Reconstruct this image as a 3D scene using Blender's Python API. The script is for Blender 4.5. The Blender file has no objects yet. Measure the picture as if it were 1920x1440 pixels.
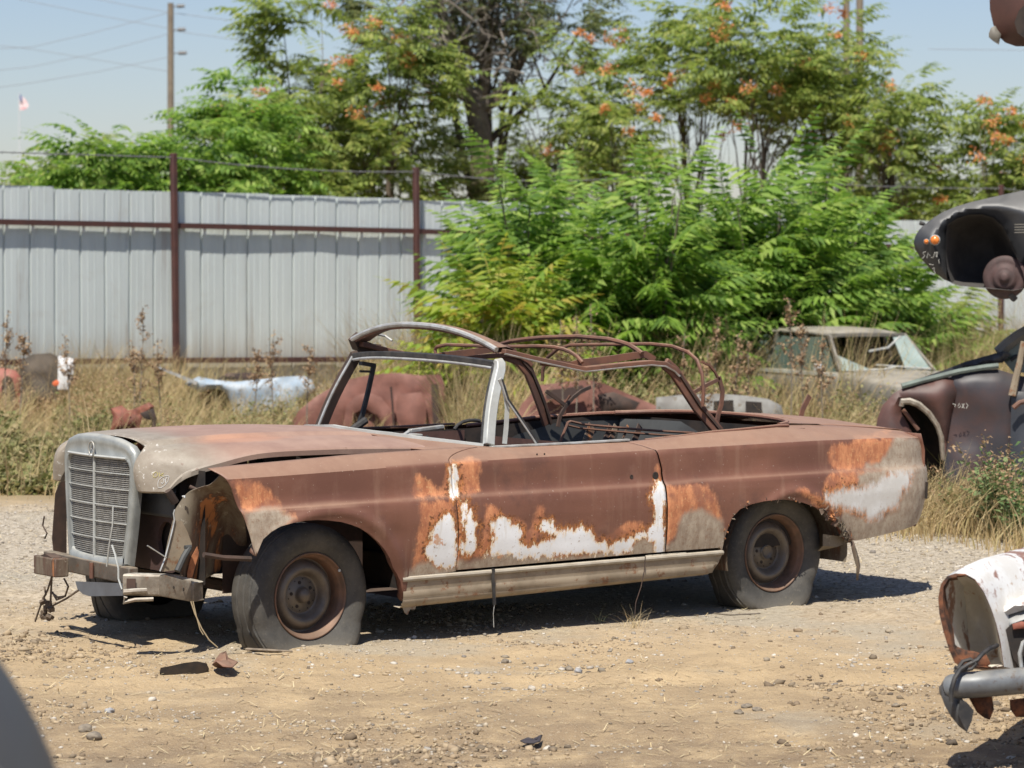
import bpy, math, random
import numpy as np
from mathutils import Vector, Matrix
random.seed(7); RNG = np.random.default_rng(11)
sc = bpy.context.scene
# ---------------------------------------------------------------- camera
CF = 5616.0
CAMP = np.array([-7.209, -11.915, 1.775])
_y, _p, _r = math.radians(36.71), math.radians(-2.56), math.radians(0.31)
_f = np.array([math.sin(_y)*math.cos(_p), math.cos(_y)*math.cos(_p), math.sin(_p)])
_rr = np.array([math.cos(_y), -math.sin(_y), 0.0]); _u = np.cross(_rr, _f)
_rr, _u = _rr*math.cos(_r)+_u*math.sin(_r), -_rr*math.sin(_r)+_u*math.cos(_r)
cam_d = bpy.data.cameras.new('camera'); cam = bpy.data.objects.new('camera', cam_d)
sc.collection.objects.link(cam)
M = Matrix(((_rr[0], _u[0], -_f[0], CAMP[0]), (_rr[1], _u[1], -_f[1], CAMP[1]), (_rr[2], _u[2], -_f[2], CAMP[2]), (0, 0, 0, 1)))
cam.matrix_world = M
cam_d.sensor_width = 36; cam_d.lens = CF/1920*36; cam_d.clip_end = 3000
cam_d.dof.use_dof = True; cam_d.dof.focus_distance = 12.9; cam_d.dof.aperture_fstop = 6.3
sc.camera = cam
# ---------------------------------------------------------------- sky, sun, exposure
SUN = Vector((-0.45, -0.38, 1.0)).normalized()
w = bpy.data.worlds.new('World'); sc.world = w; w.use_nodes = True
nt = w.node_tree; nt.nodes.clear()
sky = nt.nodes.new('ShaderNodeTexSky'); sky.sky_type = 'NISHITA'; sky.sun_disc = False
sky.sun_elevation = math.asin(SUN.z); sky.sun_rotation = math.atan2(SUN.x, SUN.y)
sky.altitude = 0; sky.air_density = 1.0; sky.dust_density = 0.5; sky.ozone_density = 3.0
bg = nt.nodes.new('ShaderNodeBackground'); bg.inputs[1].default_value = 0.074
wo = nt.nodes.new('ShaderNodeOutputWorld')
tint = nt.nodes.new('ShaderNodeMix'); tint.data_type = 'RGBA'; tint.blend_type = 'MULTIPLY'; tint.inputs[0].default_value = 1.0; tint.inputs[7].default_value = (0.98, 0.94, 1.03, 1)
nt.links.new(sky.outputs[0], tint.inputs[6]); nt.links.new(tint.outputs[2], bg.inputs[0]); nt.links.new(bg.outputs[0], wo.inputs[0])
sd = bpy.data.lights.new('sun', 'SUN'); sd.energy = 4.6; sd.angle = math.radians(0.53); sd.color = (1.0, 0.95, 0.86)
so = bpy.data.objects.new('sun', sd); sc.collection.objects.link(so)
so.rotation_euler = (-SUN).to_track_quat('-Z', 'Y').to_euler(); so.location = (0, 0, 30)
sc.view_settings.view_transform = 'Standard'; sc.view_settings.look = 'None'
sc.view_settings.exposure = 0.5; sc.view_settings.gamma = 1.0
sc.render.engine = 'CYCLES'
sc.cycles.max_bounces = 7; sc.cycles.transparent_max_bounces = 8
# ---------------------------------------------------------------- helpers
def ray(px, py): return _f + _rr*(px-960)/CF + _u*(720-py)/CF
def at(px, py, ax, val):
    d = ray(px, py); i = 'xyz'.index(ax); return CAMP + d*(val-CAMP[i])/d[i]
def atd(px, py, D): return CAMP + ray(px, py)*D
def base(px, D):
    p = atd(px, 600, D); return np.array([p[0], p[1], 0.0])
def lerp(a, b, t): return a+(b-a)*t
def ip(x, xs, ys): return float(np.interp(x, xs, ys))
def link(o): sc.collection.objects.link(o); return o
def tag(o, label=None, cat=None, group=None, kind=None):
    if label: o['label'] = label
    if cat: o['category'] = cat
    if group: o['group'] = group
    if kind: o['kind'] = kind
    return o
def empty(name, loc=(0, 0, 0), rz=0.0, label=None, cat=None, group=None):
    o = bpy.data.objects.new(name, None); o.location = loc; o.rotation_euler = (0, 0, rz); o.empty_display_size = 0.2
    link(o); return tag(o, label, cat, group)
def copy_tree(o, parent=None):
    c = o.copy(); link(c); c.parent = parent
    for ch in [x for x in bpy.data.objects if x.parent == o]: copy_tree(ch, c)
    return c
def rotm(rx=0, ry=0, rz=0):
    return np.array(Matrix.Rotation(rz, 3, 'Z') @ Matrix.Rotation(ry, 3, 'Y') @ Matrix.Rotation(rx, 3, 'X'))
class MB:
    def __init__(s): s.v = []; s.f = []
    def add(s, vs, fs):
        n = len(s.v); s.v.extend([tuple(map(float, p)) for p in vs]); s.f.extend([tuple(i+n for i in f) for f in fs]); return s
    def box(s, c, d, R=None, taper=1.0):
        hx, hy, hz = d[0]/2, d[1]/2, d[2]/2; c = np.array(c, float)
        P = [(-hx, -hy, -hz), (hx, -hy, -hz), (hx, hy, -hz), (-hx, hy, -hz), (-hx*taper, -hy*taper, hz), (hx*taper, -hy*taper, hz), (hx*taper, hy*taper, hz), (-hx*taper, hy*taper, hz)]
        P = np.array(P)
        if R is not None: P = P @ R.T
        return s.add(P+c, [(0, 3, 2, 1), (4, 5, 6, 7), (0, 1, 5, 4), (1, 2, 6, 5), (2, 3, 7, 6), (3, 0, 4, 7)])
    def tube(s, pts, r, n=8, caps=True, flat=None, up=None):
        P = np.array(pts, float); m = len(P)
        rs = [r]*m if np.isscalar(r) else list(r)
        T = np.gradient(P, axis=0); T /= np.linalg.norm(T, axis=1)[:, None]+1e-9
        a = np.array(up if up is not None else ((0, 0, 1) if abs(T[0][2]) < 0.9 else (1, 0, 0)), float)
        vs = []
        for i in range(m):
            b = np.cross(T[i], a); nb = np.linalg.norm(b)
            b = b/nb if nb > 1e-6 else np.array([1, 0, 0]); a2 = np.cross(b, T[i])
            if up is None: a = a2
            k = 1.0 if flat is None else flat
            for j in range(n):
                t = 2*math.pi*j/n; vs.append(P[i]+rs[i]*(math.cos(t)*b+math.sin(t)*a2*k))
        fs = [(i*n+j, i*n+(j+1) % n, (i+1)*n+(j+1) % n, (i+1)*n+j) for i in range(m-1) for j in range(n)]
        if caps: fs += [tuple(range(n-1, -1, -1)), tuple((m-1)*n+j for j in range(n))]
        return s.add(vs, fs)
    def bar(s, a, b, w, h, up=(0, 0, 1)):
        a = np.array(a, float); b = np.array(b, float); t = b-a; t /= np.linalg.norm(t)
        sx = np.cross(t, np.array(up, float)); sx /= np.linalg.norm(sx)+1e-9; uz = np.cross(sx, t)
        vs = [p+sx*w/2*i+uz*h/2*j for p in (a, b) for i, j in ((-1, -1), (1, -1), (1, 1), (-1, 1))]
        return s.add(vs, [(3, 2, 1, 0), (4, 5, 6, 7), (0, 1, 5, 4), (1, 2, 6, 5), (2, 3, 7, 6), (3, 0, 4, 7)])
    def ribbon(s, pts, w, h, up=(0, 0, 1)):
        P = np.array(pts, float); T = np.gradient(P, axis=0); vs = []
        for p, t in zip(P, T):
            t = t/np.linalg.norm(t); sx = np.cross(t, np.array(up, float)); sx /= np.linalg.norm(sx)+1e-9; uz = np.cross(sx, t)
            vs += [p+sx*w/2*i+uz*h/2*j for i, j in ((-1, -1), (1, -1), (1, 1), (-1, 1))]
        fs = [(i*4+j, i*4+(j+1) % 4, i*4+4+(j+1) % 4, i*4+4+j) for i in range(len(P)-1) for j in range(4)]
        fs += [(3, 2, 1, 0), tuple(4*len(P)-4+j for j in range(4))]
        return s.add(vs, fs)
    def lathe(s, prof, c, ax='y', n=48, arc=None):
        c = np.array(c, float); vs = []; m = len(prof)
        for k in range(n):
            t = 2*math.pi*k/n
            for r, h in prof:
                p = {'y': (r*math.cos(t), h, r*math.sin(t)), 'z': (r*math.cos(t), r*math.sin(t), h), 'x': (h, r*math.cos(t), r*math.sin(t))}[ax]
                vs.append(c+np.array(p))
        fs = [(k*m+i, ((k+1) % n)*m+i, ((k+1) % n)*m+i+1, k*m+i+1) for k in range(n) for i in range(m-1)]
        return s.add(vs, fs)
    def grid(s, G, flip=False):
        G = np.array(G, float); a, b = G.shape[:2]
        fs = [(i*b+j, i*b+j+1, (i+1)*b+j+1, (i+1)*b+j) for i in range(a-1) for j in range(b-1)]
        if flip: fs = [f[::-1] for f in fs]
        return s.add(G.reshape(-1, 3), fs)
    def plate(s, poly, n, th):
        poly = [np.array(p, float) for p in poly]; n = np.array(n, float)*th; k = len(poly)
        vs = poly+[p+n for p in poly]
        return s.add(vs, [tuple(range(k-1, -1, -1)), tuple(range(k, 2*k))]+[(i, (i+1) % k, k+(i+1) % k, k+i) for i in range(k)])
    def build(s, name, mat, parent=None, smooth=True, solid=0.0, bevel=0.0, sub=0, auto=True, off=-1):
        me = bpy.data.meshes.new(name); me.from_pydata(s.v, [], s.f); me.update()
        o = bpy.data.objects.new(name, me); link(o)
        for m_ in (mat if isinstance(mat, (list, tuple)) else [mat]): me.materials.append(m_)
        if parent is not None: o.parent = parent
        if smooth:
            me.polygons.foreach_set('use_smooth', [True]*len(me.polygons))
            if auto: me.set_sharp_from_angle(angle=math.radians(38))
        if solid: m = o.modifiers.new('solid', 'SOLIDIFY'); m.thickness = solid; m.offset = off
        if bevel: m = o.modifiers.new('bevel', 'BEVEL'); m.width = bevel; m.segments = 2; m.limit_method = 'ANGLE'
        if sub: m = o.modifiers.new('sub', 'SUBSURF'); m.levels = sub; m.render_levels = sub
        return o
def npmesh(name, V, F, mat, parent=None, smooth=False):
    V = np.asarray(V, np.float32).reshape(-1, 3); F = np.asarray(F, np.int32); k = F.shape[1]
    me = bpy.data.meshes.new(name); me.vertices.add(len(V)); me.vertices.foreach_set('co', V.ravel())
    me.loops.add(F.size); me.loops.foreach_set('vertex_index', F.ravel())
    me.polygons.add(len(F)); me.polygons.foreach_set('loop_start', np.arange(0, F.size, k, dtype=np.int32))
    try: me.polygons.foreach_set('loop_total', np.full(len(F), k, np.int32))
    except Exception: pass
    me.update(calc_edges=True); me.validate()
    for m_ in (mat if isinstance(mat, (list, tuple)) else [mat]): me.materials.append(m_)
    if smooth: me.polygons.foreach_set('use_smooth', [True]*len(me.polygons))
    o = bpy.data.objects.new(name, me); link(o)
    if parent is not None: o.parent = parent
    return o
_H = RNG.random((256, 256))
def vnoise(x, y):
    x = np.asarray(x, float); y = np.asarray(y, float); xi = np.floor(x).astype(int); yi = np.floor(y).astype(int)
    fx = x-xi; fy = y-yi; fx = fx*fx*(3-2*fx); fy = fy*fy*(3-2*fy)
    h = lambda a, b: _H[a % 256, b % 256]
    return lerp(lerp(h(xi, yi), h(xi+1, yi), fx), lerp(h(xi, yi+1), h(xi+1, yi+1), fx), fy)
def fbm(x, y, o=4):
    s = 0; a = 0.5
    for k in range(o): s = s+a*vnoise(x*2**k+17*k, y*2**k+31*k); a *= 0.5
    return s
# ---------------------------------------------------------------- materials
def newmat(name):
    m = bpy.data.materials.new(name); m.use_nodes = True; nt = m.node_tree; nt.nodes.clear()
    out = nt.nodes.new('ShaderNodeOutputMaterial'); b = nt.nodes.new('ShaderNodeBsdfPrincipled'); nt.links.new(b.outputs[0], out.inputs[0])
    return m, nt, b, out
def N(nt, t, **kw):
    n = nt.nodes.new(t)
    for k, v in kw.items():
        if k.startswith('i_'): n.inputs[k[2:]].default_value = v
        elif k.startswith('n_'): n.inputs[int(k[2:])].default_value = v
        else: setattr(n, k, v)
    return n
def noise(nt, vec, scale, detail=5, rough=0.6, dist=0.0):
    n = N(nt, 'ShaderNodeTexNoise'); n.inputs['Scale'].default_value = scale; n.inputs['Detail'].default_value = detail
    n.inputs['Roughness'].default_value = rough; n.inputs['Distortion'].default_value = dist
    nt.links.new(vec, n.inputs['Vector']); return n.outputs['Fac']
def mixc(nt, fac, a, b, mode='MIX'):
    n = nt.nodes.new('ShaderNodeMix'); n.data_type = 'RGBA'; n.blend_type = mode
    for sock, v in ((n.inputs[0], fac), (n.inputs[6], a), (n.inputs[7], b)):
        if isinstance(v, bpy.types.NodeSocket): nt.links.new(v, sock)
        elif isinstance(v, (int, float)): sock.default_value = v
        else: sock.default_value = (*v, 1)
    return n.outputs[2]
def mth(nt, op, a, b=None, c=None, clamp=False):
    n = nt.nodes.new('ShaderNodeMath'); n.operation = op; n.use_clamp = clamp
    for i, v in enumerate((a, b, c)):
        if v is None: continue
        if isinstance(v, bpy.types.NodeSocket): nt.links.new(v, n.inputs[i])
        else: n.inputs[i].default_value = v
    return n.outputs[0]
def ramp(nt, v, lo, hi, a=0.0, b=1.0, smooth=True):
    n = nt.nodes.new('ShaderNodeMapRange'); n.interpolation_type = 'SMOOTHSTEP' if smooth else 'LINEAR'
    nt.links.new(v, n.inputs[0])
    for i, x in enumerate((lo, hi, a, b)): n.inputs[1+i].default_value = x
    return n.outputs[0]
def objco(nt, world=False):
    if world: return nt.nodes.new('ShaderNodeNewGeometry').outputs['Position']
    return nt.nodes.new('ShaderNodeTexCoord').outputs['Object']
def bump(nt, b, h, strength=0.3, dist=0.01):
    n = nt.nodes.new('ShaderNodeBump'); n.inputs['Strength'].default_value = strength; n.inputs['Distance'].default_value = dist
    nt.links.new(h, n.inputs['Height']); nt.links.new(n.outputs[0], b.inputs['Normal'])
def simple(name, c1, c2=None, scale=8.0, rough=0.7, metal=0.0, bmp=0.0, bs=40.0, spots=None, lo=0.35, hi=0.65, spec=0.5):
    m, nt, b, out = newmat(name); v = objco(nt)
    b.inputs['Roughness'].default_value = rough; b.inputs['Metallic'].default_value = metal; b.inputs['Specular IOR Level'].default_value = spec
    col = None
    if c2 is not None:
        f = ramp(nt, noise(nt, v, scale, 8, 0.65), lo, hi); col = mixc(nt, f, c1, c2)
        if spots is not None:
            f2 = ramp(nt, noise(nt, v, scale*2.7, 8, 0.7), 0.56, 0.64); col = mixc(nt, f2, col, spots)
        nt.links.new(col, b.inputs['Base Color'])
    else: b.inputs['Base Color'].default_value = (*c1, 1)
    if bmp: bump(nt, b, noise(nt, v, bs, 6, 0.6), bmp, 0.004)
    return m
def dusty(name, c1, c2, dust, amount=0.6, scale=5.0, rough=0.6, metal=0.0, spots=None):
    """old paint or bare steel with dust lying on what faces up"""
    m, nt, b, out = newmat(name); v = objco(nt)
    f = ramp(nt, noise(nt, v, scale, 8, 0.65), 0.35, 0.65); col = mixc(nt, f, c1, c2)
    if spots is not None:
        col = mixc(nt, ramp(nt, noise(nt, v, scale*2.3, 9, 0.75), 0.55, 0.63), col, spots)
    g = nt.nodes.new('ShaderNodeNewGeometry'); sx = nt.nodes.new('ShaderNodeSeparateXYZ'); nt.links.new(g.outputs['Normal'], sx.inputs[0])
    up = ramp(nt, sx.outputs[2], 0.25, 0.95, 0.0, amount)
    up = mth(nt, 'MULTIPLY', up, ramp(nt, noise(nt, v, scale*1.5, 6, 0.6), 0.25, 0.6))
    col = mixc(nt, up, col, dust); nt.links.new(col, b.inputs['Base Color'])
    nt.links.new(ramp(nt, up, 0, 1, rough, 0.9), b.inputs['Roughness']); b.inputs['Metallic'].default_value = metal
    bump(nt, b, noise(nt, v, 60, 6, 0.6), 0.12, 0.003)
    return m
BROWN = (0.190, 0.083, 0.053); BROWN2 = (0.140, 0.060, 0.040); DUST = (0.40, 0.31, 0.22)
M_rust = dusty('rusted_steel', (0.17, 0.075, 0.045), (0.10, 0.05, 0.036), (0.33, 0.22, 0.15), 0.5, 9, 0.75)
M_rustdk = dusty('dark_rusted_steel', (0.07, 0.040, 0.028), (0.035, 0.024, 0.019), (0.16, 0.11, 0.08), 0.4, 9, 0.8)
M_black = simple('black_rubber_seal', (0.018, 0.018, 0.019), (0.05, 0.045, 0.04), 20, 0.6)
M_dark = simple('shaded_interior_black', (0.012, 0.010, 0.009), (0.035, 0.024, 0.018), 10, 0.85)  # near-black colour paints in the shade of holes, gaps, wells and interiors
M_alu = dusty('weathered_chrome_trim', (0.50, 0.51, 0.50), (0.33, 0.32, 0.29), (0.52, 0.46, 0.36), 0.4, 14, 0.42, 0.35)
M_alu2 = dusty('dusty_pale_metal', (0.50, 0.52, 0.50), (0.38, 0.385, 0.36), (0.6, 0.55, 0.47), 0.35, 6, 0.5, 0.1)
# ================================================================ the rusty convertible
def sdf(poly, X, Z):
    """signed distance, positive inside"""
    P = np.array(poly, float); Q = np.roll(P, -1, axis=0); d = np.full(X.shape, 1e9); ins = np.zeros(X.shape, bool)
    for (ax_, az), (bx, bz) in zip(P, Q):
        ex, ez = bx-ax_, bz-az; t = np.clip(((X-ax_)*ex+(Z-az)*ez)/(ex*ex+ez*ez+1e-12), 0, 1)
        d = np.minimum(d, np.hypot(X-ax_-t*ex, Z-az-t*ez))
        c = ((az > Z) != (bz > Z)) & (X < (bx-ax_)*(Z-az)/(bz-az+1e-12)+ax_); ins ^= c
    return np.where(ins, d, -d)
def zpoly(k, ox, oy, pts): return [tuple(at(x/k+ox, y/k+oy, 'y', -0.9)[[0, 2]]) for x, y in pts]
z5 = lambda p: zpoly(3.4288, 840, 820, p)
z4 = lambda p: zpoly(3.428, 400, 820, p)
z6 = lambda p: zpoly(3.0968, 1300, 760, p)
WHITE = {'door': [z5([(250,755),(300,640),(300,560),(345,520),(385,530),(400,560),(440,580),(470,620),(455,690),(520,700),(600,690),(660,670),(690,640),(640,600),(590,580),(610,545),(650,550),(700,590),(720,630),(780,600),(840,590),(900,600),(920,650),(960,680),(1040,690),(1120,660),(1200,640),(1290,600),(1330,560),(1340,480),(1330,420),(1310,380),(1340,330),(1345,285),(1385,285),(1392,330),(1390,420),(1385,560),(1375,640),(1395,740),(1330,745),(1320,680),(1270,640),(1220,650),(1190,690),(1165,735),(1000,745),(800,745),(640,765),(480,770),(440,745),(260,755)]),
    z5([(95,420),(120,430),(130,500),(150,460),(155,540),(190,560),(160,600),(180,640),(185,700),(140,740),(95,745),(90,690),(115,650),(115,540),(90,500)]), z5([(36,190),(55,240),(68,330),(60,372),(36,372)])],
 'fender': [z4([(1430,560),(1500,510),(1545,520),(1555,620),(1560,760),(1555,835),(1470,840),(1400,790),(1370,740),(1400,660)]), z4([(1532,200),(1545,240),(1550,380),(1536,380)])],
 'quarter': [z6([(770,520),(850,490),(1000,475),(1070,450),(1100,410),(1160,385),(1240,376),(1275,385),(1270,450),(1220,510),(1190,560),(1170,610),(1100,620),(1070,660),(1020,670),(975,665),(1000,640),(970,620),(880,610),(830,590),(760,560)])]}
ORANGE = {'door': [z5([(20,165),(150,125),(205,160),(195,250),(205,340),(130,375),(60,370),(30,250)]), z5([(30,380),(110,400),(95,420),(90,500),(90,745),(70,840),(40,800)]),
    z5([(240,430),(290,440),(350,490),(395,530),(345,520),(300,560),(300,640),(250,755),(260,780),(90,780),(90,745),(140,740),(190,700),(240,600)]),
    z5([(585,450),(612,460),(605,540),(600,600),(560,650),(520,690),(480,690),(500,640),(540,580)]), z5([(400,520),(470,540),(500,590),(480,620),(430,570)]),
    z5([(1085,600),(1160,540),(1240,540),(1300,580),(1320,480),(1305,380),(1335,300),(1345,180),(1395,200),(1395,330),(1340,560),(1200,650),(1100,660)]), z5([(700,600),(740,630),(860,580),(905,600),(950,680),(1050,700),(1060,640),(1000,660),(950,650),(910,590),(820,570),(740,610)])],
 'quarter': [z5([(1400,320),(1560,315),(1660,320),(1710,380),(1740,470),(1755,540),(1690,500),(1600,480),(1520,500),(1480,560),(1470,620),(1400,690)]),
    z6([(775,280),(810,240),(850,220),(950,205),(1100,190),(1240,195),(1200,260),(1100,330),(960,365),(820,375),(790,330)]), z6([(930,195),(1040,180),(1130,135),(1150,150),(1090,185),(1000,205)]),
    z6([(790,400),(900,390),(1100,400),(1110,440),(960,480),(770,520),(745,530),(770,450)]), z6([(610,490),(660,476),(720,520),(750,560),(800,640),(860,690),(700,570),(640,525)])],
 'fender': [z4([(1300,250),(1360,250),(1400,300),(1440,330),(1480,330),(1500,200),(1530,165),(1545,390),(1300,385)]), z4([(1330,430),(1540,390),(1560,560),(1560,860),(1280,870),(1300,650),(1340,560)]),
    z4([(140,290),(290,300),(370,355),(400,410),(425,470),(300,480),(180,485)]), z4([(420,470),(520,510),(470,560),(400,520)])]}
BARE = {'door': [z5([(60,860),(60,800),(250,765),(440,750),(480,775),(640,770),(800,750),(1165,745),(1180,690),(1215,650),(1270,640),(1320,680),(1330,740),(1370,640),(1405,640),(1405,780),(1000,810)])],
 'quarter': [z5([(1400,700),(1450,680),(1470,620),(1480,560),(1520,490),(1600,470),(1690,500),(1755,540),(1790,640),(1790,720),(1400,760)]),
    z6([(1180,190),(1410,180),(1410,700),(940,810),(870,700),(850,690),(870,620),(960,640),(1000,680),(1080,670),(1180,610),(1270,450),(1280,390),(1120,380),(1100,450),(960,470),(960,400),(1090,380),(1000,350),(1080,330)])],
 'fender': [z4([(1240,860),(1380,800),(1450,860),(1570,840),(1570,900),(1230,920)]), z4([(190,480),(420,470),(520,520),(450,575),(340,655),(270,775),(225,640)])]}
def paint_attrs(o, key):
    me = o.data; n = len(me.vertices); co = np.zeros(n*3); me.vertices.foreach_get('co', co); co = co.reshape(-1, 3)
    dv = co-CAMP; tt_ = (-0.9-CAMP[1])/dv[:, 1]; co = np.where((co[:, 1] < 0)[:, None], CAMP+dv*tt_[:, None], co)
    for nm, D in (('pw', WHITE), ('po', ORANGE), ('pb', BARE)):
        v = np.full(n, -0.3)
        for poly in D.get(key, []): v = np.maximum(v, sdf(poly, co[:, 0], co[:, 2]))
        a = me.attributes.new(nm, 'FLOAT', 'POINT'); a.data.foreach_set('value', v.astype(np.float32))
def make_paint():
    m, nt, b, out = newmat('faded_brown_paint_with_rust'); v = objco(nt); L = nt.links
    at_ = {}
    for k in ('pw', 'po', 'pb'):
        n = N(nt, 'ShaderNodeAttribute'); n.attribute_name = k; at_[k] = n.outputs['Fac']
    st = N(nt, 'ShaderNodeMapping'); st.inputs['Scale'].default_value = (1.4, 1.4, 0.55); L.new(v, st.inputs[0])
    n1 = noise(nt, st.outputs[0], 19, 10, 0.76); n2 = noise(nt, v, 5, 7, 0.65); n3 = noise(nt, v, 55, 6, 0.7); n4 = noise(nt, v, 2.2, 3, 0.5)
    rm0 = N(nt, 'ShaderNodeMapping'); rm0.inputs['Scale'].default_value = (30, 30, 3.0); L.new(v, rm0.inputs[0]); rn0 = noise(nt, rm0.outputs[0], 1.0, 5, .6)
    j1 = mth(nt, 'MULTIPLY', mth(nt, 'SUBTRACT', n1, 0.43), 0.17)
    j3 = mth(nt, 'MULTIPLY', mth(nt, 'SUBTRACT', n3, 0.5), 0.03)
    W = mth(nt, 'ADD', mth(nt, 'ADD', at_['pw'], j1), j3)
    sX0 = N(nt, 'ShaderNodeSeparateXYZ'); L.new(v, sX0.inputs[0]); soft = ramp(nt, sX0.outputs[0], 2.5, 2.8); wm = mth(nt, 'ADD', mth(nt, 'MULTIPLY', ramp(nt, W, 0.0, 0.008), mth(nt, 'SUBTRACT', 1.0, soft)), mth(nt, 'MULTIPLY', ramp(nt, W, -0.012, 0.045), soft))
    j2 = mth(nt, 'MULTIPLY', mth(nt, 'SUBTRACT', n2, 0.5), 0.10)
    O = mth(nt, 'ADD', mth(nt, 'ADD', at_['po'], j2), j3)
    om = ramp(nt, mth(nt, 'ADD', O, mth(nt, 'MULTIPLY', j1, 0.35)), -0.012, 0.016)
    ob = ramp(nt, mth(nt, 'ADD', W, mth(nt, 'MULTIPLY', mth(nt, 'SUBTRACT', n3, 0.45), 0.14)), -0.022, 0.0)
    B = mth(nt, 'ADD', mth(nt, 'ADD', at_['pb'], j2), j3); bm = ramp(nt, B, -0.02, 0.02)
    brown = mixc(nt, ramp(nt, n4, 0.3, 0.7), BROWN, BROWN2)
    brown = mixc(nt, mth(nt, 'MULTIPLY', ramp(nt, n2, 0.55, 0.75), 0.35), brown, (0.27, 0.15, 0.11))
    brown = mixc(nt, ramp(nt, noise(nt, v, 90, 3, 0.5), 0.70, 0.74), brown, (0.42, 0.33, 0.27))
    orange = mixc(nt, ramp(nt, n1, 0.36, 0.66), (0.37, 0.135, 0.065), (0.62, 0.27, 0.125))
    orange = mixc(nt, ramp(nt, n3, 0.56, 0.66, 0, .6), orange, (0.64, 0.38, 0.18)); orange = mixc(nt, ramp(nt, n2, .5, .62, 0, .7), orange, (0.24, 0.10, 0.065))
    rustb = mixc(nt, ramp(nt, n3, 0.4, 0.6), (0.52, 0.20, 0.05), (0.13, 0.05, 0.025))
    bare = mixc(nt, ramp(nt, n1, 0.35, 0.65), (0.41, 0.345, 0.265), (0.27, 0.205, 0.15))
    bare = mixc(nt, mth(nt, 'MULTIPLY', ramp(nt, n3, 0.54, 0.62), 0.45), bare, (0.20, 0.10, 0.05))
    white = mixc(nt, ramp(nt, n2, 0.3, 0.7), (0.80, 0.82, 0.84), (0.68, 0.69, 0.69)); white = mixc(nt, mth(nt, 'MULTIPLY', ramp(nt, W, 0.03, 0.0), ramp(nt, n3, .42, .56)), white, (0.74, 0.50, 0.22))
    white = mixc(nt, ramp(nt, n2, 0.64, 0.67, 0, .85), white, (0.50, 0.22, 0.09)); white = mixc(nt, ramp(nt, rn0, 0.58, 0.66, 0, .35), white, (0.55, 0.50, 0.42)); white = mixc(nt, ramp(nt, mth(nt, 'ADD', n3, mth(nt, 'MULTIPLY', n1, 0.5)), 0.87, 0.93), white, (0.32, 0.22, 0.14))
    rm = N(nt, 'ShaderNodeMapping'); rm.inputs['Scale'].default_value = (14, 14, 1.3); L.new(v, rm.inputs[0]); rn = noise(nt, rm.outputs[0], 1.0, 6, .6)
    brown = mixc(nt, mth(nt, 'MULTIPLY', ramp(nt, rn, .52, .72), .5), brown, (0.25, 0.14, 0.095)); brown = mixc(nt, mth(nt, 'MULTIPLY', ramp(nt, noise(nt, v, 3.1, 9, .7), .54, .66), .6), brown, (0.105, 0.050, 0.036))
    sX = N(nt, 'ShaderNodeSeparateXYZ'); L.new(v, sX.inputs[0]); white = mixc(nt, mth(nt, 'MULTIPLY', ramp(nt, sX.outputs[0], 2.7, 3.0), ramp(nt, n2, .35, .6, .45, .85)), white, (0.52, 0.50, 0.46))
    c = mixc(nt, om, brown, orange); c = mixc(nt, ob, c, rustb); c = mixc(nt, bm, c, bare); c = mixc(nt, wm, c, white)
    g = N(nt, 'ShaderNodeNewGeometry'); sx = N(nt, 'ShaderNodeSeparateXYZ'); L.new(g.outputs['Normal'], sx.inputs[0])
    up = mth(nt, 'MULTIPLY', ramp(nt, sx.outputs[2], 0.3, 0.95, 0, 0.62), ramp(nt, n2, 0.2, 0.6, 0.6, 1.0))
    c = mixc(nt, up, c, (0.36, 0.235, 0.16)); L.new(c, b.inputs['Base Color'])
    L.new(ramp(nt, n1, 0.3, 0.7, 0.48, 0.68), b.inputs['Roughness']); b.inputs['Specular IOR Level'].default_value = 0.45
    h = mth(nt, 'ADD', mth(nt, 'MULTIPLY', wm, 0.25), mth(nt, 'ADD', mth(nt, 'MULTIPLY', n3, 0.25), mth(nt, 'MULTIPLY', n4, 1.6)))
    bump(nt, b, h, 0.34, 0.010); return m
M_paint = make_paint()
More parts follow.
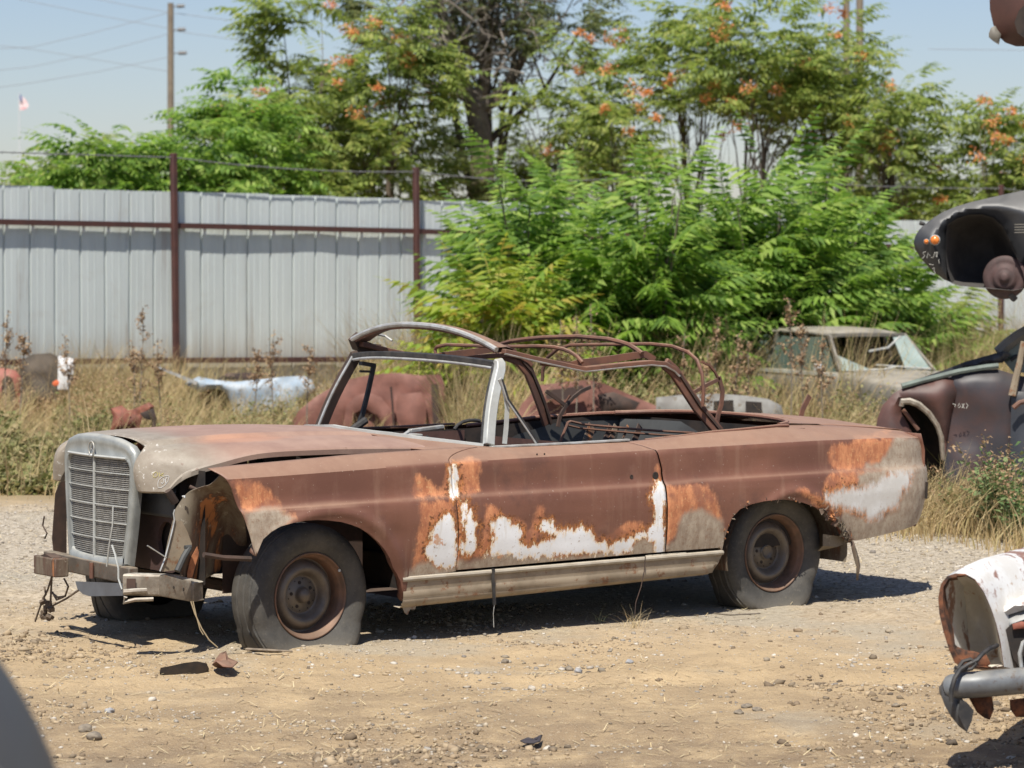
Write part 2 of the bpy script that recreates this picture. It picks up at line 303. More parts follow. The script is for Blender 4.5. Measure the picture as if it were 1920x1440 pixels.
def make_hood_mat():
    m, nt, b, out = newmat('dusty_hood_paint'); v = objco(nt); L = nt.links
    s = N(nt, 'ShaderNodeSeparateXYZ'); L.new(v, s.inputs[0])
    n2 = noise(nt, v, 4, 7, 0.65); n3 = noise(nt, v, 45, 6, 0.7); n1 = noise(nt, v, 12, 8, 0.7)
    c = mixc(nt, ramp(nt, n2, 0.3, 0.7), (0.36, 0.235, 0.175), (0.27, 0.165, 0.125))
    nose = ramp(nt, mth(nt, 'ADD', s.outputs[0], mth(nt, 'MULTIPLY', n2, 0.25)), -0.36, -0.10, 1.0, 0.0)
    grey = mixc(nt, ramp(nt, n1, 0.3, 0.7), (0.31, 0.27, 0.215), (0.235, 0.195, 0.15))
    c = mixc(nt, nose, c, grey)
    # orange stain on the near shoulder, pale scuffs by the grille
    dx = mth(nt, 'POWER', mth(nt, 'DIVIDE', mth(nt, 'SUBTRACT', s.outputs[0], -0.15), 0.30), 2)
    dy = mth(nt, 'POWER', mth(nt, 'DIVIDE', mth(nt, 'SUBTRACT', s.outputs[1], -0.40), 0.10), 2)
    e = mth(nt, 'ADD', mth(nt, 'ADD', dx, dy), mth(nt, 'MULTIPLY', mth(nt, 'SUBTRACT', n2, 0.5), 2.0))
    c = mixc(nt, ramp(nt, e, 0.1, 1.1, 0.5, 0.0), c, (0.46, 0.225, 0.13))
    sc_ = mth(nt, 'MULTIPLY', ramp(nt, n3, 0.60, 0.66), ramp(nt, mth(nt, 'ADD', s.outputs[0], mth(nt, 'MULTIPLY', n2, 0.2)), -0.44, -0.40, 1, 0))
    c = mixc(nt, sc_, c, (0.62, 0.60, 0.55))
    c = mixc(nt, ramp(nt, noise(nt, v, 28, 4, 0.5), 0.70, 0.75, 0, 0.6), c, (0.16, 0.09, 0.06))
    L.new(c, b.inputs['Base Color']); b.inputs['Roughness'].default_value = 0.58
    bump(nt, b, mth(nt, 'ADD', n3, mth(nt, 'MULTIPLY', n2, 2.0)), 0.12, 0.006); return m
M_hood = make_hood_mat()
M_sill = dusty('tan_dust_coated_sill', (0.32, 0.26, 0.185), (0.22, 0.175, 0.12), (0.52, 0.46, 0.36), 0.7, 7, 0.65, spots=(0.20, 0.10, 0.05))
M_inner = dusty('brown_inner_panel', (0.13, 0.065, 0.05), (0.075, 0.04, 0.032), (0.22, 0.15, 0.11), 0.3, 6, 0.75)
M_inner2 = simple('maroon_primer_panel', (0.085, 0.05, 0.045), (0.055, 0.032, 0.028), 4, 0.6, bmp=0.1)
M_greypl = simple('dark_grey_panel', (0.06, 0.062, 0.06), (0.038, 0.038, 0.037), 4, 0.65)
def make_liner():
    m, nt, b, out = newmat('rust_streaked_wheelhouse'); v = objco(nt)
    mp = N(nt, 'ShaderNodeMapping'); mp.inputs['Scale'].default_value = (9, 9, 1.6); mp.inputs['Rotation'].default_value = (0, 0.5, 0); nt.links.new(v, mp.inputs[0])
    n1 = noise(nt, mp.outputs[0], 1.0, 7, 0.65); n2 = noise(nt, v, 30, 6, 0.7)
    c = mixc(nt, ramp(nt, n1, 0.38, 0.6), (0.17, 0.14, 0.10), (0.085, 0.045, 0.03))
    c = mixc(nt, ramp(nt, n1, 0.56, 0.62, 0, 0.85), c, (0.42, 0.17, 0.06))
    c = mixc(nt, ramp(nt, n2, 0.58, 0.68, 0, 0.7), c, (0.34, 0.30, 0.23))
    nt.links.new(c, b.inputs['Base Color']); b.inputs['Roughness'].default_value = 0.8; bump(nt, b, n2, 0.3, 0.006); return m
M_liner = make_liner()
car = empty('convertible_car', (0, 0, 0), 0, 'rust-brown convertible wreck with no roof cloth, raised hood and flat tyres on bare dirt', 'car')
ZC = lambda x: ip(x, [-.55, -.5, .66, 1.88, 2.93, 3.5, 3.82], [.775, .777, .808, .823, .833, .827, .812])
ZM = lambda x: ip(x, [-.55, -.44, .1, .66, 1.93, 2.1, 2.95, 3.72], [.640, .641, .65, .655, .660, .668, .675, .668])
YT = ([.12, .18, .25, .32, .38, .45, .55, .61, .64, .652, .660, .668, .70, .76, .80, .815, .83], [.80, .845, .868, .880, .893, .903, .909, .907, .903, .898, .890, .884, .879, .879, .877, .870, .85])
def Y0(z, x):
    y = float(np.interp(z, *YT))
    if x > 2.7: y -= 0.050*((x-2.7)/1.0)**2
    if x > 3.5: y -= 0.10*((x-3.5)/0.30)**3
    if x < -.1: y -= 0.03*((-.1-x)/.5)**2
    return y
ZTOP = lambda x: ip(x, [-.55, -.48, -.29, .165, .62, .97, 1.0, 1.90, 2.1, 2.37, 2.82, 3.1, 3.3, 3.6, 3.82], [.81, .815, .833, .856, .868, .860, .858, .858, .868, .886, .900, .896, .885, .863, .845])
YTOP = lambda x: ip(x, [-.55, .62, 1.0, 2.0, 2.5, 2.82, 3.0, 3.4, 3.6, 3.82], [.775, .77, .745, .745, .73, .67, .62, .60, .58, .56])
def zr(pts, r=0.0): return pts
AF = [(at(*p, 'y', -0.9)[0], at(*p, 'y', -0.9)[2]) for p in [(479,1043),(499,1010),(515,996),(531,986),(552,979),(575,975),(597,974),(616,975),(640,978),(657,983),(675,990),(692,1001),(708,1015),(721,1030),(731,1046),(738,1062),(748,1078),(754,1091),(758,1108),(764,1126),(770,1144)]]
AR = [(at(*p, 'y', -0.9)[0], at(*p, 'y', -0.9)[2]) for p in [(1355,1040),(1357,1010),(1363,986),(1369,970),(1384,954),(1405,945),(1429,939),(1450,936),(1468,936),(1485,938),(1500,941),(1526,950),(1540,958),(1552,967),(1564,975),(1574,983),(1584,996),(1592,1006),(1603,1017)]]
def side(name, x0, x1, zbot, mat, key, xs=None, dfr=None, dre=None, dx=0.012, deform=None, lip=True, mirror=False, parent=None):
    """one outer body panel as a fine skin; dfr/dre shift its front/rear edge as a function of z"""
    if xs is None: xs = list(np.linspace(x0, x1, int((x1-x0)/dx)+1))
    G = []
    for x in xs:
        col = []; zb = zbot(x); zm = ZM(x); zc = ZC(x); zt = ZTOP(x); yt = YTOP(x); yc = Y0(zc, x)
        for t in np.linspace(0, 1, 9)[:-1]:   # shoulder, from inboard edge down to the crease
            col.append((x, lerp(yt, yc, t**0.92)+0.004*math.sin(math.pi*t), lerp(zt, zc, t**1.25)))
        for t in np.linspace(0, 1, 13)[:-1]:
            z = lerp(zc, zm+0.006, t); col.append((x, Y0(z-(zm-.655), x), z))
        tt = np.linspace(0, 1, 27); tt = tt**1.15
        for t in tt:
            z = lerp(zm+0.004, zb, t); col.append((x, Y0(z-(zm-.655)*(1-t), x), z))
        z_ = zb+0.004
        if lip: col.append((x, col[-1][1]-0.022, z_)); col.append((x, col[-1][1]-0.02, z_+0.012))
        out = []
        for (a, y, z) in col:
            u = (x-x0)/(x1-x0); xx = a
            if dfr: xx += (1-u)**4*dfr(z, y)
            if dre: xx += u**4*dre(z, y)
            if deform: xx, y, z = deform(xx, y, z)
            out.append((xx, -y, z))
        G.append(out)
    G = np.array(G)
    if mirror: G = G*np.array([1, -1, 1])
    mb = MB(); mb.grid(G, flip=not mirror); o = mb.build(name, mat, car if parent is None else parent, solid=0.0025, off=0)
    paint_attrs(o, key if not mirror else 'none'); return o
def arch(A): xs, zs = [a[0] for a in A], [a[1] for a in A]; return lambda x: ip(x, xs, zs)
af, ar = arch(AF), arch(AR)
fx = sorted(set([a[0] for a in AF]+list(np.arange(AF[0][0], .70, .012))+[.70]))
FF = lambda z, y: ip(z, [.445, .537, .619, .676, .744, .796, .822], [0, -.028, -.057, -.079, -.103, -.135, -.165])
def dfm(x, y, z):
    y += 0.006*math.exp(-((x-.30)/.10)**2-((z-.40)/.06)**2)-0.007*math.exp(-((x-.36)/.07)**2-((z-.50)/.07)**2)
    r = math.hypot(x, z-.20); y += 0.013*math.exp(-((r-.425)/.030)**2)*(1 if z > .22 else 0)
    y += 0.010*(vnoise(x*3+9, z*5+3)-.5)
    return x, y, z
FR = lambda z, y: (0.0 if z < .81 else 0.0) + (0.30*max(0, (.866-y)/.12)**1.6 if y < .866 and z > .80 else 0)+ip(z, [.3, .49, .68, .82], [.008, .0, -.016, -.026])
side('front_fender', AF[0][0], .695, lambda x: max(af(x), .0) if x < .44 else ip(x, [.44, .475, .70], [.30, .295, .315]), M_paint, 'fender', xs=fx, dfr=FF, dre=FR, deform=dfm)
side('front_fender', .02, .695, lambda x: max(af(x), .0) if x < .44 else .30, M_paint, 'fender', xs=[x for x in fx if x > .02], dre=FR, deform=dfm, mirror=True)
DF = lambda z, y: (0.30*max(0, (.866-y)/.12)**1.6 if y < .866 and z > .80 else 0)+ip(z, [.3, .49, .68, .82], [.006, .0, -.016, -.026])
DR = lambda z, y: ip(z, [.33, .73, .82, .87], [.022, .0, -.027, -.06]) - (0.07*max(0, (.866-y)/.12) if z > .81 and y < .866 else 0)
dd = lambda x, y, z: (x, y+0.006*(vnoise(x*3+2, z*4)-.5)-(0.004*math.exp(-((x-1.13)/.10)**2-((z-.52)/.05)**2)), z)
for mir in (False, True):
    dr = side('door', .703, 1.912, lambda x: ip(x, [.70, 1.93], [.320, .336]), M_paint, 'door', dfr=DF, dre=DR, deform=dd, mirror=mir)
    if not mir:
        door = dr
        # keyhole and handle holes as dark recessed plugs, chrome trim at the top
        for (cx, cz, r) in ((at(1230, 892, 'y', -.885)[0], at(1230, 892, 'y', -.885)[2], .0165), (at(1185, 894, 'y', -.885)[0], at(1185, 894, 'y', -.885)[2], .009), (at(1008, 844.5, 'y', -.86)[0], .828, .004), (at(1022, 844, 'y', -.86)[0], .828, .004)):
            yy = -Y0(cz, cx)
            h = MB(); h.lathe([(0.0001, 0), (r*.8, 0), (r, -.0008), (r*1.15, .001)], (cx, yy-.0035, cz), n=20)
            h.build('handle_hole', M_dark, dr)
        tr = MB(); tp = [(x, -.742, ip(x, [1.0, 1.5, 1.82], [.862, .864, .868])) for x in np.linspace(1.0, 1.82, 14)]
        tr.ribbon(tp, .03, .010); tr.build('belt_trim', M_alu, dr, bevel=.002)
    else:
        tr = MB(); tr.ribbon([(1.0, .742, .864), (1.5, .742, .866), (1.85, .742, .870)], .03, .010); tr.build('belt_trim', M_rust, dr)
qx = sorted(set([1.919]+[a[0] for a in AR]+list(np.arange(1.94, 3.76, .014))+[3.765, 3.775, 3.785, 3.793]))
def qb(x):
    if x < AR[0][0]: return .336
    if x <= AR[-1][0]: return ar(x)
    return ip(x, [AR[-1][0], 3.415, 3.70, 3.80], [.314, .338, .372, .40])
QF = lambda z, y: ip(z, [.33, .73, .82, .87], [.022, .0, -.027, -.06]) - (0.07*max(0, (.866-y)/.12) if z > .81 and y < .866 else 0)
QR = lambda z, y: ip(z, [.37, .41, .55, .66, .76, .83, .86], [-.04, -.02, .012, .014, .008, -.02, -.05])
def qd(x, y, z):
    y += 0.010*(vnoise(x*2.2+5, z*3.5+7)-.5)-0.012*math.exp(-((x-2.55)/.10)**2-((z-.76)/.05)**2)*0.6
    r = math.hypot(x-2.75, (z-.28)); y += 0.014*math.exp(-((r-.31)/.028)**2)*(1 if z > .33 else 0)
    if 2.88 < x < 3.2 and z < .5:   # rotten edge behind the wheel
        k = max(0, 1-(z-qb(min(x, 3.16)))/.05); z += 0.018*k*(vnoise(x*60, 3)-.5); y -= 0.02*k*vnoise(x*40, 9)
    return x, y, z
for mir in (False, True): side('rear_quarter', 1.919, 3.793, qb, M_paint, 'quarter', xs=qx, dfr=QF, dre=QR, deform=qd, mirror=mir)
# rear deck round the roof well, trunk lid and tail panel
XO = lambda y: ip(abs(y), [0, .25, .45, .56, .62, .66, .70], [3.10, 3.095, 3.06, 3.01, 2.94, 2.86, 2.72])
dk = MB(); G = []
for t in np.linspace(0, 1, 8):
    G.append([(lerp(XO(y), 3.20, t) if abs(y) < .63 else lerp(XO(y), 3.20, t), y, lerp(.925-.015*(y/.6)**2, .918-.02*(y/.6)**2, t) if True else 0) for y in np.linspace(-.625, .625, 33)])
dk.grid(G)
ed = MB(); ed.tube([(XO(y), y, .922-.015*(y/.6)**2) for y in np.linspace(-.66, .66, 33)], .012)
ed.tube([(x, -.733+max(0, x-2.5)*.12, ZTOP(x)+.002) for x in np.linspace(1.93, 2.9, 12)], .008)
ed.tube([(x, .733-max(0, x-2.5)*.12, ZTOP(x)+.002) for x in np.linspace(1.93, 2.9, 12)], .010)
paint_attrs(dk.build('rear_deck', M_paint, car), 'none'); paint_attrs(ed.build('well_rim', M_paint, car), 'none')
tl = MB(); G = []
for u in np.linspace(0, 1, 26):
    x = lerp(3.205, 3.785, u); zz = ip(x, [3.2, 3.38, 3.56, 3.69, 3.75, 3.79], [.918, .912, .897, .875, .85, .80])
    G.append([(x, y, lerp(zz, ZTOP(x)-.002, (abs(y)/.605)**2.2)) for y in np.linspace(-.605, .605, 21)])
tl.grid(G); paint_attrs(tl.build('trunk_lid', M_paint, car, solid=.003), 'none')
tp = MB(); G = []
for z in np.linspace(.36, .84, 12):
    G.append([(3.775+ip(z, [.36, .55, .76, .84], [-.06, .0, .0, -.03])-.03*(abs(y)/.8)**3, y, z) for y in np.linspace(-.80, .80, 17)])
tp.grid(G); tpo = tp.build('tail_panel', M_paint, car, solid=.003); paint_attrs(tpo, 'none')
# rear corner slot for the missing bumper
sb = MB(); a = at(1733, 903, 'y', -.80); b_ = at(1733, 934, 'y', -.80)
for dxx in (-.018, .018): sb = MB(); sb.bar((3.715+dxx, -Y0(.55, 3.715)-.008, a[2]), (3.71+dxx, -Y0(.5, 3.71)-.008, b_[2]), .012, .008, up=(0, -1, 0)); sb.build('bumper_slot', M_dark, car)
# ---- hood
Ec = [(-.684, .723), (-.668, .745), (-.61, .791), (-.546, .820), (-.424, .846), (-.205, .874), (.123, .884), (.45, .880), (.66, .872)]
Qc = [(-.668, .706), (-.672, .770), (-.660, .835), (-.615, .880), (-.52, .902), (-.25, .918), (.1, .922), (.45, .915), (.64, .905)]
Cc = [(-.615, .928), (-.605, .930), (-.59, .932), (-.57, .934), (-.48, .938), (-.25, .944), (.05, .947), (.32, .943), (.54, .934)]
E3 = np.array([at(px, py, 'y', -yy)*np.array([1, -1, 1]) for px, py, yy in [(310,922,.50),(317,913,.505),(338,891,.525),(362,879,.55),(407,866,.58),(487,847,.625),(604,840,.65),(715,838,.66),(805,838.5,.66)]])
def crv(C, t):
    C = np.array(C); k = t*(len(C)-1); i = min(int(k), len(C)-2); f = k-i
    p0 = C[max(i-1, 0)]; p1 = C[i]; p2 = C[i+1]; p3 = C[min(i+2, len(C)-1)]
    return 0.5*((2*p1)+(-p0+p2)*f+(2*p0-5*p1+4*p2-p3)*f*f+(-p0+3*p1-3*p2+p3)*f**3)
def hoodpt(y, t):
    a = abs(y)
    if a < .33: c = crv(Cc, t); q = crv(Qc, t); k = (a/.33)**2*0.35*(t); c = lerp(c, q, k); return (c[0]+.03*(1-t)**6, y, c[1]-.045*(a/.33)**4*(1-t)**3)
    q = crv(Qc, t); c0 = lerp(crv(Cc, t), q, .35*t)+np.array([.03*(1-t)**6, -.045*(1-t)**3])
    sh = .02*max(0, 1-(a-.33)/.14)*max(0, 1-t*6)
    if a < .355: c = lerp(c0, q, (a-.33)/.025); return (c[0]+sh, y, c[1])
    k = (a-.355)/.305; e_ = crv(E3, t); c = lerp(q, np.array([e_[0], e_[2]]), k**2.0 if k > 0 else 0); return (c[0]+sh, math.copysign(lerp(.355, e_[1], k), y), c[1])
ys = list(np.linspace(-.66, -.355, 20))+[-.345, -.337, -.33]+list(np.linspace(-.31, .31, 22))+[.33, .337, .345]+list(np.linspace(.355, .66, 20))
G = [[hoodpt(y, t) for y in ys] for t in np.linspace(0, 1, 64)]
hd = MB(); hd.grid(G)
def off_(p, dy, dz): return (p[0], p[1]+dy, p[2]+dz)
for s in (-1, 1):   # rolled flange down the sides
    e = [np.array(hoodpt(s*.66, t)) for t in np.linspace(0, 1, 64)]
    G2 = [[e_, e_+(0, s*.006, -.008), e_+(0, s*.004, -.030*min(1, (i+4)/20)), e_+(0, -s*.03, -.034*min(1, (i+4)/20))] for i, e_ in enumerate(e)]
    hd.grid(G2, flip=(s < 0))
    hd.grid([[np.array(hoodpt(s*y, 0)) for y in np.linspace(.345, .66, 12)], [np.array(hoodpt(s*y, 0))+(0.012, 0, -.008) for y in np.linspace(.345, .66, 12)], [np.array(hoodpt(s*y, 0))+(0.06, 0, -.004) for y in np.linspace(.345, .66, 12)]], flip=(s > 0))
hood = hd.build('hood', M_hood, car)
# chalk marks on the hood nose: OK in yellow, JY inside a ring in white
M_chy = simple('yellow_chalk', (0.62, 0.55, 0.16), (0.45, 0.38, 0.14), 60, .9); M_chw = simple('white_chalk', (0.72, 0.72, 0.70), (0.5, 0.5, 0.48), 60, .9)
def onhood(px, py):
    # nearest ray hit on hood mesh
    from mathutils.bvhtree import BVHTree
    global _bvh
    try: _bvh
    except NameError: _bvh = BVHTree.FromPolygons([Vector(v) for v in hd.v], hd.f)
    d = Vector(ray(px, py)).normalized(); h = _bvh.ray_cast(Vector(CAMP), d)
    return np.array(h[0]-d*0.0015) if h[0] else None
zk = 4.5
for nm, strokes, mm in (('chalk_mark', [[(222,118),(212,135),(215,155),(232,158),(247,145),(250,125),(238,113),(222,118)], [(262,115),(268,152)], [(300,122),(272,138),(305,150)]], M_chy),
                        ('chalk_mark', [[(258,185),(250,215),(255,245),(280,246),(310,225),(338,190),(347,150),(330,143),(300,150),(275,165),(258,185)], [(296,165),(303,195),(290,212),(278,200)], [(300,170),(312,185)], [(330,158),(312,185),(318,205)], [(318,160),(318,205)]], M_chw)):
    mb = MB()
    for s_ in strokes:
        P = [onhood(240+x/zk, 860+y/zk) for x, y in s_]; P = [p for p in P if p is not None]
        if len(P) > 1:
            q = []
            for i in range(len(P)-1): q += [lerp(P[i], P[i+1], t) for t in (0, .33, .66)]
            mb.tube(q+[P[-1]], .0011, n=5)
    if mb.v: mb.build(nm, mm, hood)
# ---- cowl in front of the windscreen
XB = lambda y: .60+.38*(abs(y)/.72)**2.2
cw = MB(); G = []
for t in np.linspace(0, 1, 8):
    r = []
    for y in np.linspace(-.74, .74, 41):
        a = abs(y); xf = ip(a, [0, .36, .64, .66, .74], [.545, .60, .665, .60, .62]); zf = ip(a, [0, .36, .64, .66, .74], [.930, .910, .868, .862, .862])
        zb2 = ip(a, [0, .36, .6, .74], [.925, .905, .878, .860]); r.append((lerp(xf, XB(y)+.012, t), y, lerp(zf, zb2, t)))
    G.append(r)
cw.grid(G); paint_attrs(cw.build('cowl', M_paint, car, solid=.003), 'none')
# ---- windscreen frame
wb = lambda s: np.array([1.005, s*.715, .868]); wt = lambda s: np.array([1.150, s*.612, 1.238])
WF = lambda y: np.array([XB(y)+.015, y, ip(abs(y), [0, .36, .6, .72], [.932, .912, .884, .866])])
wf = empty  # placeholder name kept out of the scene
bm_ = MB(); bm_.ribbon([WF(y) for y in np.linspace(-.71, .71, 33)], .022, .018); bm_.build('windscreen_base_trim', M_alu2, car)
HD = lambda y: np.array([1.15-.10*(1-(y/.612)**2), y, 1.238+.028*(1-abs(y/.612)**2.4)])
hb = MB(); hb.ribbon([HD(y) for y in np.linspace(-.60, .60, 29)], .05, .026); hdr = hb.build('windscreen_header', M_black, car, bevel=.004)
hb = MB(); hb.tube([HD(y)+(-.02, 0, -.019) for y in np.linspace(-.585, .59, 29)], .008); hb.build('trim_strip', M_alu, hdr)
for s in (-1, 1):
    mm = M_alu2 if s < 0 else M_rustdk
    pl = MB(); P = [lerp(wb(s), wt(s), t)+np.array([-.015*math.sin(math.pi*t), 0, 0]) for t in np.linspace(0, .93, 10)]
    P += [wt(s)+(-.004, -s*.004, .0), wt(s)+(-.006, -s*.02, .012)]
    pl.ribbon(P, .050, .045, up=(0, s, .15)); ap = pl.build('windscreen_pillar', mm, car, bevel=.008)
    ch = MB(); ch.tube([p+(-.026, -s*.014, 0) for p in P[:-1]], .007); ch.build('rubber_seal', M_black if s < 0 else M_alu, ap)
# vent window frames
vn = MB(); z_ = lambda pts, y: [at(px, py, 'y', y) for px, py in pts]
vn.ribbon(z_([(937,710),(944,725),(949,745),(951,765),(949,802),(946,832)], -.715), .022, .008, up=(0, 1, 0)); vf = vn.build('vent_window_frame', M_alu2, car)
v2 = MB(); v2.ribbon(z_([(940,712),(952,750),(978,788),(1007,831)], -.722), .016, .010, up=(0, 1, 0)); v2.build('channel', M_black, vf)
v2 = MB(); v2.tube(z_([(938,711),(950,750),(976,788),(1005,831)], -.735), .0045); v2.build('trim_strip', M_alu, vf)
vn = MB(); P = z_([(700,684),(676,681),(675,692)], .69); vn.ribbon(z_([(701,684),(690,735),(680,775),(670,804)], .69), .022, .016, up=(0, 1, 0)); vn.ribbon(z_([(702,685),(676,681)], .69), .02, .03, up=(0, 1, 0)); vn.ribbon(z_([(700,697),(675,696)], .69), .012, .012, up=(0, 1, 0)); vn.ribbon(z_([(615,799),(640,803),(672,806)], .69), .016, .014, up=(0, 1, 0)); vn.build('vent_window_frame', M_black, car)
# ---- folded soft top frame
fr = MB()
HB = lambda y: np.array([1.155-.02*(1-(y/.62)**2), y, 1.312+.098*(1-abs(y/.62)**2.3)+.012*(y/.62)])
Y_ = np.linspace(-.60, .62, 31)
G = []
for y in Y_:
    k = abs(y)/.62; wd = .035+.05*k**2; c = HB(y); tl_ = .35+.3*k
    G.append([c+(-.012, 0, -.022), c+(-.022, 0, -.004), c+(-.012, 0, .010), c+(wd*.5, 0, .012), c+(wd, 0, .0), c+(wd, 0, -.012), c+(0, 0, -.018)])
fr.grid(G); hbo = fr.build('header_bow', M_rust, car, auto=False)
e = MB(); e.tube([HB(y)+(-.018, 0, .0) for y in Y_], .013, n=8); e.build('seal_strip', M_alu, hbo)
e = MB(); a = HB(.62); e.ribbon([a+(0, .0, .01), a+(.03, .02, -.03), a+(.10, .02, -.055), a+(.15, .01, -.06)], .06, .05, up=(0, 1, 0)); e.build('latch_end', M_rustdk, hbo)
e = MB(); e.tube([at(702, 626, 'y', .55), at(722, 630, 'y', .55), at(735, 639, 'y', .5)], .006, n=5); e.build('latch_lever', M_alu, hbo)
def rail(s, pts, wd, th, nm, mm=M_rust, par=car):
    mb = MB(); mb.ribbon([(x, s*y, z) for x, y, z in pts], wd, th, up=(0, 0, 1)); return mb.build(nm, mm, par, bevel=.004)
near = [(1.17, .60, 1.300), (1.35, .60, 1.262), (1.64, .60, 1.208), (1.655, .60, 1.206), (1.9, .60, 1.222), (2.06, .60, 1.230), (2.15, .60, 1.222), (2.21, .60, 1.195), (2.24, .60, 1.17)]
for s in (-1, 1):
    r = rail(s, near, .05, .024, 'roof_side_rail')
    mb = MB(); mb.tube([(x, s*(y+.020), z-.010) for x, y, z in near], .006, n=6); mb.build('weather_strip', M_alu, r)
    mb = MB(); mb.ribbon([(1.42, s*.57, 1.243), (1.60, s*.57, 1.225), (1.66, s*.57, 1.235), (1.80, s*.57, 1.245), (1.97, s*.57, 1.262), (2.06, s*.57, 1.27), (2.12, s*.57, 1.24)], .012, .034); mb.build('hinge_link', M_rust, r)
    arm = [(2.16, .60, 1.225), (2.22, .60, 1.185), (2.28, .605, 1.11), (2.36, .61, 1.01), (2.44, .62, .93), (2.49, .63, .875)] if s < 0 else [(2.06, .60, 1.235), (2.16, .60, 1.205), (2.23, .60, 1.14), (2.28, .605, 1.05), (2.33, .61, .95), (2.38, .63, .86)]
    mb = MB(); 
    A_ = np.array([(x, s*y, z) for x, y, z in arm]); n_ = len(A_)
    mb.ribbon(A_, .060, .020, up=(0, 1, 0)); am = mb.build('main_arm', M_rust, r, bevel=.004)
    mb = MB(); mb.ribbon(A_+(.012, 0, 0), .012, .040, up=(0, 1, 0)); mb.build('arm_rib', M_rustdk, am)
B1 = [at(*p, 'x', 1.64) for p in [(817,664),(816,655),(820,650),(837,646.5),(880,648),(927,650),(965,650),(1010,649),(1040,651),(1058,655),(1070,660),(1082,668),(1092,680)]]
B2 = [at(*p, 'x', 2.03) for p in [(925,652),(940,645),(957,640),(985,636),(1020,633),(1082,631),(1140,636),(1165,642),(1180,647),(1192,654),(1204,663)]]
B3 = [at(*p, 'x', 2.36) for p in [(1017,715),(1018,692),(1027,670),(1045,655),(1070,647),(1145,646),(1220,645),(1260,649),(1290,660),(1307,675),(1316,700),(1319,730),(1317,762)]]
for P in (B1, B2, B3): mb = MB(); mb.tube(P, .0095 if P is not B2 else .012, n=7); mb.build('roof_bow', M_rust, car)
mb = MB(); mb.ribbon([at(*p, 'y', -.60) for p in [(1315,678),(1330,685),(1340,697),(1348,712)]], .010, .012, up=(0, 1, 0))
mb.ribbon([at(*p, 'y', -.60) for p in [(1348,706),(1355,735),(1352,760),(1346,780),(1342,806)]], .020, .012, up=(0, 1, 0))
mb.ribbon([at(*p, 'y', -.60) for p in [(1298,737),(1325,722),(1350,710)]], .018, .010, up=(0, 1, 0)); mb.build('rear_hinge_link', M_rust, car)
mb = MB(); mb.ribbon([at(*p, 'y', .60) for p in [(1107,726),(1090,733),(1075,745),(1060,762),(1050,780),(1046,800)]], .018, .012, up=(0, 1, 0))
mb.ribbon([at(*p, 'y', .60) for p in [(1024,733),(1040,745),(1060,760)]], .018, .010, up=(0, 1, 0)); mb.build('rear_hinge_link', M_rustdk, car)
# bent strip standing on the trunk edge
mb = MB(); mb.ribbon([at(*p, 'y', .10) for p in [(1508,795),(1502,780),(1505,768),(1518,742)]], .030, .008, up=(0, 1, 0)); mb.build('bent_bracket', M_rust, car)
mb = MB(); mb.ribbon([(2.56, .72, .90), (2.565, .72, .95), (2.59, .70, 1.0)], .02, .006, up=(0, 1, 0)); mb.build('bent_bracket', M_rust, car)
# ---- cockpit tub
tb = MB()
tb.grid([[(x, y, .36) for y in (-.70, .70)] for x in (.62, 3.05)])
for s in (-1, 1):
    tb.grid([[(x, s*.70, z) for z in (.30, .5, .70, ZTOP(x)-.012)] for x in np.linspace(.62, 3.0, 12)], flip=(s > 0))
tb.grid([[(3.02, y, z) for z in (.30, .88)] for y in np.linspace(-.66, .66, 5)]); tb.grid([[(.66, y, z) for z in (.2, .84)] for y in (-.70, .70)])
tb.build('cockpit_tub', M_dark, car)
for s in (-1, 1):
    mb = MB(); mb.grid([[(x, s*(.695-.004*i), z) for i, z in enumerate((.42, .62, .78, .84))] for x in np.linspace(1.02, 1.88, 9)], flip=(s > 0)); mb.build('inner_door_panel', M_inner, car)
mb = MB(); mb.grid([[(x, .688, ip(x, [2.0, 2.2, 2.5, 2.9], [.70, .80, .865, .86])), (x, .68, .60), (x, .68, .40)] for x in np.linspace(2.0, 2.98, 14)], flip=True); mb.build('side_liner', M_greypl, car)
mb = MB(); mb.grid([[(ip(abs(y), [0, .5, .66], [3.05, 3.0, 2.90]), y, .87), (ip(abs(y), [0, .5, .66], [3.0, 2.95, 2.86]), y, .70), (2.9, y, .5)] for y in np.linspace(-.66, .66, 14)]); mb.build('well_liner', M_greypl, car)
# dashboard, pedals, wires
mb = MB(); mb.grid([[(.86+.05*math.cos(a), y, .80+.06*math.sin(a)) for a in np.linspace(-.5, 3.0, 8)] for y in np.linspace(-.66, .66, 9)]); mb.build('dashboard', M_inner, car)
mb = MB(); mb.box((1.02, -.40, .74), (.10, .46, .16)); mb.build('glove_panel', M_inner2, car, bevel=.01)
mb = MB(); mb.tube([(.80, .35, .80), (1.05, .37, .93)], .02); mb.build('steering_column', M_black, car); mb = MB(); mb.tube([at(px, py, 'y', .2) for px, py in [(852,805),(858,797),(868,791),(880,788),(894,788),(900,790)]], .009); mb.build('steering_wheel', M_black, car)
rr_ = random.Random(4)
for k in range(11):
    x0, y0 = rr_.uniform(.70, 1.0), rr_.uniform(-.60, .15); P = [(x0, y0, .84)]; 
    for i in range(5): P.append((P[-1][0]+rr_.uniform(-.05, .07), P[-1][1]+rr_.uniform(-.04, .14), .86+rr_.uniform(-.03, .035)))
    mb = MB(); mb.tube(P, rr_.choice([.004, .006, .009]), n=5); mb.build('loose_cable', rr_.choice([M_black, M_rustdk, M_alu, M_black]), car)
mb = MB()
mb.bar(at(735, 832, 'y', -.30), at(768, 808, 'y', -.26), .018, .012); mb.bar(at(768, 808, 'y', -.26), at(830, 800, 'y', -.2), .025, .018)
mb.box((.93, -.16, .86), (.12, .10, .07)); mb.build('wiper_linkage', M_alu, car, bevel=.004)
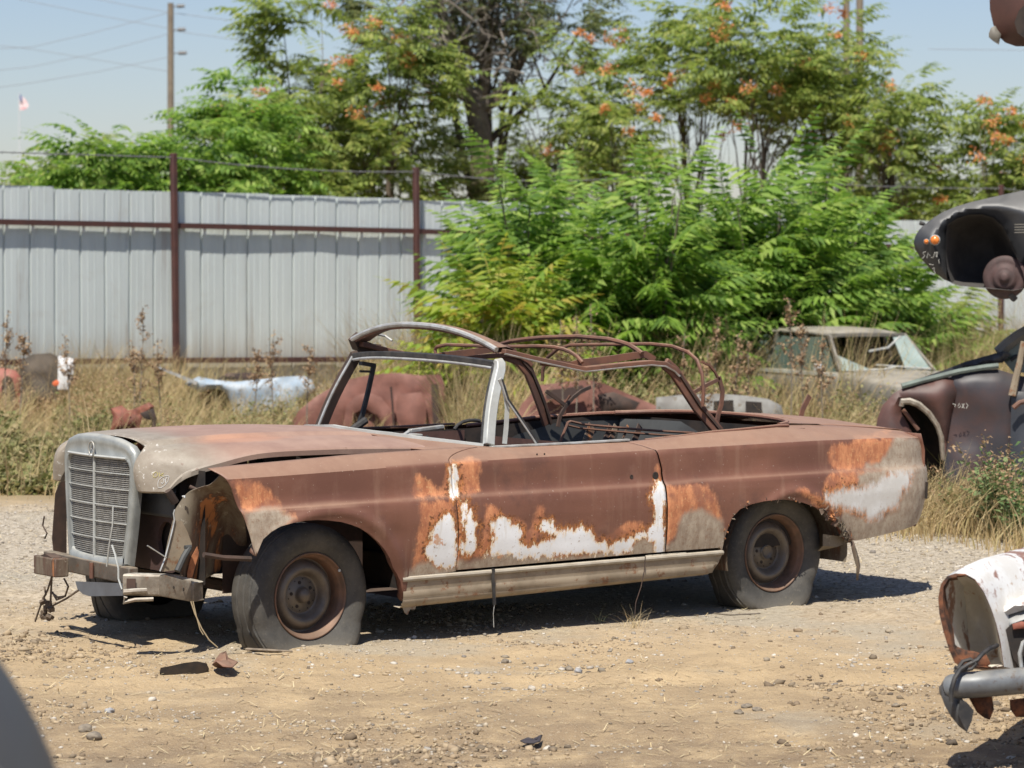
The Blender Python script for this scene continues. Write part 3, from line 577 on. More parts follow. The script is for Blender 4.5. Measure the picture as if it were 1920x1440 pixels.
# seat frames
S1 = [at(*p, 'y', -.42) for p in [(1050,830),(1057,812),(1065,792),(1070,790),(1095,796),(1140,800),(1195,805),(1250,809),(1302,812)]]
mb = MB(); mb.tube(S1, .007, n=6); mb.tube([p+(0, .03, -.02) for p in S1[3:]], .006, n=6); sf = mb.build('seat_frame', M_rust, car)
for k, (px, ww) in enumerate([(1105, .05), (1140, .03), (1150, .03), (1195, .035), (1172, .012)]):
    mb = MB(); mb.ribbon([at(px-6, 828, 'y', -.40), at(px, 812, 'y', -.38), at(px+5, 798, 'y', -.36)], ww, .006, up=(0, 1, 0)); mb.build('seat_strap', M_liner if k % 2 == 0 else M_rustdk, sf)
mb = MB(); G = [[(1.95+.05*math.sin(v*2), y, .45+.36*v) for v in np.linspace(0, 1, 8)] for y in np.linspace(-.62, .62, 12)]; mb.grid(G); mb.build('seat_back', M_inner, car)
mb = MB(); mb.box((1.62, .38, .55), (.10, .46, .46)); mb.build('seat_back', M_inner, car, bevel=.04)
# ---- sill and mouldings
mb = MB(); prof = [(.885, .338), (.892, .326), (.888, .306), (.876, .300)]
G = []
for x in np.linspace(.405, 2.30, 30):
    z0 = ip(x, [.40, 2.3], [-.012, .004]); G.append([(x, -(y), z+z0) for y, z in [(.880, .318), (.893, .314), (.896, .306), (.893, .298), (.880, .294)]])
mb.grid(G); mb.build('sill_trim', dusty('dull_dusty_trim', (.40, .36, .29), (.31, .265, .20), (.48, .42, .33), .6, 12, .6, .1), car)
mb = MB(); G = []
for x in list(np.linspace(.415, 2.24, 50))+[2.27, 2.29, 2.30]:
    t = (x-.41)/1.9; zb3 = lerp(.162, .205, t) if x < 2.24 else lerp(.205, .30, (x-2.24)/.06); z0 = lerp(-.012, .004, t); wv = .006*(vnoise(x*5, 1)-.5)
    zz = [.296, .262, .256, .250, .222, .216, .210, zb3+.012, zb3, zb3+.004]
    yy = [.878, .882, .879, .882, .881, .877, .879, .868, .850, .80]
    G.append([(x, -(y)+wv*(i > 4), max(z+z0 if i < 7 else z, zb3)) for i, (y, z) in enumerate(zip(yy, zz))])
mb.grid(G); sill = mb.build('sill_panel', M_sill, car, auto=False)
mb = MB(); mb.grid([[(x, .87, .33), (x, .87, .2), (x, .80, .18)] for x in np.linspace(.41, 2.3, 8)], flip=True); mb.build('sill_panel', M_sill, car)
mb = MB(); mb.plate([(.43, -.845, .18), (.52, -.845, .175), (.50, -.85, .150), (.475, -.85, .152), (.46, -.85, .128), (.445, -.85, .14)], (0, 1, 0), .004); mb.build('torn_edge', M_sill, sill)
mb = MB(); mb.box((2.06, -.868, .232), (.07, .012, .035)); mb.build('jack_point', M_sill, sill, bevel=.003)
mb = MB()
mb.grid([[(x, y, .20) for y in (-.80, .80)] for x in (.45, 1.4, 2.3)]); mb.grid([[(x, y, .33) for y in (-.50, .50)] for x in (-.50, .45)]); mb.grid([[(x, y, .32) for y in (-.52, .52)] for x in (2.3, 3.2)]); mb.grid([[(x, y, .38) for y in (-.74, .74)] for x in (3.2, 3.62)])
for s in (-1, 1): mb.grid([[(x, s*.54, .30), (x, s*.54, .60)] for x in (2.25, 3.2)]); mb.grid([[(x, s*.50, .24), (x, s*.50, .72)] for x in (-.30, .45)])
mb.build('underbody', M_rustdk, car)
# rear wheelhouse inner, hanging rotten strip
mb = MB(); G = []
for a in np.linspace(math.radians(-12), math.radians(192), 30):
    c = (2.75-.0, .28); R_ = .40; G.append([(c[0]+R_*math.cos(a), -y, c[1]+R_*.80*math.sin(a)) for y in (.86, .74, .55)])
mb.grid(G)
mb.grid([[(3.00, -.84, .36), (3.00, -.84, .30), (3.0, -.8, .27)], [(3.10, -.84, .345), (3.10, -.84, .29), (3.1, -.8, .28)], [(3.20, -.83, .34), (3.2, -.83, .31), (3.2, -.8, .30)]])
mb.build('wheelhouse', M_liner, car)
HS = [at(*p, 'y', -.87) for p in [(1597,1015),(1601,1030),(1605,1045),(1609,1062),(1607,1088)]]
mb = MB(); G = [[p+(-w_/2, 0, 0), p+(0, -.006, .003), p+(w_/2, .002, 0)] for p, w_ in zip(HS, (.022, .030, .034, .026, .010))]
mb.grid(G); mb.build('hanging_rust_strip', M_liner, car, solid=.003)
# flaky rust along the rear arch
rf = random.Random(9)
for k in range(96):
    mb = MB()
    i = rf.uniform(.0, .999)
    if i < .72 and rf.random() < .55: i = rf.uniform(.66, .99)
    q = i*(len(AR)-1); j = int(q); x, z = lerp(np.array(AR[j]), np.array(AR[min(j+1, len(AR)-1)]), q-j)
    sz = rf.uniform(.008, .019)*(1.3 if i > .6 else .6); p = np.array([x+rf.uniform(-.012, .012), -Y0(z, x)-.004-rf.uniform(0, .008), z+rf.uniform(-.010, .016 if i < .6 else .03)])
    R_ = rotm(rf.uniform(-1.2, 1.2), rf.uniform(-3, 3), rf.uniform(-1, 1)); t_ = np.array([(-sz, 0, -sz*.6), (sz, 0, -sz*.5), (sz*.5, 0.002, sz*.7), (-sz*.6, 0, sz*.5)]) @ R_.T+p
    mb.add(t_, [(0, 1, 2, 3)]); mb.build('rust_flake', M_liner, car, smooth=False, solid=.002)
# ---- front wheelhouse seen through the missing fender nose
def surf(name, rows, mat, solid=.003, res=10):
    R_ = [np.array(r, float) for r in rows]; m = len(R_)
    G = []
    for k in np.linspace(0, m-1, (m-1)*res+1):
        i = min(int(k), m-2); f = k-i
        p0, p1, p2, p3 = R_[max(i-1, 0)], R_[i], R_[i+1], R_[min(i+2, m-1)]
        row = 0.5*((2*p1)+(-p0+p2)*f+(2*p0-5*p1+4*p2-p3)*f*f+(-p0+3*p1-3*p2+p3)*f**3); G.append(row)
    G = np.array(G).transpose(1, 0, 2); R2 = list(G); m = len(R2); H = []
    for k in np.linspace(0, m-1, (m-1)*res+1):
        i = min(int(k), m-2); f = k-i; p0, p1, p2, p3 = R2[max(i-1, 0)], R2[i], R2[i+1], R2[min(i+2, m-1)]
        H.append(0.5*((2*p1)+(-p0+p2)*f+(2*p0-5*p1+4*p2-p3)*f*f+(-p0+3*p1-3*p2+p3)*f**3))
    mb = MB(); mb.grid(H); return mb.build(name, mat, car, solid=solid)
P = lambda x, y, yy: at(x/4.5+240, y/4.5+860, 'y', yy)
surf('front_wheelhouse', [
  [P(395,430,-.56), P(500,290,-.62), P(620,240,-.68), P(700,215,-.74), P(800,110,-.79)],
  [P(385,560,-.58), P(520,420,-.62), P(680,330,-.64), P(800,260,-.70), P(900,210,-.80)],
  [P(400,680,-.60), P(545,620,-.60), P(720,520,-.56), P(840,420,-.58), P(950,400,-.70)],
  [P(420,830,-.60), P(570,860,-.57), P(700,760,-.52), P(850,640,-.50), P(990,560,-.60)],
  [P(440,960,-.60), P(570,1080,-.54), P(660,1010,-.50), P(850,900,-.46), P(1010,720,-.50)]], M_liner)
mb = MB()   # tan torn plate in front of it
mb.plate([at(*p, 'y', -.64) for p in [(304,1072),(316,1010),(325,975),(341,977),(352,998),(360,1020),(352,1040),(338,1068)]], (0, 1, 0), .003); tpl = mb.build('torn_plate', M_sill, car, smooth=False)
mb = MB(); mb.tube([P(x, y, -.645) for x, y in [(395,430),(385,460),(392,520),(375,600),(345,720),(310,850),(270,950)]], .004, n=5); mb.tube([P(460,320,-.63), P(480,318,-.64), P(478,330,-.64)], .005, n=5); mb.build('torn_rim', M_alu, tpl)
mb = MB(); mb.plate([P(x, y, -.59) for x, y in [(585,740),(598,800),(570,900),(540,1010),(505,1060),(500,960),(530,840)]], (0, 1, 0), .003); mb.build('orange_bracket', simple('flaky_orange_rust', (.45, .18, .08), (.25, .10, .05), 25, .85, bmp=.3), car, smooth=False)
mb = MB(); mb.tube([P(515,755,-.68), P(470,830,-.69), P(415,950,-.70)], .014, n=8); mb.tube([P(480,750,-.68), P(530,745,-.68)], .010); mb.build('damper_rod', M_greypl, car)
# radiator support with headlamp hole
def holed(c, w_, h_, hy, hz, ry, rz, x, n=28):
    G = [[], [], []]
    for k in range(n+1):
        a = 2*math.pi*k/n; ca, sa = math.cos(a), math.sin(a); s_ = 1/max(abs(ca)/(w_/2), abs(sa)/(h_/2))
        G[0].append((x+.02, hy+ry*ca, hz+rz*sa)); G[1].append((x, hy+ry*1.02*ca, hz+rz*1.02*sa))
        G[2].append((x-.002, c[0]+np.clip(s_*ca, -w_/2, w_/2), c[1]+np.clip(s_*sa, -h_/2, h_/2)))
    return G
for s in (-1, 1):
    mb = MB(); mb.grid(holed((s*.245, .46), .44, .25, s*.355, .475, .078, .085, -.50), flip=(s > 0)); mb.build('radiator_support', M_inner2, car)
    mb = MB(); mb.grid([[(-.53, s*y, z) for y in (.02, .12, .30, .47)] for z in (.585, .60, .64, .72)]); mb.build('upper_crossmember', M_greypl, car, solid=.01)
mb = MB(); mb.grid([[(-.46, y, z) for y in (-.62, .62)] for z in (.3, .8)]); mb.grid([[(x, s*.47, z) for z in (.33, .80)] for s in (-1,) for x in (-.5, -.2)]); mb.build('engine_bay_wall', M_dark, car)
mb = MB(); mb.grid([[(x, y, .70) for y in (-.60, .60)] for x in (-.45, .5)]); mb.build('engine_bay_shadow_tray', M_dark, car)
mb = MB(); mb.tube([P(335,270,-.52), P(400,370,-.52)], .018, n=6); mb.build('hood_stay', M_rustdk, car); mb = MB(); mb.tube([P(520,235,-.60), P(575,260,-.62)], .008); mb.build('hood_stay', M_rustdk, car)
# ---- grille
g0 = MB()
def gout(t):   # outer arch of the shell, t in -1..1 across; returns half outline
    pass
OUT = [(-.36, .40), (-.385, .60), (-.395, .80), (-.375, .875), (-.33, .918), (-.24, .938), (-.12, .946), (0, .948), (.12, .946), (.24, .934), (.32, .90), (.355, .85), (.36, .78), (.34, .58), (.31, .40)]
OUT = [(-.268, .365), (-.300, .54), (-.327, .74), (-.335, .82), (-.325, .87), (-.288, .906), (-.20, .930), (-.10, .939), (0, .942)]
OUT = OUT+[(-a, b) for a, b in OUT[-2::-1]]
MID = [(-.256, .370), (-.287, .54), (-.313, .74), (-.319, .815), (-.305, .862), (-.262, .893), (-.18, .912), (-.09, .921), (0, .924)]; MID = MID+[(-a, b) for a, b in MID[-2::-1]]
INN = [(-.236, .396), (-.266, .54), (-.288, .74), (-.288, .80), (-.278, .824), (-.255, .836), (-.17, .840), (-.085, .841), (0, .841)]; INN = INN+[(-a, b) for a, b in INN[-2::-1]]
XG = lambda y: -.680+.035*(abs(y)/.34)**2
G = []
for (oy, oz), (my, mz), (iy, iz) in zip(OUT, MID, INN):
    G.append([(XG(my)+.050, oy*.975, oz-.010), (XG(my)+.028, oy*.985, oz-.002), (XG(my)+.012, (oy+my)/2*1.01, (oz+mz)/2+.003), (XG(my), my, mz), (XG(iy)+.005, lerp(my, iy, .3), lerp(mz, iz, .3)), (XG(iy)+.012, lerp(my, iy, .93), lerp(mz, iz, .93)), (XG(iy)+.004, iy, iz), (XG(iy)+.03, iy*.985, iz-.004)])
g0.grid(G, flip=True)
bt = [(-.268, .365), (-.25, .352), (-.1, .343), (.1, .343), (.25, .352), (.268, .365)]
g0.grid([[(XG(y)+.05, y, z-.005), (XG(y), y*.96, z), (XG(y)-.004, y*.93, z+.012), (XG(y)+.004, y*.88, z+.045), (XG(y)+.03, y*.86, z+.048)] for y, z in bt], flip=True)
gs = g0.build('grille_shell', dusty('tarnished_grille_shell', (.34, .355, .34), (.25, .26, .245), (.46, .44, .38), .5, 9, .42, .25), car, auto=False)
mesh = MB(); GY = lambda z: ip(z, [.39, .54, .74, .80, .838], [.236, .266, .288, .288, .262])
for z in np.arange(.400, .834, .0090):
    yw = GY(z); mesh.ribbon([(XG(y)+.020, y, z) for y in np.linspace(-yw, yw, 9)], .003, .0024)
for y in np.arange(-.284, .0, .0105): mesh.ribbon([(XG(y)+.022, y*(.9 if 0 else 1)*GY(z)/.288, z) for z in (.392, .5, .66, .83)], .0028, .003, up=(1, 0, 0))
for y in np.arange(.0105, .284, .0105): mesh.ribbon([(XG(y)+.026, y*GY(z)/.288, z) for z in (.392, .5, .66, .83)], .0028, .003, up=(1, 0, 0))
mesh.build('grille_mesh', simple('dull_grille_metal', (.40, .39, .36), (.27, .26, .235), 30, .5, .2), gs)
mb = MB()
for z in (.472, .548, .624, .70, .770): mb.ribbon([(XG(y)+.012, y, z) for y in np.linspace(-GY(z), GY(z), 9)], .004, .004)
mb.ribbon([(XG(0)+.010, 0, .385), (XG(0)+.010, 0, .84)], .008, .009, up=(1, 0, 0)); mb.tube([(XG(y)+.004, y, .841) for y in np.linspace(-.265, .27, 13)], .006, n=6); mb.build('grille_bar', M_alu2, gs)
mb = MB(); mb.grid([[(XG(y)+.06, y, z) for y in np.linspace(-.25, .25, 7)] for z in (.38, .85)]); mb.build('radiator_core', M_dark, gs)
# star badge in a ring
ec = np.array([XG(0)-.004, .0, .874]); mb = MB(); mb.tube([ec+(0, .025*math.cos(a), .031*math.sin(a)) for a in np.linspace(0, 2*math.pi, 25)], .0035, n=6, caps=False)
for k in range(3):
    a = math.pi/2+k*2*math.pi/3; t_ = ec+(0, .023*math.cos(a), .028*math.sin(a)); sd_ = np.array([0, -math.sin(a), math.cos(a)])*.004
    mb.add([ec+sd_, ec-sd_, t_, ec+(-.004, 0, 0)], [(0, 2, 3), (3, 2, 1), (0, 3, 1)])
mb.tube([(XG(0)-.002, 0, .838), (XG(0)-.006, 0, .848)], .012, n=8); mb.build('star_badge', M_alu, gs, auto=False)
# bumper remains
mb = MB(); G = []
def bx(a, b_, h, d, nm, mat, par=car):
    mb = MB(); mb.bar(a, b_, d, h); return mb.build(nm, mat, par, bevel=.006)
M_beam = dusty('dirty_front_beam', (.14, .115, .09), (.085, .068, .052), (.30, .25, .18), .6, 9, .7, spots=(.12, .06, .035))
cm = bx((-.66, .46, .335), (-.66, -.34, .325), .075, .05, 'front_crossmember', M_beam)
bx((-.80, .27, .335), (-.80, .06, .335), .085, .07, 'bumper_bracket', M_liner); 
mb = MB(); mb.plate([at(*p, 'x', -.83) for p in [(76,1042),(84,1038),(98,1046),(96,1080),(80,1076),(74,1060)]], (1, 0, 0), .05); mb.build('torn_bracket_end', M_rustdk, car, smooth=False)
# c-channel bracket, near side
mb = MB()
A_, B_, C_ = np.array((-.80, -.42, .335)), np.array((-.78, -.66, .325)), np.array((-.74, -.86, .318))
A_ = at(232, 1096, 'x', -.84); B_ = at(300, 1098, 'x', -.70); C_ = at(361, 1110, 'x', -.52)
h = .046
G = []
for p, k in ((A_, 0), (lerp(A_, B_, .33), 0), (lerp(A_, B_, .6), 0), (B_, 0), (C_, 1)):
    hh = h*(.95 if k else 1); G.append([p+(.06, .02, hh), p+(0, 0, hh), p+(-.006, -.003, hh-.008), p+(-.006, -.003, -hh+.008), p+(0, 0, -hh), p+(.06, .02, -hh)])
G.append([p_+(.006, -.010, -.004 if i < 3 else .004) for i, p_ in enumerate(G[-1])])
mb.grid(G); mb.plate([C_+(.06, .02, h*.9), C_+(0, -.008, h*.9), C_+(0, -.008, -h*.9), C_+(.06, .02, -h*.9)], (.3, -1, 0), .005)
M_bump = dusty('scuffed_bare_bumper_metal', (.30, .26, .205), (.17, .14, .105), (.56, .52, .44), .8, 18, .5, .25, spots=(.19, .12, .08))
br = mb.build('bumper_bracket', M_bump, car, solid=.005, bevel=.003)
mb = MB(); mb.tube([A_+(-.012, -.02, -.030), lerp(A_, B_, .35)+(-.018, -.02, -.024), lerp(A_, B_, .7)+(-.018, -.01, -.022)], .012, n=8); mb.tube([A_+(-.008, -.03, -.050), A_+(-.012, -.02, -.075), lerp(A_, B_, .3)+(-.01, -.02, -.062), lerp(A_, B_, .75)+(-.0, -.02, -.058)], .009, n=7); mb.build('bent_tube', M_bump, br)
mb = MB(); mb.box(lerp(A_, B_, .2)+(-.008, -.006, .006), (.004, .05, .044), R=rotm(rz=.75)); mb.build('pocket', M_rustdk, br)
mb = MB(); mb.plate([at(*p, 'y', .62) for p in [(104,925),(112,905),(125,895),(125,1045),(102,1045),(98,1010)]], (0, 1, 0), .004); mb.build('inner_fender', M_rustdk, car, smooth=False)
for q in (.45, .75): mb = MB(); mb.lathe([(.0001, 0), (.006, 0), (.008, .001)], lerp(B_, C_, q)+(-.010, -.008, .006), ax='x', n=10); mb.build('bolt_hole', M_dark, br)
# grey splash pan below the grille
mb = MB(); mb.plate([at(*p, 'x', -.76) for p in [(141,1090),(230,1094),(230,1117),(168,1118),(155,1114),(145,1104)]], (1, 0, 0), .005); mb.build('splash_pan', simple('blue_grey_pan', (.115, .125, .14), (.09, .095, .105), 6, .55), car, solid=.004)
mb = MB(); mb.tube([(-.70, -.03, .36), (-.70, -.03, .29)], .010, n=6); mb.build('tow_stud', M_rust, cm)
# loose strips and wires at the front
mb = MB(); mb.tube([at(*p, 'x', -.76) for p in [(212,950),(211,985),(205,1020),(200,1062)]], .004, n=5); mb.build('loose_strip', M_alu2, car)
mb = MB(); mb.tube([at(*p, 'x', -.76) for p in [(210,1022),(216,1040),(222,1065),(222,1085),(229,1105)]], .0045, n=5); mb.build('loose_strip', M_alu2, car)
mb = MB(); mb.tube([at(*p, 'y', -.66) for p in [(276,1023),(295,1035),(312,1046)]], .003, n=5); mb.build('loose_wire', M_alu, car)
mb = MB(); mb.tube([at(*p, 'y', -.78) for p in [(358,1128),(365,1150),(378,1178),(392,1200),(408,1214)]], .003, n=5); mb.tube([at(*p, 'y', -.78) for p in [(362,1128),(368,1155),(375,1180),(381,1190)]], .0025, n=5); mb.build('loose_wire', simple('straw_coloured_wire', (.45, .36, .22), None, 1, .8), car)
mb = MB(); rw = random.Random(3)
for P_ in ([(97,1082),(90,1105),(78,1130),(66,1165)], [(97,1082),(95,1120),(94,1148)], [(120,1085),(128,1100),(122,1118),(108,1120),(98,1112)], [(148,1106),(125,1122),(98,1136)], [(98,1110),(106,1125),(118,1120)], [(83,1100),(86,1115),(80,1122)]):
    mb.tube([at(*p, 'x', -.74) for p in P_], .005, n=5)
for k in range(14):
    c = at(rw.uniform(80, 96), rw.uniform(1128, 1160), 'x', -.74); mb.box(c, (.02, .03, .016), R=rotm(rw.random()*3, rw.random()*3, rw.random()))
mb.build('dangling_roots', simple('dry_root_and_mud', (.085, .060, .04), (.16, .12, .085), 30, .9), car)
mb = MB(); mb.tube([at(*p, 'x', -.6) for p in [(83,968),(80,985),(88,1000),(84,1010)]], .004, n=5); mb.build('dangling_roots', M_rustdk, car)
# strap and wire hanging from the sill
mb = MB(); mb.ribbon([at(*p, 'y', -.895) for p in [(925,1066),(924,1085),(926,1110),(927,1134)]], .014, .008, up=(0, 1, 0)); mb.build('hanging_strap', M_black, car)
mb = MB(); mb.tube([at(*p, 'y', -.895) for p in [(927,1134),(925,1150),(926,1176)]], .0018, n=4); mb.build('hanging_thread', M_alu, car)
mb = MB(); mb.tube([at(*p, 'y', -.895) for p in [(1210,1043),(1208,1070),(1202,1100),(1192,1130),(1190,1156)]], .0025, n=5); mb.build('hanging_wire', M_rustdk, car)
mb = MB(); mb.tube([at(*p, 'y', -.86) for p in [(382,1040),(420,1046),(470,1048)]], .013, n=6); mb.build('tie_rod', M_rustdk, car); mb = MB(); mb.tube([(0, -.62, .22), (-.05, .62, .22)], .03, n=8); mb.build('axle', M_rustdk, car); mb = MB(); mb.tube([(2.75, -.66, .265), (2.75, .66, .265)], .045, n=8); mb.build('axle', M_rustdk, car)
# ---- wheels
def make_tyre_mat():
    m, nt, b, out = newmat('weathered_tyre'); v = objco(nt); n1 = noise(nt, v, 7, 7, .65); n2 = noise(nt, v, 60, 5, .7)
    c = mixc(nt, ramp(nt, n1, .35, .65), (.040, .038, .034), (.078, .072, .062)); c = mixc(nt, ramp(nt, n2, .54, .70, 0, .5), c, (.13, .115, .09))
    nt.links.new(c, b.inputs['Base Color']); b.inputs['Roughness'].default_value = .72
    # dust low on the sidewall
    s = N(nt, 'ShaderNodeSeparateXYZ'); nt.links.new(v, s.inputs[0]); f = mth(nt, 'MULTIPLY', ramp(nt, mth(nt, 'ADD', s.outputs[2], mth(nt, 'MULTIPLY', n1, .15)), .02, .16, .55, 0.), 1)
    c2 = mixc(nt, f, c, (.20, .17, .125)); nt.links.new(c2, b.inputs['Base Color']); bump(nt, b, mth(nt, 'ADD', n2, ramp(nt, noise(nt, v, 24, 9, .8), .48, .52)), .35, .003); return m
M_tyre = make_tyre_mat()
M_rim = dusty('rusted_wheel_steel', (.20, .11, .07), (.12, .075, .052), (.30, .215, .15), .4, 12, .6, .25)
M_disc = dusty('grey_brown_wheel_disc', (.17, .145, .115), (.105, .085, .068), (.24, .20, .155), .5, 8, .5, .35)
def wheel(cx, cy, cz, s, steer=0.0, sag=.0):
    """s=-1 near side; tyre is the wheel's own mesh, flattened where it meets the ground"""
    R_ = .322; prof = []   # (radius, outward offset)
    for r, h in [(.186, -.012), (.196, .004), (.205, .010), (.222, .020), (.245, .028), (.268, .030), (.288, .026), (.300, .016), (.312, .002), (.3155, -.004), (.314, -.010), (R_, -.016), (R_, -.045), (.316, -.048), (.316, -.056), (R_, -.060), (R_, -.095), (.316, -.098), (.316, -.106), (R_, -.110), (R_, -.140), (.312, -.158), (.29, -.176), (.24, -.182), (.19, -.165)]: prof.append((r, h))
    mb = MB(); mb.lathe([(r, s*h) for r, h in prof], (0, 0, 0), n=120)
    cs, sn = math.cos(steer), math.sin(steer); V = []
    for i, (x, y, z) in enumerate(mb.v):
        r = math.hypot(x, z); a = math.atan2(z, x); j = i % len(prof)
        if 11 <= j <= 20 and j not in (13, 14, 17, 18):   # tread blocks
            if int((a+math.pi)/(2*math.pi)*120+(j > 15)*.5) % 2 == 0: x *= .994; z *= .994
        X, Yy = x*cs-y*sn, x*sn+y*cs; Z = z+cz
        gz = .004
        if Z < gz+.10:
            pen = max(0, gz+.10-Z)/.10; fl = max(0, (r-.19)/.13)
            if Z < gz: 
                Z = gz+(Z-gz)*.03
            k = min(1, pen)*fl; hb_ = prof[j][1]
            Yy += s*(.055 if hb_ > -.08 else -.04)*k*math.exp(-((fl-.75)/.5)**2); X += .02*k*(1 if x > 0 else -1)*fl
        V.append((cx+X, cy+Yy, Z))
    mb.v = V; ty = mb.build('wheel', M_tyre, car)
    def rot(pts): return [(cx+x*cs-y*sn, cy+x*sn+y*cs, z+cz) for x, y, z in pts]
    def part(nm, prof, mat, n=64):
        q = MB(); q.lathe([(r, s*h) for r, h in prof], (0, 0, 0), n=n); q.v = rot(q.v); return q.build(nm, mat, ty, auto=False)
    part('rim', [(.188, -.02), (.196, .0), (.1955, .008), (.191, .011), (.187, .006), (.184, -.004), (.177, -.012), (.172, -.020), (.169, -.05), (.163, -.075), (.155, -.085)], M_rim)
    part('disc', [(.165, -.068), (.158, -.070), (.152, -.058), (.143, -.042), (.133, -.031), (.120, -.027), (.108, -.031), (.098, -.044), (.090, -.060), (.084, -.070), (.080, -.070), (.078, -.066), (.040, -.064), (.036, -.060), (.034, -.045), (.030, -.030 if s < 0 and cx < 1 else -.055), (.012, -.022 if cx < 1 else -.056), (.0005, -.020 if cx < 1 else -.056)], M_disc)
    for k in range(5):
        q = MB(); a = k*2*math.pi/5+.5; q.lathe([(.0001, s*.0), (.008, s*.0), (.0085, -s*.004)], (.056*math.cos(a), s*-.0625, .056*math.sin(a)), n=10); q.v = rot(q.v); q.build('stud_hole', M_dark, ty)
    for k in range(10):
        q = MB(); a = k*2*math.pi/10+.2; q.lathe([(.0001, 0), (.003, 0), (.0035, -s*.002)], (.071*math.cos(a), s*-.0645, .071*math.sin(a)), n=8); q.v = rot(q.v); q.build('vent_hole', M_dark, ty)
    return ty
wheel(0, -.752, .234, -1, steer=math.radians(3)); wheel(2.75, -.752, .272, -1); wheel(0, .76, .25, 1, steer=math.radians(3)); wheel(2.75, .752, .272, 1)
q = MB(); q.lathe([(.0001, 0), (.006, 0), (.007, .004)], (.15, -.765, .34), n=8); q.build('valve_cap', M_alu2, car)
# ================================================================ end of the convertible
# ================================================================ ground
FH = np.array([math.sin(_y), math.cos(_y), 0.0]); RH = np.array([math.cos(_y), -math.sin(_y), 0.0])
def sstep(t): t = np.clip(t, 0, 1); return t*t*(3-2*t)
def zt(x, y):
    x = np.asarray(x, float); y = np.asarray(y, float)
    D = (x-CAMP[0])*FH[0]+(y-CAMP[1])*FH[1]
    return -0.45*sstep((D-18)/13)
def gh(x, y):
    x = np.asarray(x, float); y = np.asarray(y, float)
    z = zt(x, y)+(fbm(x*.55+5, y*.55+9, 3)-.45)*.035
    near = np.exp(-(((x-1.4)/1.9)**4+((y)/1.0)**4))
    z = z*(1-near) + (fbm(x*4, y*4, 3)-.5)*.012
    z += np.maximum(0, fbm(x*2.3+40, y*2.3, 4)-.52)*.10*(1-near)
    z += (vnoise(x*22, y*22)-.5)*.008*(1-.4*near)
    Dd = (x-CAMP[0])*FH[0]+(y-CAMP[1])*FH[1]+.10*np.sin(x*.8+y*.5); Lr = (x-CAMP[0])*RH[0]+(y-CAMP[1])*RH[1]
    for c_ in (10.7, 12.15): z -= .020*np.exp(-((Dd-c_-.12*Lr)/.12)**2)-.010*np.exp(-((Dd-c_-.12*Lr-.22)/.08)**2)
    for (cx, cy) in ((0, -.86), (0, .86), (2.75, -.86), (2.75, .86)): z += .012*np.exp(-((x-cx)**2+(y-cy)**2)/.03)
    return z
def base(px, D):
    p = atd(px, 600, D); return np.array([p[0], p[1], float(zt(p[0], p[1]))])
def make_ground_mat():
    m, nt, b, out = newmat('dry_dirt'); v = objco(nt, True); L = nt.links
    n1 = noise(nt, v, .55, 6, .6); n2 = noise(nt, v, 3.2, 8, .65); n3 = noise(nt, v, 26, 8, .7); n4 = noise(nt, v, 110, 4, .6)
    c = mixc(nt, ramp(nt, n2, .35, .65), (.50, .37, .215), (.40, .295, .175))
    # grey gravel strip where cars were driven: behind and to the right of the convertible
    sx = N(nt, 'ShaderNodeSeparateXYZ'); L.new(v, sx.inputs[0])
    dd_ = mth(nt, 'ADD', mth(nt, 'MULTIPLY', sx.outputs[0], float(FH[0])), mth(nt, 'MULTIPLY', sx.outputs[1], float(FH[1])))
    dd_ = mth(nt, 'ADD', dd_, float(-CAMP[0]*FH[0]-CAMP[1]*FH[1])); dj = mth(nt, 'ADD', dd_, mth(nt, 'MULTIPLY', n1, 3.0))
    g = mth(nt, 'MULTIPLY', ramp(nt, dj, 14.0, 18.0), ramp(nt, dj, 21.5, 24, 1, 0))
    grey = mixc(nt, ramp(nt, n3, .40, .62), (.54, .48, .385), (.26, .225, .175)); c = mixc(nt, mth(nt, 'MULTIPLY', g, .85), c, grey)
    g2 = mth(nt, 'MULTIPLY', ramp(nt, n1, .53, .62), .55); c = mixc(nt, g2, c, (.37, .335, .265))
    g3 = ramp(nt, dj, 22.5, 25); c = mixc(nt, g3, c, (.30, .23, .13))
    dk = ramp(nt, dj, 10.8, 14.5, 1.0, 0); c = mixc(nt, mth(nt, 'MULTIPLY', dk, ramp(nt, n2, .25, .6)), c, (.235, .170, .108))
    c = mixc(nt, ramp(nt, n3, .57, .70, 0, .65), c, (.24, .18, .12)); c = mixc(nt, ramp(nt, n4, .58, .66, 0, .5), c, (.56, .48, .36))
    c = mixc(nt, ramp(nt, noise(nt, v, 45, 6, .7), .60, .66, 0, .7), c, (.12, .09, .065))
    L.new(c, b.inputs['Base Color']); b.inputs['Roughness'].default_value = .95; b.inputs['Specular IOR Level'].default_value = .2
    bump(nt, b, mth(nt, 'ADD', mth(nt, 'MULTIPLY', n3, 1.0), mth(nt, 'MULTIPLY', n4, .4)), .9, .02); return m
M_ground = make_ground_mat()
def axis(lo, hi, step, far):
    a = list(np.arange(lo, hi, step)); s = step; x = hi; b_ = []
    while x < far: b_.append(x); s *= 1.12; x += s
    s = step; x = lo; c = []
    while x > -far: s *= 1.12; x -= s; c.append(x)
    return np.array(c[::-1]+a+b_)
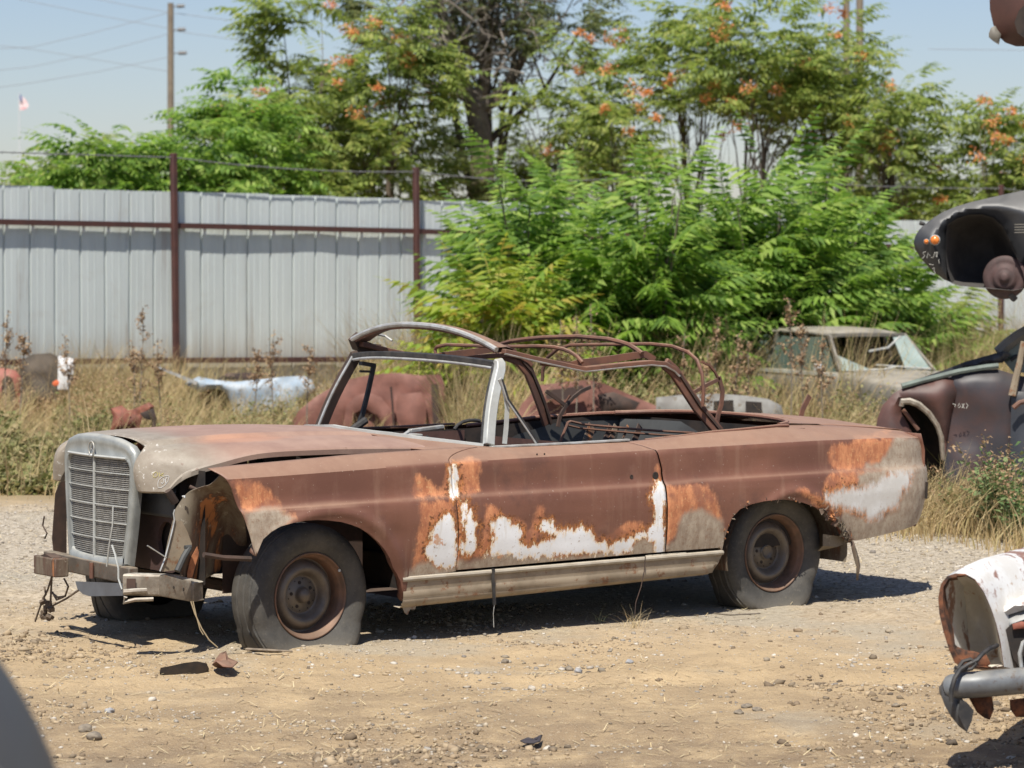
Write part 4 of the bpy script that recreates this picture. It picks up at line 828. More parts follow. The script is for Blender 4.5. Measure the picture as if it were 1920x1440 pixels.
# the sheet is laid out along the viewing axis so that its fine part covers what is near
ux = axis(-2.9, 4.4, .03, 900); uy = axis(9.0, 20, .045, 1200)
X = CAMP[0]+ux[:, None]*RH[0]+uy[None, :]*FH[0]; Y = CAMP[1]+ux[:, None]*RH[1]+uy[None, :]*FH[1]
Z = gh(X, Y); Z = np.where(np.abs(Y)+np.abs(X) > 150, -0.45, Z)
n_, m_ = X.shape; I = np.arange(n_*m_).reshape(n_, m_)
F = np.stack([I[:-1, :-1], I[1:, :-1], I[1:, 1:], I[:-1, 1:]], -1).reshape(-1, 4)
tag(npmesh('ground', np.stack([X, Y, Z], -1), F, M_ground, smooth=True), kind='structure')
# pebbles and clods
ICO_V = []; ph = (1+5**.5)/2
for a in (-1, 1):
    for b__ in (-ph, ph): ICO_V += [(0, a, b__), (a, b__, 0), (b__, 0, a)]
ICO_V = np.array(ICO_V)/math.sqrt(1+ph*ph)
from mathutils.geometry import convex_hull_2d, delaunay_2d_cdt
_b = __import__('bmesh').new()
for p in ICO_V: _b.verts.new(p)
_r = __import__('bmesh').ops.convex_hull(_b, input=_b.verts[:]); _b.verts.ensure_lookup_table()
ICO_V = np.array([v.co[:] for v in _b.verts]); _b.verts.index_update(); ICO_F = np.array([[v.index for v in f.verts] for f in _b.faces]); _b.free()
def rocks(name, P, size, mat, flat=.6, kind=None, sink=.25):
    n = len(P); V = ICO_V[None]*(1+RNG.uniform(-.42, .42, (n, len(ICO_V), 1)))
    V = V*(RNG.uniform(.65, 1.25, (n, 1, 3)))*size[:, None, None]; V[..., 2] *= flat
    a = RNG.uniform(0, 6.28, n); c, s = np.cos(a), np.sin(a); x = V[..., 0]*c[:, None]-V[..., 1]*s[:, None]; y = V[..., 0]*s[:, None]+V[..., 1]*c[:, None]
    V = np.stack([x, y, V[..., 2]], -1)+P[:, None, :]+np.array([0, 0, 1])*(size*flat*(1-2*sink)*.5)[:, None, None]
    F = ICO_F[None]+(np.arange(n)*len(ICO_V))[:, None, None]
    o = npmesh(name, V, F.reshape(-1, 3), mat); 
    if kind: tag(o, kind=kind)
    return o
def make_rand(name, cols, rough=.9, trans=0.0, bmp=0):
    m, nt, b, out = newmat(name); g = N(nt, 'ShaderNodeNewGeometry'); r = N(nt, 'ShaderNodeValToRGB'); nt.links.new(g.outputs['Random Per Island'], r.inputs[0])
    r.color_ramp.interpolation = 'LINEAR'
    while len(r.color_ramp.elements) < len(cols): r.color_ramp.elements.new(.5)
    for i, (e, c) in enumerate(zip(r.color_ramp.elements, cols)): e.position = i/(len(cols)-1); e.color = (*c, 1)
    nt.links.new(r.outputs[0], b.inputs['Base Color']); b.inputs['Roughness'].default_value = rough; b.inputs['Specular IOR Level'].default_value = .3
    if trans:
        t = N(nt, 'ShaderNodeBsdfTranslucent'); mx = N(nt, 'ShaderNodeMixShader'); mx.inputs[0].default_value = trans
        hs = N(nt, 'ShaderNodeHueSaturation'); hs.inputs['Value'].default_value = 1.3; hs.inputs['Saturation'].default_value = 1.1; nt.links.new(r.outputs[0], hs.inputs['Color']); nt.links.new(hs.outputs[0], t.inputs[0])
        nt.links.new(b.outputs[0], mx.inputs[1]); nt.links.new(t.outputs[0], mx.inputs[2]); nt.links.new(mx.outputs[0], out.inputs[0])
    return m
M_peb = make_rand('mixed_pebbles', [(.20, .17, .13), (.34, .28, .20), (.46, .39, .29), (.28, .25, .21), (.56, .51, .43), (.16, .14, .12)])
def scatter(n, d0, d1, half=.20, extra=.3):
    D = np.sqrt(RNG.uniform(d0**2, d1**2, n)); u = RNG.uniform(-1, 1, n)*(D*half+extra)
    x = CAMP[0]+D*FH[0]+u*RH[0]; y = CAMP[1]+D*FH[1]+u*RH[1]; return x, y, D
x, y, D = scatter(72000, 9.2, 22, .27, .3); cl = fbm(x*1.1+3, y*1.1, 4); grav = sstep((D-15)/1.5)*(1-sstep((D-20)/2))
keep = RNG.random(len(x)) < np.clip((cl-.40)*4.5, .10, 1)+grav; x, y, D = x[keep], y[keep], D[keep]
sz = np.clip(RNG.lognormal(math.log(.0042), .55, len(x)), .002, .020)
rocks('gravel', np.stack([x, y, gh(x, y)], -1), sz, M_peb, kind='stuff')
M_clod = make_rand('dirt_clods', [(.14, .105, .07), (.30, .225, .145), (.40, .31, .20), (.10, .08, .06)])
x, y, D = scatter(46000, 9.2, 15.0, .21, .2); cl = fbm(x*.9+13, y*.9+7, 4); keep = RNG.random(len(x)) < np.clip((cl-.46)*7, .03, 1); x, y = x[keep], y[keep]
rocks('dirt_crumbs', np.stack([x, y, gh(x, y)], -1), np.clip(RNG.lognormal(math.log(.0055), .55, len(x)), .002, .022), M_clod, kind='stuff', flat=.7)
# straw litter
x, y, D = scatter(26000, 9.2, 21); keep = RNG.random(len(x)) < np.clip((fbm(x*1.3+70, y*1.3, 4)-.42)*5, .08, 1); x, y = x[keep], y[keep]; n = len(x)
a = RNG.uniform(0, 6.28, n); L_ = RNG.uniform(.010, .065, n); wd = RNG.uniform(.0008, .002, n); z = gh(x, y)+.006
dx_, dy_ = np.cos(a), np.sin(a); tl_ = RNG.uniform(-.15, .35, n)
V = np.stack([np.stack([x-dx_*L_/2-dy_*wd, y-dy_*L_/2+dx_*wd, z], -1), np.stack([x-dx_*L_/2+dy_*wd, y-dy_*L_/2-dx_*wd, z], -1), np.stack([x+dx_*L_/2+dy_*wd, y+dy_*L_/2-dx_*wd, z+np.maximum(0, tl_)*L_], -1), np.stack([x+dx_*L_/2-dy_*wd, y+dy_*L_/2+dx_*wd, z+np.maximum(0, tl_)*L_], -1)], 1)
M_straw = make_rand('straw', [(.50, .40, .22), (.62, .52, .32), (.36, .27, .15), (.55, .43, .24)], .8)
tag(npmesh('straw_litter', V, np.arange(4*n).reshape(n, 4), M_straw), kind='stuff')
# single stones and scraps one can point at
rs = random.Random(5)
def stone(px, py, r, label, mat, group=None, flat=.7, n=1, name='rock', cat='rock'):
    p = at(px, py, 'z', 0.0); p[2] = gh(p[0], p[1]); P = [p]
    V, F_ = [], []; b = __import__('bmesh').new(); __import__('bmesh').ops.create_icosphere(b, subdivisions=3, radius=r*.72)
    for v in b.verts:
        d = 1+1.1*(fbm(v.co.x/r*1.3+px, v.co.y/r*1.3+v.co.z/r*1.9, 4)-.5); v.co = v.co*d; v.co.z *= flat
    me = bpy.data.meshes.new(name); b.to_mesh(me); b.free(); me.materials.append(mat); me.polygons.foreach_set('use_smooth', [True]*len(me.polygons))
    o = link(bpy.data.objects.new(name, me)); o.location = (p[0], p[1], p[2]+r*flat*.35); o.rotation_euler = (0, 0, rs.uniform(0, 6)); return tag(o, label, cat, group)
M_rockA = simple('grey_brown_clod', (.15, .125, .095), (.25, .21, .16), 30, .95, bmp=.8, bs=70); M_rockB = simple('blue_grey_stone', (.24, .24, .245), (.34, .335, .33), 20, .9, bmp=.4); M_rockC = simple('pale_stone', (.50, .46, .40), (.40, .36, .30), 20, .9, bmp=.4)
stone(160, 1372, .040, 'dark crumbly clod left of its twin in the lower left dirt', M_rockA, 'dirt clods in the lower left'); stone(178, 1387, .042, 'larger dark crumbly clod right of its twin in the lower left dirt', M_rockA, 'dirt clods in the lower left')
stone(205, 1334, .026, 'small blue grey stone above the two dark clods', M_rockB); stone(101, 1350, .017, 'small white stone near the grey fender', M_rockC)
stone(1084, 1264, .022, 'blue grey stone beside a dark clump in the middle dirt', M_rockB); stone(1067, 1254, .026, 'dark clump of dirt beside the blue grey stone', M_rockA); stone(947, 1240, .028, 'brown stone lying alone below the driver door', M_rockA); stone(952, 1283, .030, 'flat brown stone below the lone brown stone', M_rockA, flat=.4)
stone(183, 1238, .020, 'small brown stone left of the black scrap sheet', M_rockA); stone(1180, 1243, .022, 'grey stone on the dirt below the dry grass tuft', M_rockB); stone(1680, 1325, .022, 'dark stone left of the white wreck bumper', M_rockA); stone(1495, 1193, .012, 'tiny blue grey pebble on the smooth tan dirt', M_rockB)
stone(1400, 1325, .03, 'dark rubble lump, leftmost in the lower middle dirt', M_rockA, 'rubble lumps in the lower middle', .5); stone(1385, 1338, .026, 'dark rubble lump just left of centre in the lower middle dirt', M_rockA, 'rubble lumps in the lower middle', .5); stone(1420, 1330, .028, 'dark rubble lump on the right in the lower middle dirt', M_rockA, 'rubble lumps in the lower middle', .5)
def scrapsheet(name, pts, label, cat, mat, z0=0.02, th=.004, wave=.02):
    P = [at(*p, 'z', z0) for p in pts]; c = sum(P)/len(P); mb = MB(); k = len(P); N_ = 5; vs = []
    for j in range(N_+1):
        for i, p in enumerate(P):
            q = lerp(c, p, j/N_); q = np.array(q); q[2] = float(gh(q[0], q[1]))+.012+wave*(fbm(q[0]*9, q[1]*9+3, 2)); vs.append(q)
    fs = [(j*k+i, j*k+(i+1) % k, (j+1)*k+(i+1) % k, (j+1)*k+i) for j in range(N_) for i in range(k)]
    mb.add(vs, fs); return tag(mb.build(name, mat, None, solid=th), label, cat)
tag(MB().add([at(*p, 'y', at(340, 1262, 'z', 0)[1]) for p in [(299,1262),(301,1252),(318,1249),(345,1243),(370,1240),(388,1244),(392,1254),(385,1262),(350,1266),(318,1266)]]+[at(*p, 'y', at(340, 1262, 'z', 0)[1]+.09)+(0, 0, -.035) for p in [(305,1262),(306,1257),(320,1254),(345,1249),(370,1246),(386,1250),(389,1256),(383,1262),(350,1264),(318,1264)]], [tuple(range(10))]+[(i, (i+1) % 10, 10+(i+1) % 10, 10+i) for i in range(10)]).build('scrap_sheet', simple('black_plastic', (.02, .018, .016), (.05, .035, .025), 15, .6), None, smooth=False, solid=.004), 'curled black scrap sheet lying in front of the flat front tyre', 'scrap')
scrapsheet('rusty_flake', [(398,1247),(412,1238),(424,1232),(428,1240),(446,1252),(436,1262),(418,1262),(405,1256)], 'torn rusty flake right beside the black scrap sheet', 'scrap', M_rust, wave=.09)
mb = MB(); mb.tube([at(463, 1217, 'z', .02), at(500, 1219, 'z', .025), at(548, 1221, 'z', .015)], [.012, .012, .007], n=7, flat=.5); tag(mb.build('weathered_stick', simple('grey_wood', (.25, .20, .145), (.15, .12, .09), 25, .9)), 'grey weathered stick lying against the flat front tyre', 'stick')
scrapsheet('dead_leaf', [(975,1378),(990,1375),(1005,1379),(1017,1371),(1013,1381),(1000,1384),(984,1383)], 'dark curled dead leaf near the bottom centre', 'leaf', simple('dark_leaf', (.035, .03, .035), (.06, .05, .05), 20, .7), wave=.03)
tag(MB().tube([at(1340, 1150, 'z', .02), at(1370, 1153, 'z', .03), at(1425, 1150, 'z', .02)], .004, n=5).build('thin_twig', M_rockA), 'thin dark twig on the dirt by the rear wheel', 'twig')
# dry tuft by the hanging wire
def blades(P, n, h, spread, wd, seg=3, lean=1.0, rng=RNG):
    """grass blades as tapered strips; P (n,3)"""
    k = len(P); a = rng.uniform(0, 6.28, k); ln = rng.uniform(.1, 1, k)*lean*h; d = np.stack([np.cos(a), np.sin(a), 0*a], -1); b = np.stack([-np.sin(a+1), np.cos(a+1), 0*a], -1)
    V = []
    for j in range(seg+1):
        t = j/seg; c = P+d*(ln*t*t)[:, None]+np.array([0, 0, 1])*(h*(t-.22*t*t*np.minimum(1, ln/h)))[:, None]; w_ = (wd*(1-.9*t))[:, None] if not np.isscalar(wd) else wd*(1-.9*t)
        V += [c-b*w_, c+b*w_]
    V = np.stack(V, 1); m = 2*(seg+1)
    F = np.stack([np.array([2*j, 2*j+1, 2*j+3, 2*j+2]) for j in range(seg)]); F = F[None]+(np.arange(k)*m)[:, None, None]
    return V.reshape(-1, 3), F.reshape(-1, 4)
def tuft(px, py, label, n=26, h=.10, sp=.03, ground=True, name='grass_tuft', mat=None):
    p = at(px, py, 'z', 0); p[2] = float(gh(p[0], p[1])); P = p+np.concatenate([RNG.normal(0, sp, (n, 2)), np.zeros((n, 1))], 1)
    V, F_ = blades(P, n, RNG.uniform(.4, 1, n)*h, 1, np.full(n, .0016), lean=1.5); return tag(npmesh(name, V, F_, mat or M_straw), label, 'grass tuft')
tuft(1188, 1176, 'dry grass tuft under the wire hanging from the sill', 34, .13, .03); tuft(1125, 1166, 'sparse green tipped tuft left of the dry tuft', 9, .10, .02, mat=make_rand('fresh_grass', [(.28, .30, .10), (.40, .38, .18)], .7))
tuft(1720, 1420, 'dry straw tuft at the lower right edge', 12, .08, .05) if False else None
# ================================================================ fence
SF = lambda px: 140-.0197*px
FA, FB = atd(0, 600, CF/SF(0)), atd(1663, 600, CF/SF(1663)); FA = np.array([FA[0], FA[1]]); FB = np.array([FB[0], FB[1]]); fd = (FB-FA)/np.linalg.norm(FB-FA); FLN = np.linalg.norm(FB-FA)
fn = np.array([-fd[1], fd[0]]); fn = fn if np.dot(fn, CAMP[:2]-FA) > 0 else -fn   # towards the camera
def fpos(px):
    p = atd(px, 600, CF/SF(px)); return float(np.dot(np.array([p[0], p[1]])-FA, fd))
def fw3(u, off, z): q = FA+fd*u+fn*off; return np.array([q[0], q[1], z])
U = [fpos(p) for p in (0, 780, 1663)]; ftop = lambda u: float(np.interp(u, [-8]+U+[30], [2.63, 2.60, 2.53, 2.34, 2.30])); fmid = lambda u: ftop(u)-.48; fbot = lambda u: float(np.interp(u, [-8]+U+[30], [.28, .25, .13, .02, .0]))
def make_fence_mat():
    m, nt, b, out = newmat('galvanised_sheet'); v = objco(nt); mp = N(nt, 'ShaderNodeMapping'); mp.inputs['Scale'].default_value = (6, 6, .35); nt.links.new(v, mp.inputs[0])
    n1 = noise(nt, mp.outputs[0], 1, 7, .7); n2 = noise(nt, v, 2.0, 6, .65)
    c = mixc(nt, ramp(nt, n1, .3, .7), (.63, .68, .665), (.55, .60, .59)); c = mixc(nt, ramp(nt, n2, .55, .7, 0, .35), c, (.50, .50, .46)); s_ = N(nt, 'ShaderNodeSeparateXYZ'); nt.links.new(v, s_.inputs[0]); c = mixc(nt, ramp(nt, mth(nt, 'ADD', s_.outputs[2], mth(nt, 'MULTIPLY', n1, -.9)), .0, .75, .7, 0), c, (.36, .30, .22)); c = mixc(nt, ramp(nt, n1, .60, .68, 0, .55), c, (.40, .38, .35)); nt.links.new(c, b.inputs['Base Color'])
    b.inputs['Roughness'].default_value = .5; b.inputs['Metallic'].default_value = .15; return m
M_sheet = make_fence_mat(); M_post = dusty('oxide_red_steel', (.085, .032, .025), (.06, .025, .021), (.15, .07, .052), .5, 4, .7)
fence = empty('sheet_metal_fence', tuple(fw3(0, 0, -.45)), 0, 'tall pale grey corrugated metal fence with rust-red posts and rails', 'fence'); FL = np.array(fence.location)
def fch(mb, nm, mat, **k): mb.v = [tuple(np.array(p)-FL) for p in mb.v]; return mb.build(nm, mat, fence, **k)
RIB = .41; u0, u1 = -9.0, fpos(2500)
pn = [u0+RIB*3*i for i in range(int((u1-u0)/(RIB*3))+1)]
for i, ua in enumerate(pn):
    ub = ua+RIB*3+.02; mb = MB(); top = []; us = []
    for k in range(3):
        c = ua+RIB*k; us += [(c, 0), (c+.030, .0), (c+.036, -.035), (c+.066, -.035), (c+.072, 0), (c+.17, 0), (c+.173, .0035), (c+.183, .0035), (c+.186, 0), (c+.28, 0), (c+.283, .0035), (c+.293, .0035), (c+.296, 0)]
    us.append((ub, 0)); dz = RNG.uniform(-.02, .02); tl__ = RNG.uniform(-.012, .012)
    mb.grid([[fw3(u, -.02+o+.004*(i % 2)+.016*(vnoise(u*1.3, z*1.1+i)-.5), z) for u, o in us] for z in list(np.linspace(-.55, 2.2, 12))+[ftop((ua+ub)/2)+dz]]); fch(mb, 'sheet_panel', M_sheet, auto=False, smooth=False)
pu0, pu1 = fpos(318), fpos(771); sp = pu1-pu0; posts = [pu0+sp*k for k in range(-2, 6)]
pR = fpos(1865); posts = [p for p in posts if abs(p-pR) > 1.6]+[pR]
for u in posts:
    tz = float(np.interp(u, [pu0, pu1], [3.10, 3.0])); mb = MB(); b0, t0_ = fw3(u+.03, .13, -.5), fw3(u-.03, .13, tz)
    mb.bar(b0, t0_, .08, .08, up=(fn[0], fn[1], 0)); fch(mb, 'post', M_post, bevel=.01)
ps = sorted(posts)
for a, b__ in zip([u0]+ps, ps+[u1]):
    for zf in (fmid, fbot):
        mb = MB(); mb.bar(fw3(a, .06, zf(a)), fw3(b__, .06, zf(b__)), .065, .075); fch(mb, 'rail', M_post)
M_rib_highlight = simple('pale_rib_highlight', (.6, .6, .58))  # added pale tabs stand in for sunlit highlights on the ribs below the rail
for i in range(8, min(86, int((u1-u0)/RIB))): u = u0+RIB*i+.055; mb = MB(); mb.box(fw3(u, .055, fmid(u)-.075), (.035, .02, .08), R=rotm(rz=math.atan2(fd[1], fd[0]))); fch(mb, 'rib_highlight_tab', M_rib_highlight)
M_wire = simple('grey_wire', (.22, .22, .22), None, 1, .5, .5)
for zo, sag in ((-.06, .10),):
    for a, b__ in zip(ps[:-1], ps[1:]):
        za, zb_ = [float(np.interp(q, [pu0, pu1], [3.10, 3.0]))+zo for q in (a, b__)]; mb = MB()
        mb.tube([fw3(lerp(a, b__, t), .13, lerp(za, zb_, t)-sag*4*t*(1-t)*(.5+.5*math.sin(a))) for t in np.linspace(0, 1, 12)], .008, n=4)
        for t in np.linspace(.02, .98, 26): c = fw3(lerp(a, b__, t), .13, lerp(za, zb_, t)-sag*4*t*(1-t)*(.5+.5*math.sin(a))); mb.bar(c-(.02, .01, .02), c+(.02, .01, .02), .006, .006)
        fch(mb, 'barbed_wire', M_wire)
mb = MB(); c0 = atd(1440, 372, CF/SF(1440)-.3)
for P_ in ([(1380,352),(1425,350),(1455,352),(1465,372),(1455,392),(1440,404)], [(1560,340),(1590,352),(1625,350),(1700,349),(1740,350)]): mb.tube([atd(px+300 if px < 1500 else px, py, CF/SF(1640)-.3) for px, py in P_], .045 if P_[0][0] < 1500 else .012, n=7)
None
# ================================================================ distance: poles, wires, flag
M_wood = simple('weathered_pole_wood', (.20, .165, .12), (.15, .12, .09), 3, .9); M_ins = simple('dark_insulator', (.05, .05, .055), None, 1, .4)
def pole(px, top_y, D, label, r=.14, arms=(), name='utility_pole', lean=0.0, bot=None):
    b = base(px, D); t = atd(px, top_y, D); o = empty(name, tuple(b), 0, label, 'utility pole'); mb = MB(); q = t-b; mb.tube([(0, 0, 0), tuple(q)], [r*1.25, r], n=12); mb.build('pole', M_wood, o)
    for (x1, y1, x2) in arms:
        mb = MB(); a = atd(x1, y1, D-.3)-b; c = atd(x2, y1-1, D-.3)-b; mb.tube([a, lerp(a, c, .4), lerp(a, c, .45), c], [.03, .03, .09, .08], n=8); mb.build('insulator', M_ins, o)
    return o
b = pole(320, 6, 140, 'grey wooden utility pole with three insulators behind the left tree', arms=((322, 12, 346), (323, 56, 348), (324, 100, 350)))
b.rotation_euler = (0, 0, 0)
pole(1587, -40, 120, 'dark pole tip showing above the right trees, left of the pale pole', r=.13); pole(1612, -60, 118, 'pale grey pole tip showing above the right trees', r=.14, name='lamp_pole')
def wire(pts, label, D=(140, 140), r=.015):
    mb = MB(); n = len(pts); mb.tube([atd(px, py, lerp(D[0], D[1], i/(n-1))) for i, (px, py) in enumerate(pts)], r, n=4); o = mb.build('power_line', simple('power_line_black', (.26, .29, .33)) if 'power_line_black' not in bpy.data.materials else bpy.data.materials['power_line_black']); return tag(o, label, 'power line', 'power lines in the upper left sky')
wire([(-60, -20), (60, 3), (180, 28), (322, 54)], 'power line from the upper left edge down to the middle insulator'); wire([(150, -8), (240, 10), (322, 24)], 'power line from the top edge to the upper part of the pole')
wire([(322, 24), (400, 34), (520, 48)], 'power line leaving the pole to the right just below its top'); wire([(324, 58), (400, 68), (520, 88)], 'power line leaving the pole to the right below the middle insulator')
wire([(-60, 94), (60, 88), (180, 60), (322, 22)], 'power line rising from the left edge to the pole top'); wire([(-60, 138), (60, 125), (180, 100), (322, 62)], 'power line rising from the left edge to the middle of the pole'); wire([(-60, 172), (60, 155), (180, 135), (326, 105)], 'lowest power line rising from the left edge to the pole')
wire([(-60, 78), (60, 92), (200, 115), (326, 135)], 'faint power line sloping down from the left edge to the pole'); wire([(1740, 92), (1850, 93), (2000, 95)], 'single power line across the right sky')
fb = base(38, 170); fp = empty('flag_pole', tuple(fb), 0, 'distant thin flag pole with a limp striped flag in the left sky', 'flag pole')
mb = MB(); mb.tube([(0, 0, 0), tuple(atd(36, 174, 170)-fb)], .03, n=6); mb.build('pole', simple('pale_pole', (.55, .58, .6)), fp)
mb = MB(); mb.grid([[atd(px, py, 170)-fb+np.array([0, .05*math.sin(i*2), 0]) for px, py in r] for i, r in enumerate([[(37,176),(36,188),(37,207)], [(41,180),(42,191),(44,206)], [(46,185),(50,196),(50,203)], [(50,190),(54,198),(53,200)]])]); o = mb.build('flag', simple('faded_red_white_cloth', (.62, .22, .24), (.75, .68, .68), 3, .8), fp)
mb = MB(); mb.grid([[atd(px, py, 169.9)-fb for px, py in r] for r in [[(37,176),(36.5,187)], [(41,180),(42,190)]]]); mb.build('canton', simple('faded_blue_cloth', (.12, .16, .30)), o)
# ================================================================ foliage
def frond_tpl(L, leaf, npair, droop, wid=.30, seed=0, sagleaf=.35, rachis=True):
    r = np.random.default_rng(seed); V = []; F = []
    P = lambda t: np.array([L*t*(1-.12*droop*t), 0, L*(.10*math.sin(t*2.4)-droop*.42*t*t)])
    def quad(a, b, c, d): n = len(V); V.extend([a, b, c, d]); F.append((n, n+1, n+2, n+3))
    if rachis:
        for i in range(4):
            a, b = P(i/4), P((i+1)/4); w_ = .007*L*(1-i/6); quad(a-(0, w_, 0), a+(0, w_, 0), b+(0, w_*.8, 0), b-(0, w_*.8, 0))
    for i in range(npair):
        t = .16+.84*(i+.5)/npair; c = P(t); l = leaf*L*(math.sin(math.pi*min(1, .28+.66*t))**.8)*r.uniform(.85, 1.12)
        for s in (-1, 1):
            f = r.uniform(.25, .5)+.35*t; d = np.array([f, s*1.0, 0]); d /= np.linalg.norm(d); sag = sagleaf*r.uniform(.6, 1.4)
            m_ = c+d*l*.45+(0, 0, -l*sag*.25); e = c+d*l+(0, 0, -l*sag); x = np.array([d[1], -d[0], 0])*s; w_ = l*wid*.5
            quad(c, m_-x*w_+(0, 0, -.0), e, m_+x*w_+(0, 0, -w_*.5))
    e = P(1.0); V_ = e; d = P(1)-P(.95); d /= np.linalg.norm(d); l = leaf*L*.6; quad(e, e+d*l*.5+(0, l*.14, 0), e+d*l, e+d*l*.5-(0, l*.14, 0))
    return np.array(V), np.array(F)
def place(tpls, P, yaw, pitch, roll, sc_, pick):
    VV, FF = [], []; off = 0
    for k, (V, F) in enumerate(tpls):
        m = pick == k; n = int(m.sum())
        if not n: continue
        cy, sy, cp, sp_, cr, sr = np.cos(yaw[m]), np.sin(yaw[m]), np.cos(pitch[m]), np.sin(pitch[m]), np.cos(roll[m]), np.sin(roll[m])
        x, y, z = V[:, 0][None], V[:, 1][None], V[:, 2][None]
        y1 = y*cr[:, None]-z*sr[:, None]; z1 = y*sr[:, None]+z*cr[:, None]
        x2 = x*cp[:, None]-z1*sp_[:, None]; z2 = x*sp_[:, None]+z1*cp[:, None]
        x3 = x2*cy[:, None]-y1*sy[:, None]; y3 = x2*sy[:, None]+y1*cy[:, None]
        W = np.stack([x3, y3, z2], -1)*sc_[m][:, None, None]+P[m][:, None, :]
        VV.append(W.reshape(-1, 3)); FF.append((F[None]+(np.arange(n)*len(V))[:, None, None]).reshape(-1, 4)+off); off += n*len(V)
    return np.concatenate(VV), np.concatenate(FF)
M_leafA = make_rand('bright_green_leaflets', [(.13, .23, .05), (.21, .34, .065), (.29, .43, .09), (.38, .49, .13), (.17, .28, .07), (.09, .17, .04), (.24, .38, .08)], .38, .48)
M_leafY = make_rand('yellow_green_leaflets', [(.26, .37, .06), (.40, .44, .08), (.20, .33, .06), (.50, .36, .10)], .5, .45)
M_leafB = make_rand('mid_green_leaflets', [(.14, .19, .06), (.22, .29, .08), (.30, .37, .10), (.40, .42, .14)], .45, .5)
M_leafD = make_rand('dark_green_leaflets', [(.08, .105, .045), (.12, .155, .06), (.17, .20, .075), (.23, .24, .10)], .55, .48)
M_seed = make_rand('orange_seed_clusters', [(.72, .30, .12), (.78, .40, .16), (.62, .22, .12), (.70, .48, .20)], .6, .4)
M_bark = simple('grey_brown_bark', (.15, .115, .085), (.085, .066, .05), 5, .9, bmp=.5, bs=20); M_twig = simple('bare_grey_twigs', (.24, .205, .17), (.16, .135, .11), 4, .9)
TA = [frond_tpl(1, .205, 10, d, .36, s, .90) for d, s in ((.5, 1), (.8, 2), (.3, 3), (1.1, 4))]
TB = [frond_tpl(1, .25, 6, d, .46, s, sg, False) for d, s, sg in ((.6, 5, .6), (1.0, 6, .9), (.4, 7, .35), (.8, 8, .7))]
def stem_paths(rng, n, H, spread, lean=0.0):
    out = []
    for i in range(n):
        a = rng.uniform(0, 6.28); h = H*rng.uniform(.45, 1.0); r = spread*rng.uniform(.2, 1)*(1.15-.5*h/H); P = []
        for t in np.linspace(0, 1, 6): P.append([math.cos(a)*(r*t**1.3+.10)+rng.normal(0, .02), math.sin(a)*(r*t**1.3+.10)+rng.normal(0, .02), h*t])
        out.append(np.array(P))
    return out
def thicket(px, D, H, spread, label, group, seed, nst=12, per=13, L=(1.05, 1.8), mat=None, name='tree_of_heaven_shrub', young=True):
    rng = np.random.default_rng(seed); b = base(px, D); o = empty(name, tuple(b), 0, label, 'shrub', group); S = stem_paths(rng, nst, H, spread)
    mb = MB()
    for P in S: mb.tube(P, [.030, .026, .022, .018, .013, .008], n=5)
    mb.build('stems', M_bark, o)
    Pp, ya, pi, sc_ = [], [], [], []
    for P in S:
        a0 = rng.uniform(0, 6.28); h = P[-1][2]
        for k in range(per):
            t = lerp(.30, 1.0, (k+rng.random())/per); q = np.array([np.interp(t, np.linspace(0, 1, 6), P[:, j]) for j in range(3)])
            Pp.append(q); ya.append(a0+k*2.4+rng.uniform(-.4, .4)); pi.append(lerp(.30, 1.05, t**2)+rng.uniform(-.2, .2)); sc_.append(rng.uniform(*L)*(1.05-.35*t))
    n = len(Pp); V, F = place(TA, np.array(Pp), np.array(ya), np.array(pi), rng.uniform(-.25, .25, n), np.array(sc_), rng.integers(0, 4, n))
    npmesh('foliage', V, F, mat or M_leafA, o)
    return o
G1 = 'tree of heaven shrubs growing in front of the fence'
for i, (px, D, H, sp_, nst, mt, lb) in enumerate([
  (925, 36.0, 1.75, .55, 8, M_leafY, 'low yellow green shrub with long drooping fronds, nearest in front of the fence'),
  (935, 38.5, 2.75, .65, 11, M_leafA, 'tall green frond shrub at the left end of the thicket, behind the yellow one'),
  (1000, 37.5, 3.05, .9, 13, M_leafA, 'dense green frond shrub, second from the left in the thicket'),
  (1110, 38.5, 3.15, .95, 13, M_leafA, 'dense green frond shrub behind the folded roof bows'),
  (1090, 37.0, 2.1, .9, 11, M_leafA, 'short green frond shrub in front, above the folded roof bows'),
  (1215, 37.0, 3.0, .95, 13, M_leafA, 'green frond shrub in the middle of the thicket'),
  (1310, 38.5, 3.0, .95, 13, M_leafA, 'green frond shrub right of the middle of the thicket'),
  (1235, 37.2, 2.1, .9, 11, M_leafA, 'short green frond shrub in front of the middle of the thicket'),
  (1420, 38.5, 3.5, .9, 14, M_leafA, 'tallest green frond shrub, pointed crown above the olive sedan'),
  (1360, 38.6, 2.4, .9, 11, M_leafA, 'mid height green frond shrub left of the olive sedan roof'),
  (1520, 39.5, 3.5, .95, 14, M_leafA, 'tall green frond shrub behind the olive sedan roof'),
  (1500, 38.9, 2.4, .9, 11, M_leafA, 'mid height green frond shrub just behind the olive sedan'),
  (1600, 41, 2.6, .9, 12, M_leafA, 'green frond shrub at the right of the thicket, left of the black wreck'),
  (1655, 41.0, 1.8, .9, 11, M_leafA, 'low green frond shrub under the nose of the black wreck'),
  (1750, 43.0, 1.3, .7, 8, M_leafB, 'small thin frond shrub in front of the right fence post')]):
    thicket(px, D, H*1.0, sp_, lb, G1, 100+i, nst+2, 10, mat=mt)
